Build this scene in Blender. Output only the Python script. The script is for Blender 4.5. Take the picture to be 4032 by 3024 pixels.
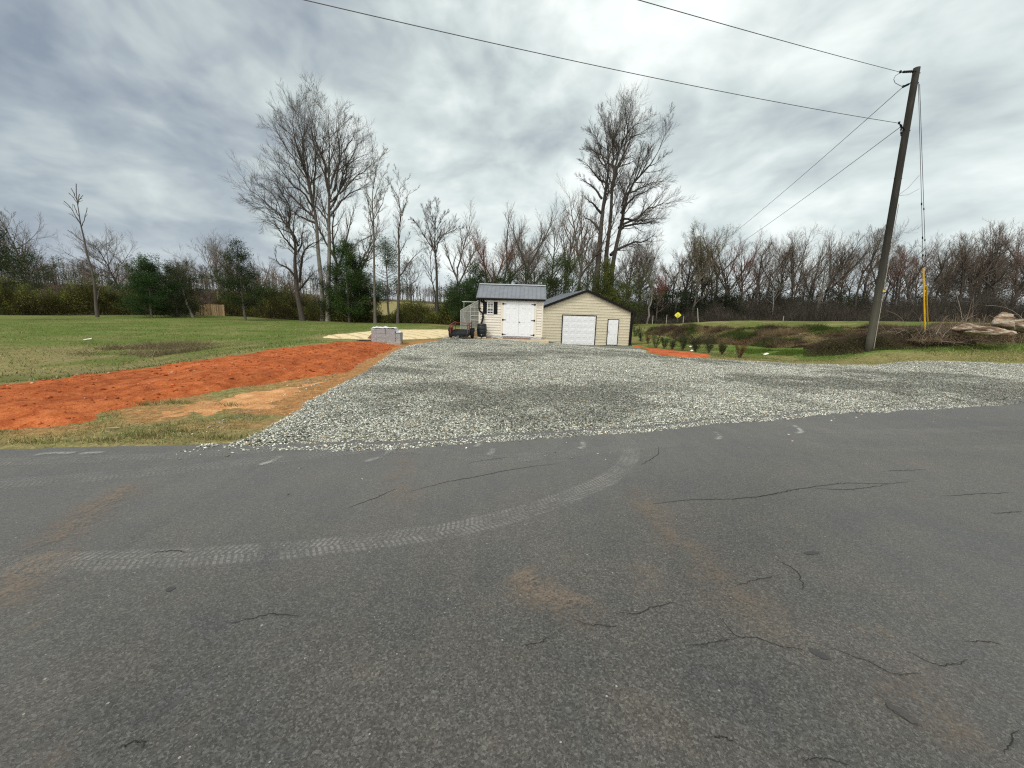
import bpy, math, numpy as np
from mathutils import Vector, Matrix

for o in list(bpy.data.objects):
    bpy.data.objects.remove(o, do_unlink=True)
SC = bpy.context.scene
COL = SC.collection
rad = math.radians

# ---------------------------------------------------------------- camera
FPX = 1540.0; PITCH = math.atan(282 / FPX); ROLL = 0.03; EYE = 1.6
cF = np.array([0, math.cos(PITCH), -math.sin(PITCH)])
_R0 = np.array([1., 0, 0]); _U0 = np.array([0, math.sin(PITCH), math.cos(PITCH)])
cR = _R0 * math.cos(ROLL) + _U0 * math.sin(ROLL)
cU = _U0 * math.cos(ROLL) - _R0 * math.sin(ROLL)
cC = np.array([0, 0, EYE])
cam_d = bpy.data.cameras.new('camera'); cam = bpy.data.objects.new('camera', cam_d); COL.objects.link(cam)
cam_d.sensor_width = 36; cam_d.sensor_fit = 'HORIZONTAL'; cam_d.lens = FPX / 4032 * 36
cam_d.clip_start = 0.05; cam_d.clip_end = 3000
cam.matrix_world = Matrix(((cR[0], cU[0], -cF[0], 0), (cR[1], cU[1], -cF[1], 0), (cR[2], cU[2], -cF[2], EYE), (0, 0, 0, 1)))
SC.camera = cam

# ---------------------------------------------------------------- sky and sun
SUN_EL, SUN_AZ = rad(52), rad(215)      # azimuth clockwise from +Y: behind the camera, to the left
world = bpy.data.worlds.new('World'); SC.world = world; world.use_nodes = True

class NT:
    """tiny node-tree builder"""
    def __init__(s, tree):
        s.t = tree; s.n = tree.nodes; s.l = tree.links
    def add(s, typ, **kw):
        nd = s.n.new(typ)
        for k, v in kw.items():
            if k.startswith('_'): setattr(nd, k[1:], v)
        for k, v in kw.items():
            if not k.startswith('_'): s.put(nd.inputs[int(k[1:])] if (k[0] == 'i' and k[1:].isdigit()) else nd.inputs[k.replace('__', ' ')], v)
        return nd
    def put(s, sock, v):
        if isinstance(v, bpy.types.NodeSocket): s.l.new(v, sock)
        elif v is not None:
            if hasattr(sock.default_value, '__len__') and not hasattr(v, '__len__'): v = (v,) * len(sock.default_value)
            if hasattr(sock.default_value, '__len__') and len(sock.default_value) == 4 and len(v) == 3: v = (*v, 1)
            sock.default_value = v
    def math(s, op, a, b=None, c=None, clamp=False):
        nd = s.n.new('ShaderNodeMath'); nd.operation = op; nd.use_clamp = clamp
        s.put(nd.inputs[0], a)
        if b is not None: s.put(nd.inputs[1], b)
        if c is not None: s.put(nd.inputs[2], c)
        return nd.outputs[0]
    def vmath(s, op, a, b=None, out=0):
        nd = s.n.new('ShaderNodeVectorMath'); nd.operation = op
        s.put(nd.inputs[0], a)
        if b is not None: s.put(nd.inputs[1], b)
        return nd.outputs[out]
    def noise(s, vec, scale, detail=3, rough=.55, dist=0, col=False):
        nd = s.add('ShaderNodeTexNoise', Vector=vec, Scale=scale, Detail=detail, Roughness=rough, Distortion=dist)
        return nd.outputs['Color'] if col else nd.outputs['Fac']
    def vor(s, vec, scale, feature='F1', out='Distance', rnd=1.0):
        nd = s.add('ShaderNodeTexVoronoi', _feature=feature, Vector=vec, Scale=scale, Randomness=rnd)
        return nd.outputs[out]
    def ramp(s, fac, stops, interp='LINEAR'):
        nd = s.n.new('ShaderNodeValToRGB'); cr = nd.color_ramp; cr.interpolation = interp
        while len(cr.elements) < len(stops): cr.elements.new(.5)
        for e, (p, c) in zip(cr.elements, stops):
            e.position = p; e.color = (*c, 1) if hasattr(c, '__len__') else (c, c, c, 1)
        s.put(nd.inputs[0], fac); return nd.outputs[0]
    def mix(s, fac, a, b, mode='MIX'):
        nd = s.n.new('ShaderNodeMix'); nd.data_type = 'RGBA'; nd.blend_type = mode
        s.put(nd.inputs[0], fac); s.put(nd.inputs[6], a); s.put(nd.inputs[7], b); return nd.outputs[2]
    def step(s, v, a, b):
        nd = s.n.new('ShaderNodeMapRange'); nd.interpolation_type = 'SMOOTHSTEP'
        s.put(nd.inputs[0], v); nd.inputs[1].default_value = a; nd.inputs[2].default_value = b; return nd.outputs[0]
    def bump(s, h, strength=.5, dist=.02):
        return s.add('ShaderNodeBump', Strength=strength, Distance=dist, Height=h).outputs[0]
    def scale(s, vec, v):
        return s.vmath('MULTIPLY', vec, v)

def build_sky():
    N = NT(world.node_tree); N.n.clear()
    out = N.n.new('ShaderNodeOutputWorld'); bg = N.n.new('ShaderNodeBackground')
    g = N.n.new('ShaderNodeTexCoord').outputs['Generated']
    sep = N.add('ShaderNodeSeparateXYZ', Vector=g)
    x, y, z = sep.outputs
    # rows of cloud lean down to the left: rotate, then flatten
    zz = N.math('POWER', N.math('MAXIMUM', z, 0.0001), .75)
    p = N.add('ShaderNodeCombineXYZ', X=x, Y=y, Z=N.math('MULTIPLY', zz, 1.75)).outputs[0]
    p = N.add('ShaderNodeMapping', Vector=p, Rotation=(0, rad(14), 0)).outputs[0]
    warp = N.noise(p, 1.6, 3, .5, 0, True)
    p2 = N.vmath('ADD', p, N.scale(N.vmath('SUBTRACT', warp, (.5, .5, .5)), (.32, .32, .32)))
    big = N.noise(p2, 1.3, 2, .45, .2)
    mid = N.noise(p2, 3.6, 4, .5, .1)
    fine = N.noise(p2, 10., 4, .55, .1)
    # cloud cover thickness
    t = N.math('ADD', N.math('MULTIPLY', N.math('SUBTRACT', big, .5), .60), N.math('MULTIPLY', N.math('SUBTRACT', mid, .5), .80))
    t = N.math('ADD', t, N.math('MULTIPLY', N.math('SUBTRACT', fine, .5), .34))
    t = N.math('ADD', t, .50)
    # cover thins to the right and overhead, thick bank low on the left
    t = N.math('ADD', t, N.math('MULTIPLY', x, .13))
    t = N.math('ADD', t, N.math('MULTIPLY', z, .10))
    c = N.ramp(t, [(.26, (.21, .25, .30)), (.38, (.31, .355, .39)), (.49, (.43, .485, .49)), (.59, (.55, .61, .60)), (.70, (.70, .75, .73)), (.86, (.88, .91, .89))])
    # bright band near the horizon
    hz = N.math('SUBTRACT', 1, N.step(N.math('ABSOLUTE', z), 0, .16))
    c = N.mix(N.math('MULTIPLY', hz, .45), c, (.58, .63, .70))
    # brightness added to the sky behind the viewer, to light the building fronts
    back = N.step(N.math('MULTIPLY', y, -1), -.1, .8)
    c = N.mix(back, c, (1.25, 1.22, 1.15))
    below = N.step(N.math('MULTIPLY', z, -1), 0, .05)
    c = N.mix(below, c, (.12, .11, .09))
    sky = N.n.new('ShaderNodeTexSky'); sky.sky_type = 'NISHITA'; sky.sun_disc = False
    sky.sun_elevation = SUN_EL; sky.sun_rotation = SUN_AZ
    add = N.mix(1.0, c, N.mix(1.0, sky.outputs[0], (.006, .006, .006), 'MULTIPLY'), 'ADD')
    N.put(bg.inputs[0], add); bg.inputs[1].default_value = 1.0
    N.l.new(bg.outputs[0], out.inputs[0])
build_sky()
sd = bpy.data.lights.new('sun', 'SUN'); sd.energy = 1.5; sd.angle = rad(14); sd.color = (1, .96, .9)
sun = bpy.data.objects.new('sun', sd); COL.objects.link(sun)
sdir = Vector((math.sin(SUN_AZ) * math.cos(SUN_EL), math.cos(SUN_AZ) * math.cos(SUN_EL), math.sin(SUN_EL)))
sun.rotation_euler = sdir.to_track_quat('Z', 'Y').to_euler(); sun.location = (0, -10, 40)
SC.view_settings.view_transform = 'Standard'; SC.view_settings.look = 'None'
SC.view_settings.exposure = 0.34; SC.view_settings.gamma = 1.0
SC.cycles.max_bounces = 5; SC.cycles.diffuse_bounces = 3; SC.cycles.transparent_max_bounces = 12
SC.cycles.use_denoising = False
SC.cycles.use_adaptive_sampling = False
try: SC.cycles.denoiser = 'OPENIMAGEDENOISE'; SC.cycles.denoising_input_passes = 'RGB_ALBEDO_NORMAL'; SC.cycles.denoising_prefilter = 'ACCURATE'
except Exception: pass
SC.cycles.pixel_filter_type = 'BLACKMAN_HARRIS'; SC.cycles.filter_width = 1.2
SC.cycles.use_light_tree = False

# ---------------------------------------------------------------- points from pixels
def ray(px, py): return cF + cR * (px - 2016) / FPX - cU * (py - 1512) / FPX
def at(px, py, Y):
    v = ray(px, py); return cC + v * (Y / v[1])

# ---------------------------------------------------------------- object helpers
rng = np.random.default_rng(7)
def link(o, parent=None):
    COL.objects.link(o)
    if parent is not None: o.parent = parent
    return o
def tag(o, label=None, cat=None, group=None, kind=None):
    if label: o['label'] = label
    if cat: o['category'] = cat
    if group: o['group'] = group
    if kind: o['kind'] = kind
    return o
def empty(name, loc, rz=0, label=None, cat=None, group=None):
    o = bpy.data.objects.new(name, None); o.empty_display_size = .2
    o.location = loc; o.rotation_euler = (0, 0, rz); link(o)
    return tag(o, label, cat, group)
def mesh_np(name, V, F, mat, parent=None, col=None, smooth=False):
    """V (n,3); F (m,k) faces all of size k, or a list of such arrays; col (n,3) point colour"""
    V = np.ascontiguousarray(V, dtype=np.float32)
    Fs = F if isinstance(F, list) else [F]
    Fs = [f for f in Fs if len(f)]
    me = bpy.data.meshes.new(name)
    me.vertices.add(len(V)); me.vertices.foreach_set('co', V.ravel())
    loops = np.concatenate([f.ravel() for f in Fs]).astype(np.int32)
    tot = np.concatenate([np.full(len(f), f.shape[1], np.int32) for f in Fs])
    st = np.concatenate([[0], np.cumsum(tot)[:-1]]).astype(np.int32)
    me.loops.add(len(loops)); me.loops.foreach_set('vertex_index', loops)
    me.polygons.add(len(tot)); me.polygons.foreach_set('loop_start', st); me.polygons.foreach_set('loop_total', tot)
    if smooth: me.polygons.foreach_set('use_smooth', np.ones(len(tot), bool))
    me.update(calc_edges=True)
    if col is not None:
        a = me.attributes.new('Col', 'FLOAT_COLOR', 'POINT')
        c = np.ones((len(V), 4), np.float32); c[:, :3] = col; a.data.foreach_set('color', c.ravel())
    if mat is not None: me.materials.append(mat)
    o = bpy.data.objects.new(name, me); link(o, parent)
    return o

class MB:
    """collects simple solids and builds them as one mesh"""
    def __init__(s): s.v = []; s.f = []
    def _add(s, V, F, M=None):
        b = len(s.v)
        for p in V:
            s.v.append(tuple(M @ Vector(p)) if M is not None else tuple(p))
        s.f += [tuple(b + i for i in f) for f in F]
        return s
    def box(s, x0, x1, y0, y1, z0, z1, M=None, bev=0):
        if bev > 0:
            b = min(bev, (x1 - x0) / 2.1, (y1 - y0) / 2.1, (z1 - z0) / 2.1)
            V = []
            for (ix, iy, iz) in [(i, j, k) for i in (0, 1) for j in (0, 1) for k in (0, 1)]:
                cx, cy, cz = (x0, x1)[ix], (y0, y1)[iy], (z0, z1)[iz]
                sx, sy, sz = (1, -1)[ix] * b, (1, -1)[iy] * b, (1, -1)[iz] * b
                V += [(cx + sx, cy + sy, cz), (cx + sx, cy, cz + sz), (cx, cy + sy, cz + sz)]
            g = lambda i, j, k, a: (i * 4 + j * 2 + k) * 3 + a
            F = []
            for k in (0, 1):
                q = [g(0, 0, k, 0), g(1, 0, k, 0), g(1, 1, k, 0), g(0, 1, k, 0)]; F.append(q if k else q[::-1])
            for j in (0, 1):
                q = [g(0, j, 0, 1), g(1, j, 0, 1), g(1, j, 1, 1), g(0, j, 1, 1)]; F.append(q[::-1] if j else q)
            for i in (0, 1):
                q = [g(i, 0, 0, 2), g(i, 1, 0, 2), g(i, 1, 1, 2), g(i, 0, 1, 2)]; F.append(q if i else q[::-1])
            for j in (0, 1):
                for k in (0, 1): F.append([g(0, j, k, 0), g(1, j, k, 0), g(1, j, k, 1), g(0, j, k, 1)])
            for i in (0, 1):
                for k in (0, 1): F.append([g(i, 0, k, 0), g(i, 1, k, 0), g(i, 1, k, 2), g(i, 0, k, 2)])
            for i in (0, 1):
                for j in (0, 1): F.append([g(i, j, 0, 1), g(i, j, 1, 1), g(i, j, 1, 2), g(i, j, 0, 2)])
            for i in (0, 1):
                for j in (0, 1):
                    for k in (0, 1): F.append([g(i, j, k, 0), g(i, j, k, 1), g(i, j, k, 2)])
            return s._add(V, F, M)
        V = [(x0, y0, z0), (x1, y0, z0), (x1, y1, z0), (x0, y1, z0), (x0, y0, z1), (x1, y0, z1), (x1, y1, z1), (x0, y1, z1)]
        F = [(0, 3, 2, 1), (4, 5, 6, 7), (0, 1, 5, 4), (1, 2, 6, 5), (2, 3, 7, 6), (3, 0, 4, 7)]
        return s._add(V, F, M)
    def bar(s, a, b, w, h=None, M=None):
        a = Vector(a); b = Vector(b); h = h or w; d = (b - a).normalized()
        r = Vector((0, 0, 1)) if abs(d.z) < .95 else Vector((0, 1, 0))
        n = d.cross(r).normalized() * w / 2; m = d.cross(n).normalized() * h / 2
        V = [a + n + m, a - n + m, a - n - m, a + n - m, b + n + m, b - n + m, b - n - m, b + n - m]
        return s._add(V, [(0, 1, 2, 3), (7, 6, 5, 4), (0, 4, 5, 1), (1, 5, 6, 2), (2, 6, 7, 3), (3, 7, 4, 0)], M)
    def tube(s, pts, r, seg=8, M=None, caps=True):
        pts = [Vector(p) for p in pts]; rs = r if hasattr(r, '__len__') else [r] * len(pts)
        V = []; F = []; n_prev = None
        for i, p in enumerate(pts):
            d = (pts[min(i + 1, len(pts) - 1)] - pts[max(i - 1, 0)]).normalized()
            if n_prev is None:
                ref = Vector((0, 0, 1)) if abs(d.z) < .9 else Vector((1, 0, 0)); n = d.cross(ref).normalized()
            else: n = (n_prev - d * n_prev.dot(d)).normalized()
            n_prev = n; m = d.cross(n)
            for k in range(seg):
                a = 2 * math.pi * k / seg; V.append(p + (n * math.cos(a) + m * math.sin(a)) * rs[i])
        for i in range(len(pts) - 1):
            for k in range(seg):
                k2 = (k + 1) % seg; F.append((i * seg + k, i * seg + k2, (i + 1) * seg + k2, (i + 1) * seg + k))
        if caps:
            F.append(tuple(range(seg))[::-1]); F.append(tuple((len(pts) - 1) * seg + k for k in range(seg)))
        return s._add(V, F, M)
    def lathe(s, prof, seg=20, M=None):
        V = []; F = []
        for (r, z) in prof:
            for k in range(seg): a = 2 * math.pi * k / seg; V.append((r * math.cos(a), r * math.sin(a), z))
        for i in range(len(prof) - 1):
            for k in range(seg): k2 = (k + 1) % seg; F.append((i * seg + k, i * seg + k2, (i + 1) * seg + k2, (i + 1) * seg + k))
        F.append(tuple(range(seg))[::-1]); F.append(tuple((len(prof) - 1) * seg + k for k in range(seg)))
        return s._add(V, F, M)
    def quad(s, a, b, c, d): return s._add([a, b, c, d], [(0, 1, 2, 3)])
    def panel(s, x0, x1, z0, z1, y, out=.012, bev=.03):
        """raised moulded panel on a face looking to -Y"""
        g = bev * .35
        V = [(x0, y, z0), (x1, y, z0), (x1, y, z1), (x0, y, z1),
             (x0 + g, y + out * .8, z0 + g), (x1 - g, y + out * .8, z0 + g), (x1 - g, y + out * .8, z1 - g), (x0 + g, y + out * .8, z1 - g),
             (x0 + bev, y - out * .4, z0 + bev), (x1 - bev, y - out * .4, z0 + bev), (x1 - bev, y - out * .4, z1 - bev), (x0 + bev, y - out * .4, z1 - bev)]
        F = [(8, 9, 10, 11)]
        for a in (0, 4):
            for k in range(4): k2 = (k + 1) % 4; F.append((a + k, a + k2, a + 4 + k2, a + 4 + k))
        return s._add(V, F)
    def build(s, name, mat, parent=None, smooth=False):
        me = bpy.data.meshes.new(name); me.from_pydata(s.v, [], s.f); me.update()
        me.materials.append(mat)
        if smooth: me.polygons.foreach_set('use_smooth', np.ones(len(me.polygons), bool))
        o = bpy.data.objects.new(name, me); link(o, parent); return o

def copy_tree(o, parent=None):
    c = o.copy(); link(c); c.parent = parent
    for ch in list(o.children): copy_tree(ch, c)
    return c

# ---------------------------------------------------------------- materials
def mat_base(name):
    m = bpy.data.materials.new(name); m.use_nodes = True
    N = NT(m.node_tree); b = N.n['Principled BSDF']; return m, N, b
def mat_plain(name, c, rough=.6, var=.12, vscale=6, metal=0, bump=.0, bscale=60, spec=.4, dirt=None, dscale=1.5, damt=.4):
    m, N, b = mat_base(name)
    co = N.n.new('ShaderNodeTexCoord').outputs['Object']
    n = N.noise(co, vscale, 4, .6)
    dark = tuple(v * (1 - var) for v in c); light = tuple(min(1, v * (1 + var)) for v in c)
    col = N.ramp(n, [(.3, dark), (.7, light)])
    if dirt:
        d = N.step(N.noise(co, dscale, 5, .65, .5), .5, .75)
        col = N.mix(N.math('MULTIPLY', d, damt), col, dirt)
    N.put(b.inputs['Base Color'], col); b.inputs['Roughness'].default_value = rough; b.inputs['Metallic'].default_value = metal
    b.inputs['Specular IOR Level'].default_value = spec
    if bump: N.put(b.inputs['Normal'], N.bump(N.noise(co, bscale, 3, .6), bump, .01))
    return m
def mat_attr(name, rough=.85, transl=0., vscale=3., var=.3, fine=0, bark=False):
    m, N, b = mat_base(name)
    a = N.add('ShaderNodeAttribute', _attribute_name='Col').outputs['Color']
    co = N.n.new('ShaderNodeTexCoord').outputs['Object']
    k = N.noise(co, vscale, 4, .6)
    if bark:
        k2 = N.noise(N.scale(co, (9, 9, 1.2)), 1.0, 4, .7, .6)
        k = N.math('ADD', N.math('MULTIPLY', k, .45), N.math('MULTIPLY', k2, .55))
        N.put(b.inputs['Normal'], N.bump(k2, .8, .04))
    f = N.ramp(k, [(.32, 1 - var), (.68, 1 + var)])
    col = N.mix(1.0, a, f, 'MULTIPLY')
    N.put(b.inputs['Base Color'], col); b.inputs['Roughness'].default_value = rough; b.inputs['Specular IOR Level'].default_value = .2
    if transl:
        t = N.add('ShaderNodeBsdfTranslucent', Color=col); mx = N.add('ShaderNodeMixShader', i0=transl, i1=b.outputs[0], i2=t.outputs[0])
        N.l.new(mx.outputs[0], N.n['Material Output'].inputs[0])
    return m

M_ = {}
M_['bark'] = mat_attr('bark', .9, 0, 2., .35, bark=True)
M_['twig'] = mat_attr('twig', .9, 0, .6, .3)
M_['leaf'] = mat_attr('foliage', .75, .25, .7, .4)
M_['blade'] = mat_attr('grass_blades', .8, .3, .8, .25)
M_['stone'] = mat_attr('crushed_stone', .9, 0, 25., .3)

# ---------------------------------------------------------------- terrain
CTRL = np.array([
 (-40,0,0),(-20,0,0),(-5,2,0),(0,0,0),(5,3,0),(12,5,0),(25,9,0.1),(0,-10,0),(20,-10,0),(-20,-10,0),(-60,-30,0),(60,-30,0),(0,-40,0),
 (-12,4.2,-.02),(-6,4.6,0),(-3,5,0),(1.5,6,0),(5,7.2,0),(12.4,9.6,.02),(-30,3,-.05),
 (0,8,.02),(5,10,0),(12,12,0),(0,14,.03),(4,16,0),(-3,19,.03),(0,21,.02),(6,20,-.18),(2,22.4,-.1),(3,25,-.36),(1.8,29,-.36),(4,29.5,-.66),(9,30.6,-.66),(9,38,-.66),(2,38,-.6),(7,24,-.42),(8.5,27,-.6),(10,20,-.15),(14,15,0.02),(20,14,.2),(30,17,.6),
 (-4,24,.03),(0,26,.0),(0,30,-.1),
 (10.5,33,-.62),(12,29,-.5),(10.5,24,-.4),(11,18,-.12),(12.5,21,-.25),(14,17.5,.05),(15.4,16.8,.45),(18,15.8,.5),(22,15.8,.72),(19,17.5,.9),
 (14,32,.92),(17,28,1.1),(21,24,1.4),(24,20,1.6),(30,21,1.68),(14.3,38,.8),(30,35,1.45),(40,40,1.55),(26,63,.6),(60,65,1.),(60,35,1.8),(80,60,1.5),(45,25,1.7),(60,10,1.2),
 (5,45,-.5),(13,46,0.2),(13,60,.1),(0,40,-.15),(0,60,0),
 (-8,25,-.05),(-6,30,-.03),(-10,22,-.07),(-10,48,-.06),(-18,52,-.31),(-30,56,-.4),(-55,60,-.39),(-65,50,-.64),(-49,64,-.37),
 (-25,22,-.55),(-11.5,10.5,-.42),(-13,8,-.4),(-14,16,-.38),(-20,12,-.6),(-30,30,-.5),(-20,35,-.4),(-15,28,-.25),(-14,21,-.25),
 (-9,10,-.02),(-9,14,.0),(-9.6,7.2,-.02),(-7,9,.08),(-6,13,.12),(-6,16,.1),(-4.5,12,.03),(-6.5,6.5,.02),
 (-100,100,-1),(-150,60,-1.5),(-110,30,-1.2),(-60,20,-1),(-45,95,.2),(-55,150,4.4),(0,110,0),(0,150,2.5),(80,110,2),(-150,200,6),(-300,200,9),(0,220,4),(120,200,5),(250,200,6),(-70,220,6.5),(150,80,3),
 (0,500,8),(300,500,8),(-300,500,18),(-500,100,8),(500,100,8),(400,-200,0),(-400,-200,0),(0,-300,0)], float)
CTRL[:19, 2] *= 1
def _rbf():
    P = CTRL[:, :2]; n = len(P)
    D = np.sqrt(((P[:, None] - P[None]) ** 2).sum(-1) + .36)
    A = np.zeros((n + 3, n + 3)); A[:n, :n] = D; A[:n, n] = 1; A[:n, n + 1:] = P; A[n:, :n] = A[:n, n:].T
    return np.linalg.solve(A, np.concatenate([CTRL[:, 2], [0, 0, 0]]))
_W = _rbf()
def vnoise(x, y, s, seed=0):
    """smooth value noise in 0..1"""
    x = np.asarray(x) / s + seed * 17.3; y = np.asarray(y) / s - seed * 9.1
    xi = np.floor(x).astype(np.int64); yi = np.floor(y).astype(np.int64); fx = x - xi; fy = y - yi
    fx = fx * fx * (3 - 2 * fx); fy = fy * fy * (3 - 2 * fy)
    def h(a, b):
        v = (a * 374761393 + b * 668265263 + seed * 1442695) & 0x7fffffff
        v = ((v ^ (v >> 13)) * 1274126177) & 0x7fffffff
        return ((v ^ (v >> 16)) & 0xffff) / 65535.
    return (h(xi, yi) * (1 - fx) + h(xi + 1, yi) * fx) * (1 - fy) + (h(xi, yi + 1) * (1 - fx) + h(xi + 1, yi + 1) * fx) * fy
def fbm(x, y, s, seed=0, o=4):
    r = 0; a = .5; t = 0
    for i in range(o):
        r = r + a * vnoise(x, y, s / 2 ** i, seed + i); t += a; a *= .5
    return r / t
def hz0(x, y):
    x = np.asarray(x, float); y = np.asarray(y, float); sh = x.shape; x = x.ravel(); y = y.ravel()
    out = np.empty(len(x)); P = CTRL[:, :2]; n = len(P)
    for i in range(0, len(x), 40000):
        a = x[i:i + 40000]; b = y[i:i + 40000]
        D = np.sqrt((a[:, None] - P[:, 0]) ** 2 + (b[:, None] - P[:, 1]) ** 2 + .36)
        out[i:i + 40000] = D @ _W[:n] + _W[n] + _W[n + 1] * a + _W[n + 2] * b
    return out.reshape(sh)
def sdf(x, y, poly):
    """distance inside polygon positive"""
    P = np.array(poly, float); Q = np.roll(P, -1, 0)
    d2 = np.full(x.shape, 1e18); ins = np.zeros(x.shape, bool)
    for (ax, ay), (bx, by) in zip(P, Q):
        ex, ey = bx - ax, by - ay; t = np.clip(((x - ax) * ex + (y - ay) * ey) / (ex * ex + ey * ey + 1e-12), 0, 1)
        d2 = np.minimum(d2, (x - ax - t * ex) ** 2 + (y - ay - t * ey) ** 2)
        c = ((ay > y) != (by > y)) & (x < (bx - ax) * (y - ay) / (by - ay + 1e-12) + ax); ins ^= c
    return np.where(ins, 1, -1) * np.sqrt(d2)
def sm(v, a, b):
    t = np.clip((v - a) / (b - a), 0, 1); return t * t * (3 - 2 * t)

ROAD_EDGE = [(-400, -28), (-60, -1.5), (-30, 1.9), (-14, 3.35), (-9, 3.72), (-5.48, 3.98), (-3.02, 4.40), (-1.03, 4.89), (1.49, 5.72), (5.09, 7.04), (12.35, 9.3), (22, 11.6), (45, 15), (90, 17), (400, 10)]
ROAD_POLY = ROAD_EDGE + [(400, -60), (-400, -90)]
GRAVEL_POLY = [(-3.4, 4.0), (-3.45, 4.6), (-3.45, 5.44), (-3.5, 5.88), (-3.6, 6.81), (-3.85, 9.03), (-4.15, 11.28), (-4.6, 15.5), (-4.5, 18.07), (-4.1, 19.9), (-4.2, 23.0), (-3.0, 22.75), (0, 22.7), (2.0, 22.6), (2.2, 25), (1.6, 29.7), (5, 30.2), (9.05, 30.7), (9.2, 27.5),
 (8.3, 24), (7.3, 21), (6.4, 18.2), (6.6, 16.9), (9.2, 16.1), (14, 15.3), (18, 14.7), (24, 14.8), (32, 15.8), (45, 17), (70, 17), (70, 13), (45, 13), (22, 10.8), (12.3, 8.8), (5, 6.6), (1.5, 5.3), (-1, 4.5)]
CLAY_POLY = [(-14, 4.6), (-10.02, 5.72), (-9.55, 6.18), (-9.3, 6.92), (-9.05, 8.17), (-8.85, 9.43), (-8.65, 12.93), (-7.9, 16.9), (-6.01, 18.0), (-4.6, 16.1), (-4.4, 14.25), (-4.1, 10.98), (-3.95, 9.52), (-4.44, 8.4), (-5.0, 7.1), (-5.35, 6.35), (-5.7, 5.85), (-5.85, 5.5), (-5.45, 5.08), (-5.5, 4.77), (-6.17, 4.5), (-7.19, 4.12), (-14, 3.9)]
SAND_POLY = [(-5.9, 5.9), (-5.5, 6.5), (-5.03, 7.18), (-4.42, 8.52), (-3.99, 9.57), (-4.18, 11.4), (-3.7, 10.2), (-3.6, 8.69), (-3.4, 6.52), (-3.45, 5.74), (-3.56, 5.44), (-4.03, 5.35), (-4.39, 5.15), (-4.9, 5.05), (-5.3, 5.3)]
STRAW_POLY = [(-10.6, 20.9), (-11.6, 24.5), (-11.3, 29.5), (-9.5, 33), (-6, 34.5), (-3.6, 34), (-3.2, 27), (-3.6, 24.0), (-4.3, 22.2), (-5.5, 20.6), (-7.2, 19.7), (-9, 19.9)]
CLAY2_POLY = [(8.9, 30.5), (9.6, 30.6), (9.9, 27.5), (9.7, 24), (9.3, 20.5), (9.4, 18.3), (8.4, 16.7), (6.4, 17.2), (6.4, 18.5), (7.2, 21), (8.2, 24), (9.0, 27.5)]

def hz(x, y):
    """natural ground height without the laid sheets"""
    x = np.asarray(x, float); y = np.asarray(y, float)
    z = hz0(x, y)
    rd = sdf(x, y, ROAD_POLY)
    z = z * sm(-rd, 0, 1.2)
    z = z + (fbm(x, y, .8, 3) - .5) * .05 * sm(-rd, 0, .8)
    far = sm(np.hypot(x, y), 6, 25)
    z = z + (fbm(x, y, 3.5, 9) - .5) * .12 * far * sm(-rd, .5, 3) * (1 - sm(sdf(x, y, GRAVEL_POLY), -2, 0))
    z = z - .06 * sm(rd, -.05, .15)
    return z
def hzs(x, y): return float(hz(np.array([x]), np.array([y]))[0])

def axis(parts):
    out = []
    for a, b, s in parts: out.append(np.arange(a, b, s))
    return np.concatenate(out)
def grid_mesh(name, xs, ys, zf, mat, keep=None, colf=None, smooth=True):
    X, Y = np.meshgrid(xs, ys); Z = zf(X, Y); nx, ny = len(xs), len(ys)
    I = np.arange(nx * ny).reshape(ny, nx)
    Fq = np.stack([I[:-1, :-1], I[:-1, 1:], I[1:, 1:], I[1:, :-1]], -1).reshape(-1, 4)
    V = np.stack([X, Y, Z], -1).reshape(-1, 3)
    if keep is not None:
        K = keep(X, Y).ravel(); Fq = Fq[K[Fq].any(1)]
        used = np.zeros(len(V), bool); used[Fq.ravel()] = True
        idx = np.cumsum(used) - 1; Fq = idx[Fq]; V = V[used]
    col = colf(V[:, 0], V[:, 1]) if colf else None
    return mesh_np(name, V, Fq, mat, None, col, smooth)

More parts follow.
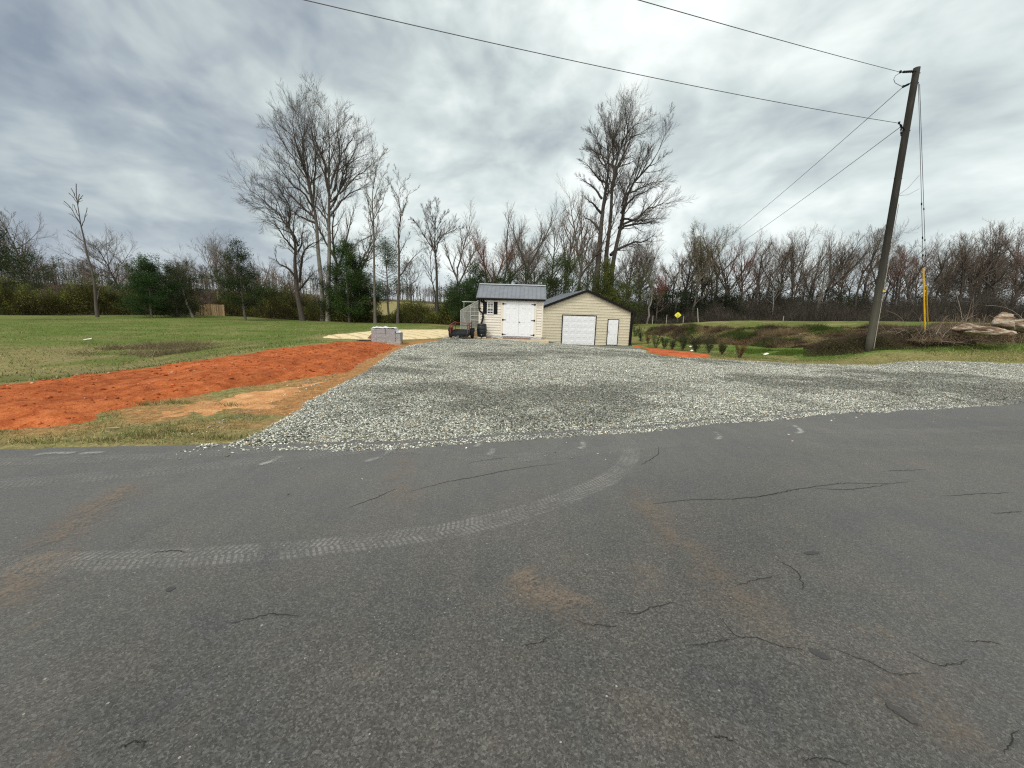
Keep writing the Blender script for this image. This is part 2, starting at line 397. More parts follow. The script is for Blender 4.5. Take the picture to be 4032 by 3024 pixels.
# zone weights of the grassland, used both by the ground material and by the blades that grow on it
def zones(x, y):
    """returns lush, dry, bare(orange), litter 0..1"""
    n1 = fbm(x, y, 2.2, 21); n2 = fbm(x, y, 7., 31); n3 = fbm(x, y, .5, 41)
    lush = sm(n2 * .6 + n1 * .4, .40, .66) * .8
    dry = sm(.62 * n1 + .38 * n3, .44, .64)
    # left field: green beyond the swale, brown rough in it
    swale = sm(sdf(x, y, [(-30, 8), (-14, 6.6), (-9.8, 8.5), (-9.6, 13), (-11, 18), (-15, 21), (-24, 17), (-40, 15)]), -1.2, 1.5)
    lf = (x < -9.5) & (y > 15)
    lush = np.where(lf, np.maximum(lush, .45), lush); dry = np.where(lf, dry * .45, dry)
    dry = np.maximum(dry, swale * (.15 + .7 * sm(n1, .42, .6))); lush = lush * (1 - .6 * swale)
    # bright new grass at the foot of the right bank
    toe = sm(sdf(x, y, [(11.8, 23), (12.6, 19.5), (13.4, 17.2), (15.6, 15.8), (18.2, 15.6), (22, 16), (22, 17), (17.5, 17), (15.2, 18.2), (15, 21), (13.8, 24.5)]), -.5, .6)
    lush = np.maximum(lush, toe); dry = dry * (1 - .8 * toe)
    # dead growth on the bank face
    bank = sm(sdf(x, y, [(11.6, 36), (12.6, 27), (14, 22), (15.5, 19.5), (18, 17.2), (23, 17.5), (24.5, 20), (20.5, 24.3), (16.5, 28.5), (14, 33), (13.6, 38)]), -.3, .8) * (1 - toe * .7)
    dry = np.maximum(dry, bank * .75); lush = lush * (1 - .8 * bank)
    verge = sm(sdf(x, y, [(6, 16.5), (13, 14.8), (18, 14.2), (30, 15), (45, 16), (45, 17.5), (20, 16), (14, 16.6), (9, 18)]), -.4, .4)
    dry = np.maximum(dry, verge * .75)
    rd = -sdf(x, y, ROAD_POLY); cl = -sdf(x, y, CLAY_POLY)
    near = sm(y, 9, 5) * (x < 0)
    dry = np.maximum(dry, near * sm(n1, .35, .6) * .8)
    bare = sm(.55 * n1 + .45 * n3, .56, .7) * near * sm(rd, .3, 1.2) * .8
    bare = np.maximum(bare, sm(cl, .7, 0) * sm(n3, .35, .6) * .55)
    dry = np.maximum(dry, sm(cl, 1.3, .2) * .9 * (y > 7))
    ge = sm(-sdf(x, y, GRAVEL_POLY), 1.5, .2) * (x < -2) * (y < 21); lush = lush * (1 - ge); dry = np.maximum(dry, ge * .9); bare = np.maximum(bare, ge * .75 * (y > 5.6))
    dist = -sdf(x, y, STRAW_POLY)
    dry = np.maximum(dry, sm(dist, 1.6, 0) * .7)
    # woodland floor
    hedge = sm(sdf(x, y, HEDGE_POLY), -1, .6)
    wood = np.maximum(hedge, sm(sdf(x, y, WOOD_POLY), -2, 2))
    farfield = sm(sdf(x, y, [(-90, 75), (40, 75), (60, 160), (-120, 160)]), -3, 3)
    lush = lush * (1 - farfield); dry = np.maximum(dry, farfield)
    return lush, dry, bare, wood
HEDGE_POLY = [(-200, 52), (-72, 49.5), (-66, 50), (-56, 60.5), (-50, 65), (-42, 64), (-38, 59), (-30, 56.5), (-18, 52.5), (-10, 48.5), (-4, 44), (4, 42), (12, 46), (14, 60), (0, 60), (-20, 66), (-40, 74), (-200, 76)]
WOOD_POLY = [(12, 58), (22, 66), (40, 66), (70, 60), (100, 50), (220, 40), (300, 300), (-400, 400), (-400, 160), (-120, 165), (40, 165), (30, 110), (14, 100)]

def ground_col(x, y):
    lush, dry, bare, wood = zones(x, y)
    g = np.array([.120, .140, .034]); gl = np.array([.085, .165, .026]); dr = np.array([.30, .24, .115]); br = np.array([.42, .19, .075]); wd = np.array([.10, .075, .045])
    c = g[None] * np.ones((len(x), 1))
    m = lambda c, t, k: c * (1 - k[:, None]) + t * k[:, None]
    c = m(c, gl, lush * .8); c = m(c, dr, dry * .7); c = m(c, br, bare); c = m(c, wd, wood)
    sw = sm(sdf(x, y, [(-30, 8), (-14, 6.6), (-9.8, 8.5), (-9.6, 13), (-11, 18), (-15, 21), (-24, 17), (-40, 15)]), -1.2, 1.5)
    c = m(c, np.array([.17, .14, .075]), sw * .35 * sm(fbm(x, y, 1.6, 52), .35, .6))
    return c

def mat_ground():
    m, N, b = mat_base('grassland')
    a = N.add('ShaderNodeAttribute', _attribute_name='Col').outputs['Color']
    co = N.n.new('ShaderNodeTexCoord').outputs['Object']
    n1 = N.noise(co, 1.1, 6, .65, .3); n2 = N.noise(co, 9., 5, .7, .4); n3 = N.noise(N.scale(co, (1, .45, 1)), 38., 3, .7)
    f = N.math('ADD', N.math('MULTIPLY', n2, .6), N.math('MULTIPLY', n3, .4))
    c = N.mix(1.0, a, N.ramp(f, [(.3, .38), (.5, .98), (.72, 2.0)]), 'MULTIPLY')
    c = N.mix(N.math('MULTIPLY', N.step(n1, .52, .72), .35), c, (.20, .155, .075))
    c = N.mix(N.math('MULTIPLY', N.step(n3, .62, .75), .35), c, (.34, .28, .15))
    N.put(b.inputs['Base Color'], c); b.inputs['Roughness'].default_value = .95; b.inputs['Specular IOR Level'].default_value = .1
    N.put(b.inputs['Normal'], N.bump(f, 1.0, .08)); return m
xs = axis([(-620, -120, 20), (-120, -40, 2.5), (-40, -16, .5), (-16, 16, .13), (16, 32, .3), (32, 60, 1), (60, 120, 3), (120, 640, 20)])
ys = axis([(-320, -20, 20), (-20, 3, 2), (3, 20, .11), (20, 36, .22), (36, 70, .8), (70, 170, 3), (170, 640, 15)])
ground = grid_mesh('ground', xs, ys, hz, mat_ground(), None, ground_col)
tag(ground, kind='structure')

# ---------------------------------------------------------------- road
def mat_asphalt():
    m, N, b = mat_base('asphalt')
    co = N.n.new('ShaderNodeTexCoord').outputs['Object']
    cells = N.vor(co, 120., 'F1', 'Color'); cv = N.add('ShaderNodeSeparateColor', Color=cells).outputs[0]
    c = N.ramp(cv, [(0, (.074, .071, .066)), (.35, (.106, .102, .095)), (.8, (.142, .137, .128)), (1, (.20, .195, .183))])
    fine = N.noise(co, 260., 3, .7); c = N.mix(1.0, c, N.ramp(fine, [(.35, .7), (.65, 1.3)]), 'MULTIPLY')
    # pale aggregate specks
    sp = N.vor(co, 22., 'F1', 'Distance'); sc = N.vor(co, 22., 'F1', 'Color')
    rnd = N.add('ShaderNodeSeparateColor', Color=sc)
    spk = N.math('MULTIPLY', N.math('LESS_THAN', sp, N.math('MULTIPLY', rnd.outputs[1], .12)), N.math('GREATER_THAN', rnd.outputs[0], .72))
    c = N.mix(N.math('MULTIPLY', spk, .8), c, (.52, .52, .48))
    sp2 = N.vor(co, 55., 'F1', 'Distance'); rn2 = N.add('ShaderNodeSeparateColor', Color=N.vor(co, 55., 'F1', 'Color')).outputs[0]
    c = N.mix(N.math('MULTIPLY', N.math('MULTIPLY', N.math('LESS_THAN', sp2, .3), N.math('GREATER_THAN', rn2, .88)), .35), c, (.30, .30, .28))
    # broad tonal drift, worn paler lanes and clay stains
    L = N.noise(N.scale(co, (.55, 1, 1)), .55, 5, .6, .4)
    c = N.mix(1.0, c, N.ramp(L, [(.3, (.80, .82, .84)), (.7, (1.20, 1.16, 1.10))]), 'MULTIPLY')
    L3 = N.noise(co, 2.4, 4, .6, .3); c = N.mix(1.0, c, N.ramp(L3, [(.34, (.90, .92, .95)), (.66, (1.12, 1.07, 1.0))]), 'MULTIPLY')
    pos = N.add('ShaderNodeSeparateXYZ', Vector=co)
    dist = N.math('ADD', pos.outputs[1], N.math('MULTIPLY', pos.outputs[0], -.33))
    edge = N.math('MAXIMUM', N.step(dist, 1.2, 4.4), N.math('MULTIPLY', N.step(N.math('ABSOLUTE', pos.outputs[0]), .9, 3.5), .75))
    c = N.mix(N.math('MULTIPLY', edge, .42), c, (.262, .256, .246))
    st = N.noise(co, 1.5, 6, .7, .6); st2 = N.noise(co, .45, 3, .5)
    stain = N.math('MULTIPLY', N.step(st, .56, .74), N.step(st2, .42, .62))
    c = N.mix(N.math('MULTIPLY', stain, .34), c, (.24, .175, .125))
    bl = N.math('MULTIPLY', N.step(N.noise(co, 3.6, 4, .6, .5), .62, .76), N.step(N.noise(co, 45, 3, .7), .45, .6)); c = N.mix(N.math('MULTIPLY', bl, .45), c, (.30, .20, .12))
    N.put(b.inputs['Base Color'], c); b.inputs['Roughness'].default_value = .88; b.inputs['Specular IOR Level'].default_value = .25
    h = N.math('ADD', N.math('MULTIPLY', cv, .6), N.math('MULTIPLY', fine, .6))
    N.put(b.inputs['Normal'], N.bump(h, .55, .008)); return m
def build_road():
    # fine wobbly far edge, coarse elsewhere
    E = np.array(ROAD_EDGE); pts = []
    for (a, b) in zip(E[:-1], E[1:]):
        n = max(1, int(np.hypot(*(b - a)) / .05)) if (a[0] > -16 and b[0] < 46) else 4
        for k in range(n): pts.append(a + (b - a) * k / n)
    pts = np.array(pts + [E[-1]])
    # smooth the corners
    w = (fbm(pts[:, 0], pts[:, 1], .35, 5) - .5) * .10 + (fbm(pts[:, 0], pts[:, 1], 2.5, 6) - .5) * .16
    pts[:, 1] += w
    low = np.array([(x, -40.) for x in pts[:, 0]])
    n = len(pts); V = np.zeros((3 * n, 3)); V[:n, :2] = pts; V[n:2 * n, :2] = low
    V[2 * n:, :2] = pts + [0, .03]; V[2 * n:, 2] = -.05
    i = np.arange(n - 1)
    F = np.concatenate([np.stack([n + i, n + i + 1, i + 1, i], -1), np.stack([i, i + 1, 2 * n + i + 1, 2 * n + i], -1)])
    r = mesh_np('road', V, F, mat_asphalt()); tag(r, kind='structure')
    return r
road = build_road()

# dusty tyre tracks, stains, patches and cracks lying on the asphalt
def gxy(px, py):
    v = ray(px, py); P = cC + v * (0 - EYE) / v[2]; return P[:2]
def smooth_line(pts, n):
    P = np.array(pts, float); d = np.concatenate([[0], np.cumsum(np.hypot(*np.diff(P, axis=0).T))]); t = np.linspace(0, d[-1], n)
    # catmull-rom
    out = []
    for s in t:
        k = min(np.searchsorted(d, s, 'right') - 1, len(P) - 2); u = (s - d[k]) / (d[k + 1] - d[k] + 1e-9)
        p0 = P[max(k - 1, 0)]; p1 = P[k]; p2 = P[k + 1]; p3 = P[min(k + 2, len(P) - 1)]
        out.append(.5 * ((2 * p1) + (-p0 + p2) * u + (2 * p0 - 5 * p1 + 4 * p2 - p3) * u * u + (-p0 + 3 * p1 - 3 * p2 + p3) * u ** 3))
    return np.array(out)
def ribbon(name, pts, width, z, mat, n=60, parent=None, taper=False):
    P = smooth_line(pts, n); T = np.gradient(P, axis=0); T /= np.linalg.norm(T, axis=1)[:, None] + 1e-9
    Nn = np.stack([-T[:, 1], T[:, 0]], -1); w = width / 2 * np.ones(n)
    if taper: w = w * np.sqrt(np.sin(np.linspace(.05, math.pi - .05, n)))
    V = np.zeros((2 * n, 3)); V[:n, :2] = P + Nn * w[:, None]; V[n:, :2] = P - Nn * w[:, None]; V[:, 2] = z
    i = np.arange(n - 1); F = np.stack([i, n + i, n + i + 1, i + 1], -1)
    o = mesh_np(name, V, F, mat, parent)
    uv = o.data.uv_layers.new(name='UVMap'); s = np.concatenate([[0], np.cumsum(np.hypot(*np.diff(P, axis=0).T))])
    U = np.stack([np.concatenate([s, s]), np.concatenate([np.zeros(n), np.ones(n)])], -1)
    uv.data.foreach_set('uv', U[F.ravel()].astype(np.float32).ravel()); return o
def mat_track(name, c, amt, tread=True, length=1.0, freq=26.):
    m, N, b = mat_base(name)
    uv = N.n.new('ShaderNodeTexCoord').outputs['UV']; co = N.n.new('ShaderNodeTexCoord').outputs['Object']
    s = N.add('ShaderNodeSeparateXYZ', Vector=uv); u, v = s.outputs[0], s.outputs[1]
    ew = .16 if tread else .5
    e = N.math('MULTIPLY', N.step(v, 0, ew), N.math('SUBTRACT', 1, N.step(v, 1 - ew, 1)))
    ends = N.math('MULTIPLY', N.step(u, 0, min(.3, .12 * length)), N.math('SUBTRACT', 1, N.step(u, length - min(.4, .2 * length), length)))
    a = N.math('MULTIPLY', e, ends)
    if tread:
        chev = N.math('ABSOLUTE', N.math('SUBTRACT', v, .5))
        ph = N.math('ADD', N.math('MULTIPLY', u, freq), N.math('MULTIPLY', chev, 2.2))
        sh = N.math('ADD', ph, N.math('MULTIPLY', N.math('GREATER_THAN', v, .5), .5))
        bl = N.math('LESS_THAN', N.math('FRACT', sh), .52)
        groove = N.math('LESS_THAN', N.math('ABSOLUTE', N.math('SUBTRACT', N.math('FRACT', N.math('MULTIPLY', v, 4)), .5)), .42)
        tr = N.math('MULTIPLY', bl, groove)
        a = N.math('MULTIPLY', a, N.math('ADD', .22, N.math('MULTIPLY', tr, .78)))
    n = N.noise(co, 3.5, 5, .7, .4); n2 = N.noise(co, 60., 3, .7)
    a = N.math('MULTIPLY', a, N.step(N.math('ADD', N.math('MULTIPLY', n, .55), N.math('MULTIPLY', n2, .45)), .40, .64))
    a = N.math('MULTIPLY', a, amt)
    N.put(b.inputs['Base Color'], c); b.inputs['Roughness'].default_value = .95; b.inputs['Specular IOR Level'].default_value = .1
    tp = N.n.new('ShaderNodeBsdfTransparent'); mx = N.add('ShaderNodeMixShader', i0=a, i1=tp.outputs[0], i2=b.outputs[0])
    N.l.new(mx.outputs[0], N.n['Material Output'].inputs[0]); return m
def build_marks():
    def trk(pix, width, amt, z, name='tyre_track', c=(.40, .385, .36), tread=True, freq=26., n=90):
        pts = [gxy(*q) for q in pix]; P = smooth_line(pts, n); L = float(np.hypot(*np.diff(P, axis=0).T).sum())
        ribbon(name, pts, width, z, mat_track(name + '_dust', c, amt, tread, L, freq), n, road)
    zz = .0022
    trk([(2395, 1680), (2470, 1740), (2480, 1800), (2420, 1870), (2290, 1935), (2130, 1995), (1960, 2045), (1700, 2100), (1300, 2150), (800, 2190), (200, 2215), (-400, 2250)], .24, .46, zz, n=140)
    trk([(2185, 1695), (2180, 1740), (2100, 1790), (1950, 1815), (1760, 1820)], .26, .20, zz + .0012)
    trk([(1300, 1752), (1450, 1765), (1650, 1772), (1850, 1800), (2000, 1805), (2300, 1780), (2700, 1740)], .26, .22, zz + .0024)
    trk([(1700, 1740), (1400, 1775), (1000, 1820), (600, 1860), (100, 1900), (-400, 1930)], .27, .26, zz + .0036)
    trk([(1300, 1748), (800, 1790), (300, 1812), (-300, 1830)], .25, .26, zz + .0048)
    trk([(3000, 1640), (3200, 1690), (3500, 1700), (3900, 1690), (4300, 1680)], .28, .22, zz)
    trk([(2750, 1660), (3000, 1720), (3300, 1760), (3700, 1770), (4200, 1760)], .28, .14, zz + .0012)
    # scuffs left by spinning wheels
    for pix in [[(1890, 1730), (1885, 1755), (1858, 1762)], [(1940, 1765), (1935, 1785), (1905, 1795)], [(2292, 1740), (2298, 1760), (2270, 1770)], [(2815, 1700), (2835, 1722), (2815, 1735)], [(3125, 1675), (3155, 1700), (3130, 1710)], [(1545, 1768), (1500, 1800), (1425, 1822)], [(1110, 1798), (1050, 1825), (1010, 1835)], [(300, 1785), (200, 1788), (120, 1795)], [(420, 1783), (340, 1787), (300, 1792)]]:
        trk(pix, .11, .75, zz + .006, 'wheel_scuff', (.50, .50, .47), False, n=24)
    # clay dust smears
    for pix, w, am in [([(560, 1890), (400, 1990), (260, 2110), (100, 2260), (-80, 2480)], .55, .55), ([(2020, 2250), (2130, 2330), (2260, 2380), (2400, 2410)], .42, .7), ([(2470, 1900), (2560, 2000), (2680, 2130), (2800, 2260), (3000, 2420), (3200, 2560)], .50, .42), ([(1580, 1770), (1570, 1900), (1620, 2040)], .45, .3), ([(3450, 2620), (3700, 2850), (3900, 3000)], .45, .3)]:
        trk(pix, w, am, zz + .008, 'clay_smear', (.27, .205, .15), False)
    # cracks, drawn as thin near-black ribbons
    crack = mat_plain('crack_black', (.020, .019, .018), .95, .2)
    patch = mat_plain('crack_sealant', (.052, .052, .051), .85, .15, 20, bump=.3, bscale=90)
    R = np.random.default_rng(11)
    def crk(pix, w=.006, br=True):
        pts = [gxy(*q) for q in pix]; n = int(max(24, np.hypot(*(pts[0] - pts[-1])) / .025)); P = smooth_line(pts, n)
        P += R.normal(0, .0035, P.shape) + np.cumsum(R.normal(0, .002, P.shape), 0)
        ribbon('crack', P, w, .0034, crack, n, road, True)
    for q in [[(2560, 1985), (2700, 1970), (2950, 1962), (3150, 1925)], [(2950, 1965), (3100, 1935), (3300, 1905), (3480, 1905), (3600, 1895)], [(3200, 1922), (3350, 1925), (3500, 1905)], [(1600, 1938), (1750, 1900), (1850, 1880), (2000, 1850), (2200, 1825)], [(1370, 2000), (1480, 1960), (1560, 1925)],
              [(2430, 2412), (2520, 2412), (2580, 2385), (2660, 2370)], [(2260, 2440), (2340, 2465), (2440, 2475)], [(2700, 2540), (2850, 2515), (2890, 2510)], [(2840, 2440), (2900, 2510), (2980, 2520), (3080, 2555), (3160, 2565)], [(3260, 2545), (3340, 2580), (3420, 2600), (3520, 2650), (3620, 2640)], [(3560, 2560), (3700, 2620), (3820, 2600)],
              [(2060, 2545), (2170, 2510)], [(3480, 2770), (3560, 2830), (3620, 2850)], [(3950, 2970), (4000, 2900), (4032, 2890)], [(900, 2455), (1080, 2420), (1180, 2430)], [(2890, 2310), (2960, 2290), (3060, 2270)], [(3050, 2200), (3130, 2250), (3150, 2320)],
              [(580, 2935), (520, 2930), (470, 2950)], [(600, 2175), (680, 2172), (730, 2178)], [(3700, 1955), (3860, 1945), (3990, 1940)], [(2800, 2900), (2860, 2920), (2890, 2925)], [(3160, 2995), (3250, 3000), (3360, 3040)], [(3480, 1855), (3650, 1850)], [(2000, 1800), (1900, 1815), (1830, 1830)], [(2590, 1760), (2590, 1790), (2530, 1830)], [(3800, 2530), (3900, 2540), (3960, 2550)], [(3900, 2020), (4030, 2015)]]:
        crk(q, .0042 if q[0][1] > 2300 else .0058)
    for q, w in [([(3185, 2555), (3215, 2572), (3240, 2580), (3262, 2597)], .05), ([(3490, 2768), (3530, 2800), (3565, 2825), (3610, 2848)], .05), ([(3165, 2180), (3195, 2178), (3225, 2175)], .04), ([(655, 2322), (690, 2318)], .04)]:
        A0 = gxy(*q[0]); A1 = gxy(*q[-1]); c0 = (A0 + A1) / 2; d0 = (A1 - A0) / 2; n0 = np.array([-d0[1], d0[0]]); n0 /= np.linalg.norm(n0)
        th = np.linspace(0, 2 * math.pi, 19)[:-1]; rr = 1 + R.normal(0, .10, 18)
        V = [(*(c0 + d0 * math.cos(t) * r_ + n0 * w * .5 * math.sin(t) * r_), .0030) for t, r_ in zip(th, rr)]
        m = MB(); m._add(V, [tuple(range(18))]); m.build('sealant_patch', patch, road)
build_marks()

# ---------------------------------------------------------------- laid sheets
def sheet(name, poly, box, res, thick, rise, noise_s, noise_a, mat, lumps=0, colf=None):
    x0, x1, y0, y1 = box
    def d(X, Y): return sdf(X, Y, poly) + (fbm(X, Y, noise_s, 77) - .5) * noise_a + (fbm(X, Y, noise_s * .25, 78) - .5) * noise_a * .5
    def zf(X, Y):
        dd = d(X, Y)
        z = hz(X, Y); rd = sdf(X, Y, ROAD_POLY); z = z + .06 * sm(rd, -.05, .15)
        z = z - .05 + (.05 + thick) * sm(dd, -rise * .3, rise)
        if lumps: z = z + (fbm(X, Y, .35, 61) - .5) * lumps * sm(dd, 0, rise)
        return z
    o = grid_mesh(name, np.arange(x0, x1, res), np.arange(y0, y1, res), zf, mat, lambda X, Y: d(X, Y) > -rise * .6, colf)
    tag(o, kind='structure'); return o, zf, d

def mat_gravel():
    m, N, b = mat_base('crushed_gravel')
    co = N.n.new('ShaderNodeTexCoord').outputs['Object']
    w = N.vmath('ADD', co, N.scale(N.noise(co, 14, 2, .5, 0, True), (.05, .05, .05)))
    d = N.vor(w, 24., 'F1', 'Distance'); rc = N.add('ShaderNodeSeparateColor', Color=N.vor(w, 24., 'F1', 'Color')).outputs[0]
    c = N.ramp(rc, [(0, (.10, .105, .09)), (.3, (.20, .205, .18)), (.62, (.36, .37, .33)), (1, (.60, .61, .56))])
    c = N.mix(1.0, c, N.ramp(d, [(.25, 1.15), (.62, .42)]), 'MULTIPLY')
    f = N.noise(co, 70, 4, .7); c = N.mix(1.0, c, N.ramp(f, [(.35, .65), (.65, 1.35)]), 'MULTIPLY')
    L = N.noise(N.scale(co, (.6, 1, 1)), .42, 6, .62, .8); L2 = N.noise(co, 1.9, 4, .6, .3)
    k = N.math('ADD', N.math('MULTIPLY', L, .7), N.math('MULTIPLY', L2, .3))
    c = N.mix(1.0, c, N.ramp(k, [(.36, (.55, .56, .49)), (.5, (.90, .90, .82)), (.66, (1.25, 1.25, 1.15))]), 'MULTIPLY')
    wm = N.step(N.noise(co, .8, 4, .6), .56, .75); c = N.mix(N.math('MULTIPLY', wm, .3), c, (.34, .27, .18))
    N.put(b.inputs['Base Color'], c); b.inputs['Roughness'].default_value = .95; b.inputs['Specular IOR Level'].default_value = .1
    N.put(b.inputs['Normal'], N.bump(N.math('SUBTRACT', 1, d), 1.0, .03)); return m
gravel, gravel_z, gravel_d = sheet('gravel_lot', GRAVEL_POLY, (-5.2, 45, 3.6, 31), .09, .035, .5, 1.0, .26, mat_gravel(), .04)

def mat_clay(name, c1, c2, c3):
    m, N, b = mat_base(name)
    co = N.n.new('ShaderNodeTexCoord').outputs['Object']
    n = N.noise(co, 4.5, 6, .7, .4); n2 = N.noise(co, 32, 4, .7)
    k = N.math('ADD', N.math('MULTIPLY', n, .55), N.math('MULTIPLY', n2, .45))
    c = N.ramp(k, [(.34, c1), (.5, c2), (.64, c3)])
    big = N.noise(co, .7, 4, .6, .5); c = N.mix(1.0, c, N.ramp(big, [(.35, .80), (.65, 1.2)]), 'MULTIPLY')
    rut = N.noise(N.add('ShaderNodeMapping', Vector=co, Rotation=(0, 0, rad(12)), Scale=(3.2, .35, 1)).outputs[0], 1.6, 5, .65, .3); c = N.mix(N.math('MULTIPLY', N.step(rut, .52, .70), .45), c, c3)
    c = N.mix(N.math('MULTIPLY', N.step(rut, .46, .30), .45), c, c1)
    N.put(b.inputs['Base Color'], c); b.inputs['Roughness'].default_value = .95; b.inputs['Specular IOR Level'].default_value = .1
    N.put(b.inputs['Normal'], N.bump(k, 1.0, .07)); return m
clay, clay_z, clay_d = sheet('clay_embankment', CLAY_POLY, (-21, -4, 3.4, 19.5), .07, .10, .9, 1.2, .5, mat_clay('red_clay', (.19, .042, .013), (.41, .105, .031), (.57, .19, .068)), .09)
sand, sand_z, sand_d = sheet('sandy_strip', SAND_POLY, (-7, -3, 4.4, 12.5), .06, .03, 1.0, .9, 1.0, mat_clay('sandy_clay', (.44, .19, .075), (.58, .29, .12), (.72, .44, .22)), .03)
clay2, clay2_z, clay2_d = sheet('clay_patch', CLAY2_POLY, (5.8, 10.5, 16, 31.5), .12, .05, .4, 1.0, .5, mat_clay('bright_red_clay', (.28, .055, .018), (.48, .11, .038), (.60, .19, .075)), .05)
def mat_straw():
    m, N, b = mat_base('raked_straw')
    co = N.n.new('ShaderNodeTexCoord').outputs['Object']
    rot = N.add('ShaderNodeMapping', Vector=co, Rotation=(0, 0, rad(-31)))
    wv = N.add('ShaderNodeTexWave', _wave_type='BANDS', _bands_direction='X', Vector=rot.outputs[0], Scale=.34, Distortion=1.2, Detail=3)
    n = N.noise(N.scale(rot.outputs[0], (1, .15, 1)), 14, 4, .7)
    c = N.ramp(n, [(.3, (.52, .41, .23)), (.6, (.74, .62, .38)), (.75, (.80, .72, .50))])
    ln = N.step(wv.outputs[1], .16, .0); c = N.mix(N.math('MULTIPLY', ln, .55), c, (.30, .20, .10))
    N.put(b.inputs['Base Color'], c); b.inputs['Roughness'].default_value = .9; b.inputs['Specular IOR Level'].default_value = .1
    N.put(b.inputs['Normal'], N.bump(n, .6, .03)); return m
straw, straw_z, straw_d = sheet('straw_pad', STRAW_POLY, (-12.5, -2.5, 19, 36), .14, .05, .8, 1.6, .8, mat_straw(), .02)
# ---------------------------------------------------------------- materials of built things
vinyl = mat_plain('cream_vinyl', (.64, .60, .52), .55, .05, 3, dirt=(.45, .40, .32), damt=.25)
trimw = mat_plain('cream_trim', (.67, .62, .52), .5, .05, 3)
white = mat_plain('white_paint', (.72, .74, .76), .45, .03, 2, dirt=(.55, .56, .56), damt=.15)
black = mat_plain('black_metal', (.009, .009, .010), .7, .2, 5, spec=.15)
tan_metal = mat_plain('tan_sheet_metal', (.55, .505, .38), .45, .05, 1.5, dirt=(.34, .30, .21), dscale=.8, damt=.2)
roof_grey = mat_plain('grey_roof_metal', (.20, .215, .235), .42, .12, 3, metal=.25, dirt=(.27, .28, .30), dscale=2, damt=.5)
glass_dark = mat_plain('dark_window_glass', (.012, .014, .016), .08, .2, 2, spec=.6)
concrete = mat_plain('pale_concrete', (.52, .44, .30), .9, .12, 6, bump=.3, dirt=(.34, .28, .19), dscale=3, damt=.5)
block_grey = mat_plain('block_concrete', (.25, .255, .26), .92, .12, 14, bump=.5, bscale=90, dirt=(.22, .21, .20), dscale=5, damt=.4)
brick_red = mat_plain('paver_brick', (.17, .11, .095), .9, .35, 7, bump=.4, dirt=(.24, .20, .18), dscale=6, damt=.7)
wood_raw = mat_plain('raw_wood', (.34, .22, .12), .85, .25, 5, bump=.3)
wood_tan = mat_plain('cedar_boards', (.40, .26, .13), .85, .22, 4, bump=.3, dirt=(.24, .17, .11), dscale=3, damt=.5)
alu = mat_plain('aluminium_frame', (.42, .43, .42), .4, .06, 5, metal=.4)
barrel_m = mat_plain('black_barrel_plastic', (.010, .014, .014), .42, .25, 3)
tyre_m = mat_plain('tyre_rubber', (.014, .014, .014), .85, .25, 12)
rim_m = mat_plain('red_rim', (.30, .018, .015), .5, .2, 8)
rail_m = mat_plain('rusty_red_rail', (.17, .045, .035), .65, .35, 9)
deck_m = mat_plain('dark_trailer_deck', (.018, .020, .023), .75, .4, 8, spec=.2)
steel = mat_plain('bright_steel', (.45, .46, .47), .35, .2, 8, metal=.8)
def mat_poly():
    m, N, b = mat_base('polycarbonate_sheet')
    co = N.n.new('ShaderNodeTexCoord').outputs['Object']
    n = N.noise(co, 2.5, 4, .6)
    N.put(b.inputs['Base Color'], N.ramp(n, [(.3, (.42, .43, .40)), (.7, (.60, .61, .57))])); b.inputs['Roughness'].default_value = .25
    tp = N.add('ShaderNodeBsdfTransparent', Color=(.85, .86, .82)); mx = N.add('ShaderNodeMixShader', i0=.24, i1=tp.outputs[0], i2=b.outputs[0])
    N.l.new(mx.outputs[0], N.n['Material Output'].inputs[0]); return m
poly_m = mat_poly()
def mat_wrap():
    m, N, b = mat_base('plastic_film')
    co = N.n.new('ShaderNodeTexCoord').outputs['Object']
    n = N.noise(N.scale(co, (5, 5, 12)), 2.5, 5, .7, 1.2)
    N.put(b.inputs['Base Color'], (.85, .85, .86)); b.inputs['Roughness'].default_value = .2
    N.put(b.inputs['Normal'], N.bump(n, .9, .05))
    tp = N.n.new('ShaderNodeBsdfTransparent'); mx = N.add('ShaderNodeMixShader', i0=N.ramp(n, [(.42, .04), (.58, .14), (.70, .75)]), i1=tp.outputs[0], i2=b.outputs[0])
    N.l.new(mx.outputs[0], N.n['Material Output'].inputs[0]); return m
wrap_m = mat_wrap()

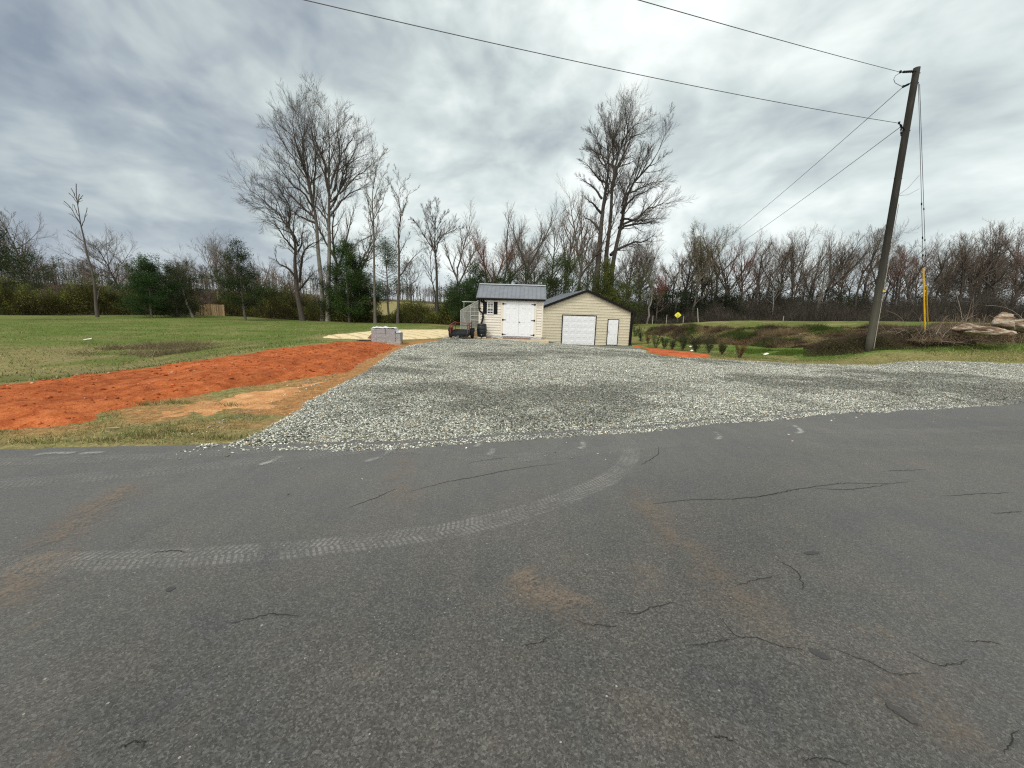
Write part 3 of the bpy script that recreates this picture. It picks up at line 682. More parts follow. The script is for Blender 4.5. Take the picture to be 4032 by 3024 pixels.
def mat_planks():
    m, N, b = mat_base('cedar_boards'); co = N.n.new('ShaderNodeTexCoord').outputs['Object']
    pl = N.add('ShaderNodeTexWhiteNoise', _noise_dimensions='1D', W=N.math('FLOOR', N.math('MULTIPLY', N.add('ShaderNodeSeparateXYZ', Vector=co).outputs[0], 6.5))).outputs[0]
    g = N.noise(N.scale(co, (20, 20, 1.2)), 1., 4, .7)
    c = N.ramp(N.math('ADD', N.math('MULTIPLY', pl, .5), N.math('MULTIPLY', g, .5)), [(.25, (.19, .125, .065)), (.5, (.36, .24, .125)), (.8, (.50, .37, .21))])
    N.put(b.inputs['Base Color'], c); b.inputs['Roughness'].default_value = .85; return m
wood_tan = mat_planks()
def siding(name, x0, x1, z0, z1, course, depth, mat, parent, clip=None, rib=False, M=None):
    """horizontal cladding facing -Y at y=0, each course a real step; clip(z)->(xl,xr)"""
    mb = MB(); z = z0; rows = []
    while z < z1 - 1e-4:
        zt = min(z + course, z1)
        if rib:
            prof = [(z, -.003), (z + .02, -.022), (z + .045, -.022), (z + .065, -.003), (zt, -.003)]
        else: prof = [(z, -.002), (z + .004, -depth), (z + .03, -depth), (zt, -.004)]
        rows += [q for q in prof if q[0] <= z1]; z = zt
    for i in range(len(rows) - 1):
        (za, ya), (zb, yb) = rows[i], rows[i + 1]
        ca = clip(za) if clip else (x0, x1); cb = clip(zb) if clip else (x0, x1)
        if ca[1] - ca[0] < .01: continue
        mb.quad((ca[0], ya, za), (ca[1], ya, za), (cb[1], yb, zb), (cb[0], yb, zb))
    # backing
    return mb.build(name, mat, parent)

def panel_door(mb, x0, x1, z0, z1, y, cols, rows, th=.03, bev=.035):
    """slab with moulded panels; cols,rows are lists of fractional spans"""
    mb.box(x0, x1, y, y + th, z0, z1)
    W, H = x1 - x0, z1 - z0
    for (a, b_) in cols:
        for (c, d_) in rows: mb.panel(x0 + W * a, x0 + W * b_, z0 + H * c, z0 + H * d_, y - .002, .020, bev)

# ---------------------------------------------------------------- storage shed
SX, SY, SYAW = -.19, 23.15, rad(-2.0)
def build_shed():
    z0 = .08
    t = empty('storage_shed', (SX, SY, z0), SYAW, 'cream vinyl storage shed with ribbed grey metal roof and white double doors', 'shed')
    hw, D = 1.83, 2.44; zb, ze, zr = .15, 2.33, 3.12; rx = hw + .16
    siding('front_wall', -hw, hw, zb, ze, .152, .030, vinyl, t)
    m = MB(); m.box(-hw + .01, hw - .01, .004, .10, zb, ze)
    for s in (-1, 1):
        x = s * hw
        V = [(x, .002, zb), (x, D, zb), (x, D, ze), (x, D / 2, zr - .06), (x, .002, ze)]
        x2 = x - s * .08; V2 = [(x2, a[1], a[2]) for a in V]
        m._add(V + V2, [(0, 1, 2, 3, 4), (9, 8, 7, 6, 5), (0, 5, 6, 1), (1, 6, 7, 2), (2, 7, 8, 3), (3, 8, 9, 4), (4, 9, 5, 0)])
    m.box(-hw, hw, D - .08, D, zb, ze)
    m.build('side_wall', vinyl, t)
    # corner trims and frieze
    for s in (-1, 1):
        c = MB(); c.box(s * hw - .045, s * hw + .045, -.035, .06, zb - .02, ze, bev=.004); c.build('corner_trim', trimw, t)
    c = MB(); c.box(-hw + .046, hw - .046, -.03, -.004, ze - .09, ze); c.build('frieze_board', trimw, t)
    # roof with ribs
    r = MB(); ov = .14; e = (-.17, ze - .03); th = .035
    for (ya, za, yb, zb2) in ((e[0], e[1], D / 2, zr), (D + .17, e[1], D / 2, zr)):
        r._add([(-rx, ya, za), (rx, ya, za), (rx, yb, zb2), (-rx, yb, zb2), (-rx, ya, za + th), (rx, ya, za + th), (rx, yb, zb2 + th), (-rx, yb, zb2 + th)],
               [(0, 1, 2, 3), (7, 6, 5, 4), (4, 5, 1, 0), (5, 6, 2, 1), (7, 4, 0, 3)])
        n = 17
        for k in range(n):
            x = -rx + .04 + (2 * rx - .08) * k / (n - 1)
            r._add([(x - .022, ya, za + th), (x + .022, ya, za + th), (x + .022, yb, zb2 + th), (x - .022, yb, zb2 + th),
                    (x - .010, ya, za + th + .022), (x + .010, ya, za + th + .022), (x + .010, yb, zb2 + th + .022), (x - .010, yb, zb2 + th + .022)],
                   [(4, 5, 6, 7), (0, 4, 7, 3), (5, 1, 2, 6), (0, 1, 5, 4)])
    ro = r.build('roof', roof_grey, t)
    k = MB()
    for s in (-1, 1): k._add([(-rx - .01, D / 2, zr + th + .045), (rx + .01, D / 2, zr + th + .045), (rx + .01, D / 2 + s * .13, zr + th - .02), (-rx - .01, D / 2 + s * .13, zr + th - .02)], [(0, 1, 2, 3)])
    k.build('ridge_cap', mat_plain('pale_ridge_metal', (.42, .43, .45), .4, .1, 4, metal=.3), ro)
    g = MB(); g.box(-rx + .01, rx - .01, -.22, -.045, ze - .135, ze - .032, bev=.01); g.build('gutter', black, ro)
    for s in (-1, 1):
        g = MB(); x = s * (rx + .012)
        for (ya, za, yb, zb2) in ((e[0], e[1], D / 2, zr), (D + .17, e[1], D / 2, zr)):
            g._add([(x - .011, ya, za - .05), (x - .011, yb, zb2 - .05), (x - .011, yb, zb2 + th + .01), (x - .011, ya, za + th + .01), (x + .011, ya, za - .05), (x + .011, yb, zb2 - .05), (x + .011, yb, zb2 + th + .01), (x + .011, ya, za + th + .01)],
                   [(0, 1, 2, 3), (7, 6, 5, 4), (0, 4, 5, 1), (2, 6, 7, 3), (3, 7, 4, 0), (1, 5, 6, 2)])
        g.build('rake_trim', roof_grey, ro)
    # double doors
    dz0, dz1 = .15, 2.11; dl, dm, dr = -.445, .46, 1.365
    f = MB(); f.box(dl - .13, dl - .005, -.05, -.004, dz0 - .05, dz1 + .13); f.box(dr + .005, dr + .13, -.05, -.004, dz0 - .05, dz1 + .13); f.box(dl - .004, dr + .004, -.048, -.004, dz1 + .006, dz1 + .125)
    f.build('door_frame', trimw, t)
    rows = [(.045, .34), (.40, .70), (.80, .93)]
    for i, (a, b) in enumerate(((dl, dm - .006), (dm + .006, dr))):
        d = MB(); panel_door(d, a, b, dz0, dz1, -.045, [(.17, .44), (.56, .83)], rows)
        do = d.build('door', white, t)
        for zz in (.09, .93, 1.84):
            h = MB(); s = 1 if i == 0 else -1; xo = a if i == 0 else b
            h.box(min(xo - s * .055, xo + s * .02), max(xo - s * .055, xo + s * .02), -.062, -.051, dz0 + zz - .055, dz0 + zz + .055)
            h._add([(xo + s * .02, -.06, dz0 + zz - .028), (xo + s * .19, -.06, dz0 + zz - .012), (xo + s * .19, -.06, dz0 + zz + .012), (xo + s * .02, -.06, dz0 + zz + .028),
                    (xo + s * .02, -.05, dz0 + zz - .028), (xo + s * .19, -.05, dz0 + zz - .012), (xo + s * .19, -.05, dz0 + zz + .012), (xo + s * .02, -.05, dz0 + zz + .028)],
                   [(0, 1, 2, 3), (4, 7, 6, 5), (0, 4, 5, 1), (3, 2, 6, 7), (1, 5, 6, 2)])
            h.build('hinge', black, do)
        if i == 1:
            h = MB(); h.box(a + .01, a + .05, -.06, -.045, dz0 + .79, dz0 + .85); h.bar((a + .03, -.075, dz0 + .82), (a + .10, -.075, dz0 + .82), .02); h.bar((a + .03, -.05, dz0 + .82), (a + .03, -.08, dz0 + .82), .018)
            h.build('handle', black, do)
    # window and shutters
    wx0, wx1, wz0, wz1 = -1.39, -1.02, 1.40, 2.08
    w = MB(); fr = .032
    w.box(wx0, wx0 + fr, -.05, -.004, wz0, wz1); w.box(wx1 - fr, wx1, -.05, -.004, wz0, wz1)
    w.box(wx0 + fr, wx1 - fr, -.048, -.004, wz0, wz0 + fr); w.box(wx0 + fr, wx1 - fr, -.048, -.004, wz1 - fr, wz1); zm = (wz0 + wz1) / 2
    w.box(wx0 + fr, wx1 - fr, -.052, -.02, zm - .02, zm + .02); xm = (wx0 + wx1) / 2
    w.box(wx0 - .02, wx1 + .02, -.06, -.003, wz0 - .035, wz0 - .004)
    wo = w.build('window', white, t)
    p = MB(); p.box(wx0 + fr, wx1 - fr, -.028, -.018, wz0 + fr, wz1 - fr); p.build('pane', glass_dark, wo)
    p = MB()
    for (a, b) in ((wz0 + fr, zm - .021), (zm + .021, wz1 - fr)):
        p.box(xm - .008, xm + .008, -.040, -.030, a, b); q = (a + b) / 2
        p.box(wx0 + fr, xm - .009, -.040, -.030, q - .007, q + .007); p.box(xm + .009, wx1 - fr, -.040, -.030, q - .007, q + .007)
    p.build('muntin', white, wo)
    for (a, b) in ((wx0 - .24, wx0 - .015), (wx1 + .015, wx1 + .235)):
        s = MB(); s.box(a, b, -.045, -.019, wz0 - .01, wz1 + .01)
        for k in range(20):
            zz = wz0 + .04 + k * (wz1 - wz0 - .08) / 20
            if abs(zz - zm) < .03: continue
            s.box(a + .03, b - .03, -.052, -.044, zz, zz + .018)
        s.build('shutter', black, t)
    # flood light
    l = MB(); l.box(-1.76, -1.56, -.04, -.015, 2.16, 2.21)
    for x in (-1.73, -1.60): l.tube([(x, -.05, 2.17), (x + .01, -.14, 2.10)], [.03, .055], 10)
    l.box(-1.70, -1.63, -.10, -.04, 2.02, 2.10); l.build('flood_light', black, t)
    # lattice skirt
    s = MB(); s.box(-hw, hw, .06, .075, 0, zb)
    s.build('skirt_backing', black, t)
    s = MB(); n = 52; st = 2 * hw / n
    for k in range(-3, n + 1):
        for sg in (1, -1):
            xa = -hw + k * st; xb = xa + .14
            za, z2 = (0.005, .145) if sg > 0 else (.145, .005)
            if xa < -hw: f_ = (-hw - xa) / .14; za = za + (z2 - za) * f_; xa = -hw
            if xb > hw: f_ = (hw - xa) / (xb - xa); z2 = za + (z2 - za) * f_; xb = hw
            if xb - xa > .01: s.bar((xa, -.012 if sg > 0 else -.006, za), (xb, -.012 if sg > 0 else -.006, z2), .005, .018)
    s.box(-hw, hw, -.018, .0, zb - .012, zb + .006); s.build('lattice_skirt', white, t)
    # downpipe
    p = MB(); x = -hw - .02
    p.tube([(x, -.12, ze - .08), (x, -.11, ze - .25), (x, -.09, 1.72), (x + .04, -.10, 1.55), (x + .16, -.12, 1.47), (x + .235, -.12, 1.38), (x + .24, -.12, 1.15), (x + .20, -.13, .97), (x + .14, -.16, .80), (x + .13, -.17, .66)], [.045] * 5 + [.05] * 5, 10)
    for zz in (1.1, 1.0, .9, .8, 1.3, 1.22): p.tube([(x + .22 - max(0, 1.15 - zz) * .25, -.13, zz), (x + .22 - max(0, 1.15 - zz) * .25, -.13, zz + .03)], .056, 10)
    p.box(x - .05, x + .12, -.10, -.02, 1.70, 1.73); p.build('downpipe', black, t)
build_shed()

def build_slab():
    m = MB(); z1 = .075
    P = [(-2.72, 22.72), (2.02, 22.42), (2.12, 25.6), (-4.2, 25.6), (-4.2, 23.6), (-2.72, 23.5)]
    n = len(P); m._add([(x, y, -.55) for x, y in P] + [(x, y, z1) for x, y in P], [tuple(range(n, 2 * n))] + [(i, (i + 1) % n, n + (i + 1) % n, n + i) for i in range(n)])
    o = m.build('concrete_slab', concrete); o['kind'] = 'structure'
build_slab()
def paver_row():
    g = 'pavers laid end to end before the shed doors'
    x0 = -.61; z = .078
    proto = None
    lens = [.13, .40, .40, .40, .28]
    labs = ['short paver piece at the left end of the brick step', 'first long grey red paver from the left in the brick step', 'middle paver of the brick step under the shed doors', 'long paver just right of the middle of the brick step', 'brown paver closing the right end of the brick step']
    x = x0
    for L, lb in zip(lens, labs):
        m = MB(); m.box(0, L - .012, -.10, .10, 0, .085, bev=.008)
        o = m.build('paver', brick_red); o.location = (x, 22.93 - (x - x0) * .033, z); o.rotation_euler.z = rad(-2)
        tag(o, lb, 'paver', g); x += L
paver_row()
def loose_block(name, x, y, z, w, d, h, rz, mat, label, cat='block', tilt=0):
    m = MB(); m.box(-w / 2, w / 2, -d / 2, d / 2, 0, h, bev=.008)
    o = m.build(name, mat); o.location = (x, y, z); o.rotation_euler = (0, tilt, rz); return tag(o, label, cat)

def build_barrel():
    x, y = -1.83, 22.72; z = .165
    t = empty('rain_barrel', (x, y, z), 0, 'black plastic rain barrel under the shed downpipe', 'barrel')
    m = MB(); H = .74
    m.lathe([(.235, 0), (.25, .02), (.262, .10), (.272, .16), (.268, .17), (.272, .18), (.285, .30), (.289, .37), (.285, .38), (.289, .39), (.285, .50), (.270, .60), (.264, .61), (.268, .62), (.262, .70), (.25, .725), (.245, .74), (.225, .742)], 28)
    m.build('barrel_body', barrel_m, t, True)
    m = MB(); m.lathe([(.222, .743), (.225, .752), (.10, .758), (.02, .758)], 24); m.build('lid', barrel_m, t)
    m = MB(); m.tube([(0, -.25, .12), (0, -.32, .12), (0, -.325, .09)], .014, 8); m.box(-.03, .03, -.30, -.29, .13, .145); m.build('spigot', steel, t)
    for k, dx in enumerate((-.14, .14)):
        b = MB(); b.box(-.12, .12, -.20, .20, 0, .088, bev=.006)
        o = b.build('concrete_block', concrete); o.location = (x + dx, y, .077); tag(o, ('left' if k == 0 else 'right') + ' pale block carrying the black rain barrel', 'block', 'blocks under the rain barrel')
    loose_block('concrete_block', -1.42, 22.78, .077, .28, .19, .10, .1, brick_red, 'loose tan block lying right of the rain barrel')
    loose_block('dark_brick', -1.05, 22.84, .077, .30, .10, .04, -.05, black, 'flat dark piece on the slab between barrel and brick step', 'brick')
build_barrel()

def build_greenhouse():
    # lean-to greenhouse beside the left wall of the shed
    X1 = SX - 1.83 - .05; X0 = X1 - 1.16; Y0 = 24.0; Y1 = 26.2
    t = empty('lean_to_greenhouse', (X0, Y0, .05), 0, 'clear lean to greenhouse with silver frame against the shed side', 'greenhouse')
    W = X1 - X0; zb = .30; zl = 1.58; zt = 2.26; Dp = Y1 - Y0
    zat = lambda x: zl + (zt - zl) * x / W
    f = MB(); w = .032
    for y in (0, Dp):
        f.bar((0, y, zb), (0, y, zl), w); f.bar((W - .02, y, zb), (W - .02, y, zt - .02), w); f.bar((.02, y, zb), (W - .04, y, zb), w)
        f.bar((0, y, zl), (W - .02, y, zt - .02), w); f.bar((W * .52, y, zb + .02), (W * .52, y, zat(W * .52) - .03), w)
        f.bar((.02, y, zl - .05), (W - .04, y, zl - .05), w * .8)
    for z, x in ((zb, 0), (zl, 0), (zt - .02, W - .02), (.95, 0)): f.bar((x, .02, z), (x, Dp - .02, z), w)
    for y in (Dp * .33, Dp * .66): f.bar((0, y, zb), (0, y, zl), .03); f.bar((0, y, zl), (W, y, zt - .02), .03)
    f.bar((.06, -.015, zl - .15), (W * .50, -.015, zb + .05), .022)
    f.build('frame', alu, t)
    f = MB(); f = MB()
    for zz in (1.02, 1.28, zl + .21): f = MB(); f.bar((W * .54, -.01, zz), (W - .05, -.01, zz), .05, .02); f.build('door_rail', white, t)
    p = MB(); p._add([(.02, .002, zb), (W - .03, .002, zb), (W - .03, .002, zt - .03), (.02, .002, zl), (.02, .010, zb), (W - .03, .010, zb), (W - .03, .010, zt - .03), (.02, .010, zl)], [(0, 1, 2, 3), (7, 6, 5, 4)]); p.build('front_panel', poly_m, t)
    p = MB(); p.box(-.012, -.004, .02, Dp - .02, zb, zl); p.build('side_panel', poly_m, t)
    p = MB(); p._add([(0, .0, zl + .022), (W, 0, zt + .002), (W, Dp, zt + .002), (0, Dp, zl + .022), (0, .0, zl + .030), (W, 0, zt + .010), (W, Dp, zt + .010), (0, Dp, zl + .030)], [(3, 2, 1, 0), (4, 5, 6, 7), (0, 1, 5, 4)]); p.build('roof_panel', poly_m, t)
    v = MB(); v.bar((-.08, Dp * .6, 2.13), (W * .9, Dp * .6, 2.13), .035, .05); v.bar((.03, Dp * .6, zl), (.03, Dp * .6, 2.12), .025); v.build('raised_vent_bar', alu, t)
    b = MB(); b.box(-.01, W - .01, -.02, .03, .02, .14); b.box(-.008, W - .012, -.022, .032, .144, .272); b.build('base_board', wood_raw, t)
    b = MB(); b.box(.1, W - .1, Dp - .7, Dp - .2, .80, .83); b.box(.1, .14, Dp - .7, Dp - .66, .2, .8); b.box(W - .2, W - .16, Dp - .7, Dp - .66, .2, .8); b.build('shelf', wood_raw, t)
    # dark seedling pots seen through the sheet
    for k, (x, y) in enumerate(((.30, 1.6), (.55, 1.7), (.80, 1.65))):
        q = MB(); q.lathe([(.06, 0), (.085, .14), (.08, .14)], 12); 
        q.tube([(0, 0, .12), (.01, 0, .25), (-.02, .01, .36)], [.05, .09, .02], 6)
        o = q.build('plant_pot', black); o.location = (X0 + x, Y0 + y, .05 + .832); tag(o, ('left', 'middle', 'right')[k] + ' dark seedling pot on the greenhouse shelf', 'pot', 'pots inside the greenhouse')
build_greenhouse()

def build_trailer():
    x, y = -3.02, 21.55; zg = float(gravel_z(np.array([x]), np.array([y]))[0])
    t = empty('utility_trailer', (x, y, zg), rad(-3), 'small black utility trailer with rusty red side rails and tongue on the gravel', 'trailer')
    T = Matrix.Translation((0, .9, .30)) @ Matrix.Rotation(rad(6), 4, 'X')   # bed tips forward
    hw, L = .50, 1.55
    b = MB(); b.box(-hw, hw, -L / 2, L / 2, -.02, .02, M=T)
    for k in range(9):
        yy = -L / 2 + .06 + k * .17; b.box(-hw + .03, hw - .03, yy, yy + .12, .021, .035, M=T)
    b.box(-hw - .02, hw + .02, -L / 2 - .03, -L / 2 - .002, -.10, .07, M=T); b.box(-hw - .02, hw + .02, L / 2 + .002, L / 2 + .03, -.10, .07, M=T)
    for s in (-1, 1): b.box(s * (hw + .012) - .014, s * (hw + .012) + .014, -L / 2, L / 2, -.09, .08, M=T)
    b.build('bed', deck_m, t)
    for s in (-1, 1):
        r = MB(); X = s * (hw - .02)
        for yy in (-L / 2 + .05, -.05, L / 2 - .08): r.bar((X, yy, .05), (X, yy, .52), .04, M=T)
        for zz in (.52, .34): r.bar((X, -L / 2 + .03, zz), (X, L / 2 - .05, zz), .035, .045, M=T)
        r.build('side_rail', rail_m, t)
    r = MB()
    for zz in (.30, .46): r.bar((-hw + .01, L / 2 - .08, zz), (hw - .01, L / 2 - .08, zz), .03, M=T)
    r.build('end_rail', rail_m, t)
    a = MB(); a.tube([(-.62, .95, .27), (.62, .95, .27)], .025, 8); a.build('axle', black, t)
    for s in (-1, 1):
        Mw = Matrix.Translation((s * .62, .95, .27)) @ Matrix.Rotation(rad(90), 4, 'Y')
        w = MB(); w.lathe([(.15, -.075), (.22, -.085), (.255, -.06), (.268, 0), (.255, .06), (.22, .085), (.15, .075)], 26, Mw)
        for k in range(26):
            an = 2 * math.pi * k / 26; Mk = Mw @ Matrix.Rotation(an, 4, 'Z'); w.box(.262, .274, -.012, .012, -.06, .06, M=Mk)
        wo = w.build('wheel', tyre_m, t)
        h = MB(); h.lathe([(.03, -.078), (.05, -.03), (.145, -.02), (.152, -.08), (.152, .08), (.145, .02), (.05, .03), (.03, .078)], 20, Mw); h.build('rim', rim_m, wo)
        fd = MB()
        for k in range(9):
            a0 = rad(20 + k * 16); a1 = rad(20 + (k + 1) * 16); R_ = .31
            y0, z0_, y1, z1_ = .95 - R_ * math.cos(a0), .27 + R_ * math.sin(a0), .95 - R_ * math.cos(a1), .27 + R_ * math.sin(a1)
            fd._add([(s * .62 - .10, y0, z0_), (s * .62 + .10, y0, z0_), (s * .62 + .10, y1, z1_), (s * .62 - .10, y1, z1_)] + [(s * .62 - .10, y0, z0_ + .01), (s * .62 + .10, y0, z0_ + .01), (s * .62 + .10, y1, z1_ + .01), (s * .62 - .10, y1, z1_ + .01)], [(0, 1, 2, 3), (7, 6, 5, 4)])
        fd.build('mudguard', black, t)
    g = MB(); g.bar((-.38, .12, .20), (.03, -.42, .10), .05); g.bar((.38, .12, .20), (-.03, -.42, .10), .05); g.bar((0, -.38, .105), (0, -.62, .085), .06); g.build('tongue', black, t)
    g = MB(); g.box(-.045, .045, -.74, -.60, .055, .115, bev=.015); g.tube([(0, -.62, .11), (.0, -.60, .17)], .012, 6); g.tube([(.08, -.5, .02), (.08, -.5, .20)], .018, 8); g.bar((.0, -.5, .10), (.08, -.5, .12), .03); g.tube([(.055, -.56, .19), (.11, -.50, .19)], .012, 6)
    g.tube([(.08, -.54, .035), (.08, -.46, .035)], .035, 10); g.build('coupler', steel, t)
build_trailer()

# ---------------------------------------------------------------- garage
def build_garage():
    yaw = rad(7.5); cx, cy, zg = 5.32, 29.75, -.66
    t = empty('metal_garage', (cx, cy, zg), yaw, 'tan ribbed metal garage with black trim, white roll up door and side entry door', 'garage')
    hw = 3.66; ze = 2.60; zr = 4.03; L = 7.6
    gab = lambda z: (-hw, hw) if z <= ze else (-hw * (zr - z) / (zr - ze), hw * (zr - z) / (zr - ze))
    # wall around the openings: door and entry sit proud of the cladding
    siding('front_wall', -hw, hw, 0, zr - .03, .207, .02, tan_metal, t, gab, True)
    b = MB()
    V = [(-hw + .01, .01, 0), (hw - .01, .01, 0), (hw - .01, .01, ze), (0, .01, zr - .03), (-hw + .01, .01, ze)]
    b._add(V + [(x, L, z) for (x, y, z) in V], [(0, 1, 2, 3, 4), (9, 8, 7, 6, 5), (0, 5, 6, 1), (1, 6, 7, 2), (4, 9, 5, 0)]); b.build('wall_core', tan_metal, t)
    for s in (-1, 1):
        m = MB(); z = 0
        while z < ze - .03:
            zt = min(z + .207, ze); prof = [(z, .003), (z + .02, .022), (z + .045, .022), (z + .065, .003), (zt, .003)]
            for (za, da), (zb_, db) in zip(prof[:-1], prof[1:]):
                m.quad((s * (hw + da), 0.02, za), (s * (hw + da), L, za), (s * (hw + db), L, zb_), (s * (hw + db), .02, zb_))
            z = zt
        m.build('side_wall', tan_metal, t)
    # roof
    ov = .17; sl = (zr - ze) / hw; r = MB()
    for s in (-1, 1):
        xe = s * (hw + .16); zee = ze - .16 * sl; th = .03
        r._add([(0, -ov, zr), (xe, -ov, zee), (xe, L + .1, zee), (0, L + .1, zr), (0, -ov, zr + th), (xe, -ov, zee + th), (xe, L + .1, zee + th), (0, L + .1, zr + th)], [(0, 1, 2, 3), (7, 6, 5, 4), (0, 4, 5, 1), (1, 5, 6, 2), (2, 6, 7, 3)])
        for k in range(1, 22):
            f = k / 22; x = xe * f; z = zr + (zee - zr) * f + th; a = xe * .006
            r._add([(x - a * 1.2, -ov, z + .001), (x + a * 1.2, -ov, z), (x + a * 1.2, L + .1, z), (x - a * 1.2, L + .1, z + .001), (x, -ov, z + .018), (x, L + .1, z + .018)], [(0, 4, 5, 3), (4, 1, 2, 5)])
    ro = r.build('roof', roof_grey, t)
    for s in (-1, 1):
        k = MB(); xe = s * (hw + .17); zee = ze - .17 * sl
        k._add([(0, -ov - .03, zr - .13), (xe, -ov - .03, zee - .13), (xe, -ov - .03, zee + .05), (0, -ov - .03, zr + .05), (0, -ov, zr - .13), (xe, -ov, zee - .13), (xe, -ov, zee + .05), (0, -ov, zr + .05)],
               [(0, 1, 2, 3), (7, 6, 5, 4), (0, 4, 5, 1), (1, 5, 6, 2), (2, 6, 7, 3)])
        k._add([(0, -ov, zr + .052), (xe, -ov, zee + .052), (xe, -ov + .12, zee + .052), (0, -ov + .12, zr + .052)], [(0, 1, 2, 3)])
        k.build('rake_trim', black, ro)
    g = MB(); xe = hw + .16; g.box(xe, xe + .12, -ov, L, ze - .16 * sl - .09, ze - .16 * sl + .03, bev=.01); g.build('gutter', black, ro)
    g = MB(); g.box(-xe - .12, -xe, -ov, L, ze - .16 * sl - .09, ze - .16 * sl + .03, bev=.01); g.build('gutter', black, ro)
    for s in (-1, 1):
        k = MB(); xa, xb = sorted((s * (hw - .09), s * (hw + .035))); k.box(xa, xb, -.045, .10, -.02, ze - .03); k.build('corner_trim', black, t)
    p = MB(); p.tube([(hw + .22, -.08, ze - .16), (hw + .22, -.08, ze - .33), (hw + .10, -.05, ze - .55), (hw + .085, -.03, ze - .8), (hw + .085, -.03, .10), (hw + .12, -.12, .03)], .045, 8); p.build('downpipe', black, t)
    # roll-up door
    xl, xr = -1.70, .82; dh = 2.16
    f = MB(); f.box(xl - .06, xl, -.07, -.004, .0, dh + .06); f.box(xr, xr + .06, -.07, -.004, 0, dh + .06); f.box(xl + .001, xr - .001, -.068, -.004, dh, dh + .058); f.build('door_frame', black, t)
    f = MB(); f.box(xl + .002, xl + .05, -.05, -.004, 0.01, dh); f.build('jamb', white, t); f = MB(); f.box(xr - .05, xr - .002, -.05, -.004, .01, dh); f.build('jamb', white, t)
    d = MB(); a, b_ = xl + .052, xr - .052; hs = (dh - .02) / 5
    for r_ in range(5):
        za = .012 + r_ * hs; d.box(a, b_, -.040, -.024, za, za + hs - .006)
        for c in range(5):
            w = (b_ - a) / 5; d.panel(a + c * w + .055, a + (c + 1) * w - .055, za + .07, za + hs - .075, -.042, .024, .05)
    d.build('roll_up_door', white, t)
    # entry door
    xl, xr = 1.83, 2.62; dh = 1.93
    f = MB(); f.box(xl - .045, xl, -.06, -.004, .03, dh + .05); f.box(xr, xr + .045, -.06, -.004, .03, dh + .05); f.box(xl + .001, xr - .001, -.058, -.004, dh + .006, dh + .049); f.box(xl + .001, xr - .001, -.058, -.004, .03, .055); f.build('entry_frame', black, t)
    d = MB(); panel_door(d, xl + .004, xr - .004, .058, dh, -.05, [(.15, .44), (.56, .85)], [(.06, .33), (.40, .70), (.79, .93)], .03, .03)
    do = d.build('entry_door', white, t)
    h = MB(); h.tube([(xl + .07, -.052, 1.0), (xl + .07, -.10, 1.0), (xl + .07, -.11, 1.0)], [.02, .02, .032], 10); h.build('handle', steel, do); h = MB(); h.tube([(xl + .07, -.052, 1.10), (xl + .07, -.075, 1.10)], .026, 10); h.build('deadbolt', steel, do)
    b = MB(); b.box(-hw - .1, hw + .1, -.12, -.05, -.20, -.02); b.build('footing', concrete, t)
build_garage()

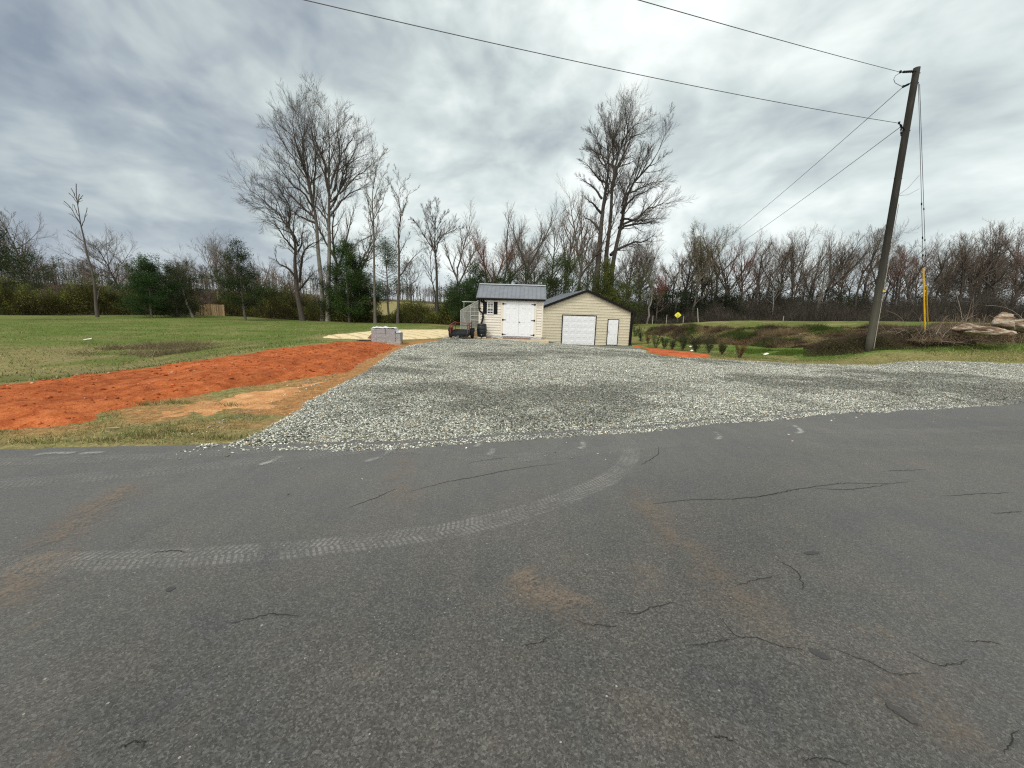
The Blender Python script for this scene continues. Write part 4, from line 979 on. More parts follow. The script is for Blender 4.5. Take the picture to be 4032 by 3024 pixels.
# ---------------------------------------------------------------- pallet of blocks
def build_pallet():
    px, py = -5.62, 17.55; zg = float(clay_z(np.array([px]), np.array([py]))[0]) + .01; yaw = rad(9)
    zg = max(zg, .03)
    Mp = Matrix.Translation((px, py, zg)) @ Matrix.Rotation(yaw, 4, 'Z')
    p = MB()
    for k in range(7): p.box(-.60, .60, -.50 + k * .155, -.50 + k * .155 + .09, .10, .12)
    for yy in (-.5, 0, .46): p.box(-.60, .60, yy - .02, yy + .03, .02, .098)
    for xx in (-.55, 0, .5): p.box(xx, xx + .09, -.50, .50, 0, .018)
    o = p.build('wooden_pallet', wood_raw); o.matrix_world = Mp; tag(o, 'wooden pallet under the shrink wrapped grey blocks', 'pallet')
    proto = {}
    def blk(x, y, z, rot, half=False, lab=''):
        key = half
        if key not in proto:
            w = .19 if half else .39
            m = MB(); m.box(-w / 2, w / 2, -.095, -.062, 0, .19); m.box(-w / 2, w / 2, .062, .095, 0, .19)
            for xx in ((-w / 2, -w / 2 + .033), (w / 2 - .033, w / 2)) + (() if half else ((-.017, .017),)): m.box(xx[0], xx[1], -.062, .062, 0, .19)
            proto[key] = m.build('concrete_block', block_grey); ob = proto[key]
        else: ob = proto[key].copy(); link(ob)
        ob.matrix_world = Mp @ Matrix.Translation((x, y, .122 + z)) @ Matrix.Rotation(rot, 4, 'Z')
        tag(ob, lab, 'concrete block', 'grey blocks stacked on the pallet')
    H = math.pi / 2
    rows = [-.40, -.20, .0, .20, .40]
    # bottom, middle and top layers; the front row is laid by hand
    lay = {0: [(-.50, 1), (-.305 + .10, 0), (.195 + .0, 0), (.50, 1)], 1: [(-.50, 1), (-.205, 0), (.195, 0), (.50, 1)], 2: [(-.50, 1), (-.205, 0), (.195, 0)]}
    tier = ['bottom', 'middle', 'top']; dep = ['front', 'second', 'middle', 'fourth', 'rear']
    pos = {0: ['left end', 'left centre', 'right centre', 'right end'], 1: ['left end', 'left centre', 'right centre', 'right end'], 2: ['left end', 'centre', 'right']}
    for L in range(3):
        for j, y in enumerate(rows):
            for i, (x, half) in enumerate(lay[L]):
                if L == 2 and j > 3: continue
                if half and j in (1,): pass
                jit = (np.random.default_rng(L * 50 + j * 7 + i).normal(0, .006, 2))
                if half: blk(x + jit[0], y + jit[1], L * .193, 0, True, f'{pos[L][i]} half block, {dep[j]} row of the {tier[L]} layer on the pallet')
                else: blk(x + jit[0], y + jit[1], L * .193, 0, False, f'{pos[L][i]} grey block, {dep[j]} row of the {tier[L]} layer on the pallet')
    # crumpled shrink wrap
    V = []; F = []
    R = np.random.default_rng(5)
    ring = [(-.615, -.515), (-.3, -.53), (0, -.525), (.3, -.53), (.615, -.515), (.63, -.2), (.625, .2), (.615, .515), (.2, .53), (-.2, .53), (-.615, .515), (-.63, .2), (-.63, -.2)]
    zs = [.13, .25, .36, .46, .58, .69, .745]
    n = len(ring); fine = 6; rr = []
    for i in range(n):
        a = np.array(ring[i]); b = np.array(ring[(i + 1) % n])
        for k in range(fine): rr.append(a + (b - a) * k / fine)
    rr = np.array(rr); m = len(rr)
    for zi, z in enumerate(zs):
        for q in rr:
            # the last column of the top layer is missing: film steps down on the right
            sx = q[0]; zt = z
            if sx > .40 and z > .52: zt = .52 + (z - .52) * .12 ; 
            s = 1 + R.normal(0, .006) - (.02 if zi == len(zs) - 1 else 0)
            V.append((q[0] * s, q[1] * s, zt + R.normal(0, .008)))
    for zi in range(len(zs) - 1):
        for k in range(m): F.append((zi * m + k, zi * m + (k + 1) % m, (zi + 1) * m + (k + 1) % m, (zi + 1) * m + k))
    w = MB(); w._add(V, F); wo = w.build('plastic_wrap', wrap_m); wo.matrix_world = Mp
    tag(wo, 'torn clear plastic wrap around the pallet of grey blocks', 'plastic wrap')
    # bunched film on top and a torn flap at the right foot
    t = MB(); g = 16; V = []; F = []
    for i in range(g):
        for j in range(g):
            x = -.60 + 1.2 * i / (g - 1); y = -.50 + 1.0 * j / (g - 1); zt = .715 if x < .38 else .53
            V.append((x, y, zt + abs(R.normal(0, .022)) + .012))
    for i in range(g - 1):
        for j in range(g - 1): F.append((i * g + j, (i + 1) * g + j, (i + 1) * g + j + 1, i * g + j + 1))
    t._add(V, F); bm = mat_plain('bunched_film', (.62, .62, .64), .3, .1, 10); t.build('bunched_top_film', bm, wo)
    t = MB(); V = []; F = []
    for i in range(10):
        for j in range(5):
            x = .05 + .62 * i / 9; V.append((x, -.56 - .10 * j / 4 + R.normal(0, .02), max(.01, .16 - .16 * j / 4 + R.normal(0, .03))))
    for i in range(9):
        for j in range(4): F.append((i * 5 + j, (i + 1) * 5 + j, (i + 1) * 5 + j + 1, i * 5 + j + 1))
    t._add(V, F); t.build('torn_film_flap', wrap_m, wo)
    # things lying left of the pallet
    o = MB(); o.box(-.42, .42, -.10, .10, 0, .03); o.box(-.40, .30, .12, .25, .0, .03); o.box(-.30, .42, -.06, .04, .034, .06)
    b = o.build('scrap_lumber', mat_plain('dark_wet_lumber', (.055, .04, .03), .8, .3, 6)); b.location = (px - 1.10, py + .35, hzs(px - 1.10, py + .35) + .07); b.rotation_euler.z = .12; tag(b, 'dark scrap boards lying left of the block pallet', 'boards')
    o = MB(); o._add([(-.22, -.15, .10), (.16, -.17, .02), (.17, .17, .02), (-.12, .16, .30), (-.215, -.155, .112), (.165, -.175, .032), (.175, .175, .032), (-.115, .165, .312)], [(3, 2, 1, 0), (4, 5, 6, 7), (0, 1, 5, 4), (1, 2, 6, 5), (2, 3, 7, 6), (3, 0, 4, 7)])
    o._add([(.17, .17, .0), (.17, -.17, .0), (-.16, -.17, .005), (-.16, .17, .005)], [(0, 1, 2, 3)])
    b = o.build('cardboard_flap', mat_plain('brown_cardboard', (.20, .095, .045), .85, .15, 5)); b.location = (px - .80, py + .45, hzs(px - .8, py + .45) + .12); tag(b, 'folded brown cardboard piece leaning beside the block pallet', 'cardboard')
    o = MB(); o.box(-.20, .20, -.09, .09, 0, .025, bev=.006); b = o.build('green_tray', mat_plain('green_plastic', (.03, .10, .03), .5, .2, 6)); b.location = (px - 1.25, py + .6, hzs(px - 1.25, py + .6) + .06); tag(b, 'small green plastic sheet on the boards left of the pallet', 'sheet')
build_pallet()

# ---------------------------------------------------------------- board fence panel at the field edge
def build_board_fence():
    a = at(776, 1243, 63.5); b = at(893, 1244, 64.5)
    x0, x1 = a[0], b[0]; y = 64.; W = x1 - x0; z = min(hzs(x0, y), hzs(x1, y)) - .02
    z = .5 * (a[2] + b[2])
    t = empty('board_fence_panel', (x0, y, z), .02, 'weathered tan vertical board fence panel standing alone at the field edge', 'fence')
    n = 32; m = MB(); R = np.random.default_rng(3)
    for k in range(n):
        xa = W * k / n + .006; m.box(xa, W * (k + 1) / n - .006, -.012 + R.normal(0, .004), .012, -.3, 1.82 + R.normal(0, .008))
    m.build('boards', wood_tan, t)
    m = MB()
    for zz in (.3, .95, 1.6): m.box(0, W, .016, .06, zz, zz + .09)
    m.build('back_rail', wood_tan, t)
    for xx in (.02, W / 2, W - .12):
        m = MB(); m.box(xx, xx + .1, .062, .16, -.4, 1.80); m.build('post', wood_tan, t)
build_board_fence()

# ---------------------------------------------------------------- poles, wires, sign
def mat_pole():
    m, N, b = mat_base('creosote_pole')
    co = N.n.new('ShaderNodeTexCoord').outputs['Object']
    n = N.noise(N.scale(co, (14, 14, .8)), 1.0, 5, .7, .5); n2 = N.noise(co, 1.2, 4, .6)
    hgt = N.add('ShaderNodeSeparateXYZ', Vector=co).outputs[2]
    c = N.ramp(n, [(.3, (.006, .0055, .004)), (.55, (.022, .020, .014)), (.75, (.060, .056, .040))])
    c = N.mix(N.math('MULTIPLY', N.step(N.math('ADD', hgt, N.math('MULTIPLY', n2, 2.5)), 6.5, 1.0), .50), c, (.13, .125, .090))
    N.put(b.inputs['Base Color'], c); b.inputs['Roughness'].default_value = .9; N.put(b.inputs['Normal'], N.bump(n, .8, .02)); return m
pole_m = mat_pole()
wire_m = mat_plain('aluminium_wire', (.10, .10, .105), .6, .1, 2)
yel_m = mat_plain('yellow_guard', (.72, .42, .02), .5, .12, 4)
PB = at(3418, 1385, 17.0); PT = at(3611, 268, 16.9)
def build_pole():
    base = Vector(PB); top = Vector(PT); zb = hzs(base.x, base.y)
    t = empty('utility_pole', (base.x, base.y, zb), 0, 'tall leaning wooden utility pole beside the gravel at right', 'utility pole')
    T = top - Vector((base.x, base.y, zb)); m = MB()
    pts = []; rs = []
    for k in range(14):
        f = k / 13; wob = .02 * math.sin(f * 5); pts.append(Vector((0, 0, -.3)) * (1 - f) + T * f + Vector((wob, wob * .5, 0))); rs.append(.136 - .030 * f)
    m.tube(pts, rs, 20)
    # bevelled top
    m.build('pole_shaft', pole_m, t, True)
    ax = lambda f, off: T * f + Vector(off)
    # dead-end insulators on the top, pointing at their wires
    def insul(name, a, b, r, n):
        m = MB(); a = Vector(a); b = Vector(b); pts = []; rs = []
        for k in range(n * 2 + 1):
            f = .15 + .7 * k / (n * 2); pts.append(a + (b - a) * f); rs.append(r if k % 2 else r * .45)
        m.tube([a, a + (b - a) * .15], .018, 6); m.tube(pts, rs, 10); m.tube([a + (b - a) * .85, b], .02, 6)
        m.tube([b - Vector((0, 0, .03)), b + Vector((0, 0, .05))], .035, 6)
        m.build(name, black, t)
    def rel(p): return Vector(p) - Vector((base.x, base.y, zb))
    I1 = rel(at(3545, 284, 16.6)); I2 = rel(at(3556, 342, 17.6)); A1 = ax(.985, (-.08, -.10, 0)); A2 = ax(.955, (-.10, .08, 0))
    insul('insulator', A1 + Vector((-.02, 0, 0)), I1, .045, 6); insul('insulator', A2, I2, .040, 6)
    I3 = rel(at(3540, 485, 16.8)); I4 = rel(at(3548, 498, 17.2)); A3 = ax(.80, (-.12, -.05, 0)); 
    insul('neutral_clamp', A3, I3, .035, 2); insul('neutral_clamp', ax(.785, (-.10, .08, 0)), I4, .03, 2)
    j = MB(); P = [rel(at(x, y, 16.9)) for (x, y) in [(3545, 286), (3526, 298), (3519, 312), (3524, 326), (3540, 335), (3556, 342)]]; j.tube(P, .010, 5); j.build('jumper_wire', wire_m, t)
    q = MB()
    for f in (.80, .955, .985, .64): q.tube([ax(f, (-.16, 0, 0)), ax(f, (.16, 0, 0))], .014, 6)
    q.build('through_bolt', black, t)
    q = MB(); p0 = ax(.232, (.10, -.14, 0)); q.box(p0.x - .06, p0.x + .06, p0.y - .02, p0.y, p0.z - .03, p0.z + .03); q.build('number_tag', yel_m, t)
    q = MB(); q.tube([ax(f, (.14 - .03 * f, -.09, 0)) for f in np.linspace(.0, .55, 12)], .012, 5); q.build('ground_strip', mat_plain('pale_ground_strip', (.34, .33, .29), .7, .15, 4), t)
    return base, T, zb, rel
pbase, pT, pz, prel = build_pole()
def wire(name, a, b, sag, r, label, cat='wire', n=40):
    a = Vector(a); b = Vector(b); m = MB()
    m.tube([a + (b - a) * (k / n) - Vector((0, 0, 4 * sag * (k / n) * (1 - k / n))) for k in range(n + 1)], r, 5)
    return tag(m.build(name, wire_m), label, cat, 'wires on the leaning utility pole')
# two conductors crossing overhead to the left, two running back to the far pole
e1 = at(2515, 0, 9.2) + np.array([0, 0, .119]); a1 = at(3545, 284, 16.6); d1 = e1 - a1
wire('power_line', a1, a1 + d1 * 2.2, .12, .0085, 'upper wire running overhead to the left from the leaning pole top')
e2 = at(1200, 0, 9.6) + np.array([0, 0, .444]); a2 = at(3540, 485, 16.8); d2 = e2 - a2
wire('power_line', a2, a2 + d2 * 1.8, .45, .0095, 'lower wire crossing the sky to the left, thicker one')
F1 = at(2672, 1068, 66.); F2 = at(2676, 1098, 66.)
wire('power_line', at(3556, 342, 17.6), F1, .7, .012, 'upper wire running back from the leaning pole to the far pole')
wire('power_line', at(3548, 498, 17.2), F2, .6, .012, 'lower wire running back from the leaning pole to the far pole')
def build_guys():
    for k, (q0, q1, y1) in enumerate([((3616, 322), (3642, 1302), 18.0), ((3621, 330), (3652, 1250), 21.5)]):
        a = Vector(at(*q0, 16.95)); b = Vector(at(q1[0], q1[1], y1)); g = hzs(b.x, b.y)
        # continue to the ground
        d = (b - a).normalized(); tt = (g - .1 - a.z) / d.z; e = a + d * tt
        t = empty('guy_wire', e, 0, ('front' if k == 0 else 'rear') + ' steel guy wire with yellow guard, ' + ('longer' if k == 0 else 'shorter') + ' guard of the two', 'guy wire', 'guy wires of the leaning pole')
        m = MB(); m.tube([a - e, Vector((0, 0, 0))], .0095, 5); m.build('strand', wire_m, t)
        f0 = .0
        lo = at(3640, 1302, y1) if k == 0 else at(3651, 1275, y1); hi = at(3632, 1060, y1) if k == 0 else at(3641, 1130, y1)
        zl, zh = lo[2], hi[2]; P = lambda z: (a + d * ((z - a.z) / d.z)) - e
        m = MB(); m.tube([P(zl), P(zh)], .030, 10); m.build('yellow_guard', yel_m, t)
        m = MB()
        for f in (.42, .55, .62): pp = (a + (e - a) * f) - e; m.tube([pp, pp + d * .10], .022, 6)
        m.build('wire_grip', black, t)
        if k == 0: m = MB(); m.tube([P(zl), Vector((0, 0, 0))], .022, 6); m.build('anchor_rod', alu, t)
    m = MB(); A = pbase.copy(); p0 = Vector((pbase.x, pbase.y, pz)) + pT * .58 + Vector((.10, 0, 0)); p1 = Vector(at(3620, 743, 17.2)); p2 = Vector(at(3620, 690, 17.2))
    for q in (p1, p2): m.tube([p0, p0 * .5 + q * .5 - Vector((0, 0, .10)), q], .006, 5)
    tag(m.build('thin_tie_wire', wire_m), 'thin loose tie wires between the leaning pole and its guy wires', 'wire')
build_guys()
def build_far_pole():
    b = at(2652, 1284, 66.); tp = at(2680, 1050, 66.)
    z = hzs(b[0], 66.)
    t = empty('utility_pole', (b[0], 66., z), 0, 'slim far grey utility pole behind the bank near the yellow sign', 'utility pole')
    T = Vector(tp) - Vector((b[0], 66., z)); m = MB(); m.tube([Vector((0, 0, -.3)), T * .5, T], [.17, .15, .12], 10); m.build('pole_shaft', mat_plain('grey_pole', (.20, .19, .16), .9, .25, 4), t, True)
    m = MB(); m.bar(T * .98 + Vector((-.2, 0, 0)), T * .98 + Vector((.2, 0, 0)), .06); m.tube([T, T + Vector((0, 0, .25))], .05, 8); m.build('pole_hardware', black, t)
build_far_pole()
def build_sign():
    c = Vector(at(2669, 1241, 63.)); z = hzs(c.x, 63.)
    t = empty('warning_sign', (c.x, 63., z), rad(-8), 'yellow diamond road sign on a thin post behind the bank', 'sign')
    h = .54; zc = c.z - z
    m = MB(); m.box(-.03, .03, .01, .05, -.3, zc + .62); m.build('post', mat_plain('galvanised_post', (.16, .18, .13), .6, .2, 5), t)
    m = MB(); m._add([(0, 0, zc - h), (h, 0, zc), (0, 0, zc + h), (-h, 0, zc), (0, .006, zc - h), (h, .006, zc), (0, .006, zc + h), (-h, .006, zc)], [(0, 1, 2, 3), (7, 6, 5, 4), (0, 4, 5, 1), (1, 5, 6, 2), (2, 6, 7, 3), (3, 7, 4, 0)])
    s = m.build('sign_face', mat_plain('sign_yellow', (.85, .80, .05), .5, .06, 3), t)
    m = MB(); y = -.003
    for i, (x0, w) in enumerate(((-.15, .05), (-.07, .05), (.01, .05), (.09, .05))): m.quad((x0, y, zc + .12), (x0 + w, y, zc + .12), (x0 + w, y, zc + .22), (x0, y, zc + .22))
    m._add([(.0 + .12 * math.cos(a), y, zc - .12 + .14 * math.sin(a)) for a in np.linspace(0, 2 * math.pi, 13)[:-1]], [tuple(range(12))])
    m.build('sign_marking', mat_plain('faded_grey_legend', (.42, .42, .36), .6, .2, 8), s)
    m = MB(); m.box(-.09, .09, -.02, .05, zc + h - .08, zc + h + .05); m.box(-.04, .04, -.02, .07, zc + h + .05, zc + h + .14); m.build('sign_topper', black, t)
build_sign()
# ---------------------------------------------------------------- vegetation builders
def nrm(a): return a / (np.linalg.norm(a, axis=-1, keepdims=True) + 1e-12)
def tubes(P, R, m):
    """P (N,K,3) centre lines, R (N,K) radii -> vertices, quads"""
    N, K, _ = P.shape
    T = nrm(np.gradient(P, axis=1)); d = nrm(P[:, -1] - P[:, 0])
    ref = np.where(np.abs(d[:, 2:3]) < .8, np.array([[0, 0, 1.]]), np.array([[1., 0, 0]]))[:, None, :]
    n1 = nrm(np.cross(T, ref)); n2 = np.cross(T, n1)
    a = np.arange(m) * 2 * math.pi / m
    V = P[:, :, None, :] + (n1[:, :, None, :] * np.cos(a)[None, None, :, None] + n2[:, :, None, :] * np.sin(a)[None, None, :, None]) * R[:, :, None, None]
    b = (np.arange(N)[:, None, None] * K + np.arange(K - 1)[None, :, None]) * m
    k = np.arange(m)[None, None, :]; k2 = (k + 1) % m
    F = np.stack([b + k, b + k2, b + m + k2, b + m + k], -1).reshape(-1, 4)
    return V.reshape(-1, 3), F
def sprout(P, R, L, n, rg, t0=.3, t1=.98, ang=(30, 55), ratio=.45, K=5, up=.15, wander=.12, rr=.55, rmin=.01, taper=.5, lenfn=None, down=0):
    """children for every parent branch; n may be an int or per-parent array"""
    N = len(P); n = np.full(N, n) if np.isscalar(n) else n
    idx = np.repeat(np.arange(N), n); M = len(idx)
    if M == 0: return np.zeros((0, K, 3)), np.zeros((0, K)), np.zeros(0)
    cs = np.concatenate([[0], np.cumsum(n)[:-1]]); j = np.arange(M) - cs[idx]
    tn = (j + rg.random(M)) / n[idx]; t = t0 + (t1 - t0) * tn
    Kp = P.shape[1]; f = t * (Kp - 1); i0 = np.minimum(f.astype(int), Kp - 2); u = (f - i0)[:, None]
    st = P[idx, i0] * (1 - u) + P[idx, i0 + 1] * u; rp = R[idx, i0] * (1 - u[:, 0]) + R[idx, i0 + 1] * u[:, 0]
    tg = nrm(P[idx, i0 + 1] - P[idx, i0])
    az = j * 2.4 + rg.random(N)[idx] * 6.28 + rg.normal(0, .5, M)
    ref = np.where(np.abs(tg[:, 2:3]) < .9, np.array([[0, 0, 1.]]), np.array([[1., 0, 0]]))
    n1 = nrm(np.cross(tg, ref)); n2 = np.cross(tg, n1)
    pr = n1 * np.cos(az)[:, None] + n2 * np.sin(az)[:, None]
    a = np.radians(rg.uniform(ang[0], ang[1], M))[:, None]
    d = nrm(tg * np.cos(a) + pr * np.sin(a))
    ln = L[idx] * ratio * (.65 + .7 * rg.random(M))
    ln = ln * (lenfn(tn) if lenfn else (1 - taper * tn))
    out = np.empty((M, K, 3)); out[:, 0] = st
    for k in range(1, K):
        d = nrm(d + np.array([0, 0, up - down]) / (K - 1) * 2 + rg.normal(0, wander, (M, 3)))
        out[:, k] = out[:, k - 1] + d * (ln / (K - 1))[:, None]
    r0 = np.clip(np.minimum(rp * rr * 1.3, ln * .013 + rmin), rmin, None)
    s = np.linspace(0, 1, K)[None]
    Rr = np.maximum(r0[:, None] * (1 - s) ** .8, rmin * .6)
    return out, Rr, ln
def resample(pts, K):
    P = np.array(pts, float); d = np.concatenate([[0], np.cumsum(np.linalg.norm(np.diff(P, axis=0), axis=1))]); t = np.linspace(0, d[-1], K); out = []
    for s in t:
        k = min(np.searchsorted(d, s, 'right') - 1, len(P) - 2); u = (s - d[k]) / (d[k + 1] - d[k] + 1e-9)
        p0 = P[max(k - 1, 0)]; p1 = P[k]; p2 = P[k + 1]; p3 = P[min(k + 2, len(P) - 1)]
        out.append(.5 * ((2 * p1) + (-p0 + p2) * u + (2 * p0 - 5 * p1 + 4 * p2 - p3) * u * u + (-p0 + 3 * p1 - 3 * p2 + p3) * u ** 3))
    return np.array(out), d[-1]
class Geo:
    def __init__(s): s.V = []; s.F = {3: [], 4: []}; s.C = []; s.n = 0
    def put(s, V, F, col):
        s.V.append(V); s.F[F.shape[1]].append(F + s.n); s.n += len(V)
        c = np.asarray(col, float); s.C.append(np.broadcast_to(c, (len(V), 3)) if c.ndim == 1 else c)
    def tubes(s, P, R, m, col):
        if len(P): V, F = tubes(P, R, m); s.put(V, F, col if np.ndim(col) == 1 else np.repeat(col, P.shape[1] * m, 0))
    def tris(s, C, size, rg, col, flat=0., stretch=1.):
        """scattered leaf-like triangles"""
        n = len(C); d1 = nrm(rg.normal(0, 1, (n, 3)) * np.array([1, 1, 1 - flat])); d2 = nrm(rg.normal(0, 1, (n, 3)) * np.array([1, 1, 1 - flat]))
        size = np.asarray(size) * np.ones(n); a = C + d1 * size[:, None] * stretch; b = C - d1 * size[:, None] * .6 * stretch + d2 * size[:, None] * .5; c = C - d1 * size[:, None] * .6 * stretch - d2 * size[:, None] * .5
        V = np.stack([a, b, c], 1).reshape(-1, 3); F = np.arange(3 * n).reshape(-1, 3)
        s.put(V, F, col if np.ndim(col) == 1 else np.repeat(col, 3, 0))
    def strands(s, A, B, w, col):
        """thin tapering slivers from A to B"""
        n = len(A); d = nrm(B - A); r = nrm(np.cross(d, rng.normal(0, 1, (n, 3)))) * (np.asarray(w) * np.ones(n))[:, None]
        V = np.stack([A - r, A + r, B], 1).reshape(-1, 3); F = np.arange(3 * n).reshape(-1, 3)
        s.put(V, F, col if np.ndim(col) == 1 else np.repeat(col, 3, 0))
    def build(s, name, mat, parent=None, smooth=False):
        Fs = [np.concatenate(f) for f in s.F.values() if f]
        return mesh_np(name, np.concatenate(s.V), Fs, mat, parent, np.concatenate(s.C), smooth)

GREY = np.array([.125, .112, .096]); DARK = np.array([.050, .043, .037]); PALE = np.array([.27, .255, .225]); BROWN = np.array([.140, .106, .080])
def finish_tree(root, levels, colors, sides, trunk_levels=2, buds=None, rg=None):
    tr = Geo(); cr = Geo()
    for i, (P, R, L) in enumerate(levels):
        m_ = sides[min(i, len(sides) - 1)]; cc = colors[min(i, len(colors) - 1)]
        if i == 0:
            h_ = P[..., 2] / P[..., 2].max(); w_ = sm(h_, .25, .6)[..., None]; cc = (np.array(colors[0]) * (1 - w_) + np.array(colors[1]) * w_).reshape(-1, 3); cc = np.repeat(cc, m_, 0)
            V, F = tubes(P, R, m_); tr.put(V, F, cc); continue
        (tr if i < trunk_levels else cr).tubes(P, R, m_, cc)
    tr.build('trunk', M_['bark'], root, True)
    cr.build('crown', M_['twig'], root)
    if buds is not None:
        col, size, share, lv = buds; g = Geo(); P = levels[lv][0]; sel = rg.random(len(P)) < share; P = P[sel]
        C = P[:, 1:].reshape(-1, 3); C = C + rg.normal(0, size * 1.2, C.shape)
        cc = np.array(col)[None] * (.6 + .8 * rg.random((len(C), 1))); g.tris(C, size, rg, cc); g.build('buds', M_['leaf'], root)

def bare_tree(name, H, seed, spread=.30, n1=16, t0=.35, ang=(30, 60), up=.35, r0=None, fork=0, col=(GREY, GREY, BROWN, BROWN), lean=(0, 0), n2=8, n3=7, n4=5, rmin=.009, buds=None, wander=.085, label=None, cat='tree', group=None, loc=(0, 0, 0)):
    rg = np.random.default_rng(seed); root = empty(name, loc, 0, label, cat, group)
    r0 = r0 or H * .011 + .05; K = 12
    z = np.linspace(-.4, H * (.62 if fork else .96), K); w = np.cumsum(rg.normal(0, H * .008, (K, 2)), 0) - 0
    w -= w[0]; P0 = np.zeros((1, K, 3)); P0[0, :, 2] = z; P0[0, :, 0] = w[:, 0] + lean[0] * z / H; P0[0, :, 1] = w[:, 1] + lean[1] * z / H
    s = np.linspace(0, 1, K); R0 = (r0 * (1 - (.55 if fork else .86) * s))[None]; R0[0, 0] *= 1.35; R0[0, 1] *= 1.05; L0 = np.array([H])
    if fork:
        Pa, Ra, La = sprout(P0, R0, L0, fork, rg, .62, .97, (15, 40), .60, 8, up * .55, wander * .6, .85, .03, .15)
        Ra = np.maximum(Ra, .02); Pb, Rb, Lb = sprout(P0, R0, L0, max(4, n1 // 3), rg, .35, .95, ang, spread * .8, 6, up, wander, .5, .02, .4)
        P1, R1, L1 = Pa, Ra, La
        lv = [(P0, R0, L0), (P1, R1, L1)]
        A, B, C = sprout(P1, R1, L1, n2 + 2, rg, .12, .98, (20, 44), .42, 6, up, wander, .6, .018, .45)
        P2 = np.concatenate([A, Pb]); R2 = np.concatenate([B, Rb]); L2 = np.concatenate([C, Lb])
    else:
        prof = lambda t: .35 + 1.1 * np.sin(np.pi * np.clip(t * .85 + .12, 0, 1)) * (1 - .25 * t)
        P1, R1, L1 = sprout(P0, R0, L0, n1, rg, t0, .98, ang, spread, 8, up, wander, .55, .02, 0, prof)
        lv = [(P0, R0, L0), (P1, R1, L1)]
        P2, R2, L2 = sprout(P1, R1, L1, n2, rg, .15, .98, (24, 48), .45, 6, up * .7, wander, .5, .012, .40)
    P3, R3, L3 = sprout(P2, R2, L2, n3, rg, .12, .99, (20, 45), .46, 4, up * .5, wander, .5, rmin, .35)
    P4, R4, L4 = sprout(P3, R3, L3, n4, rg, .1, 1., (20, 50), .50, 3, up * .4, wander, .7, rmin * .75, .3)
    lv += [(P2, R2, L2), (P3, R3, L3), (P4, R4, L4)]
    k = H / max(1., float(max(np.percentile(P4[..., 2], 99.7), .1))); lv = [(P * k, R, L * k) for (P, R, L) in lv]
    finish_tree(root, lv, col, [10, 6, 4, 3, 3], 2, buds, rg)
    return root

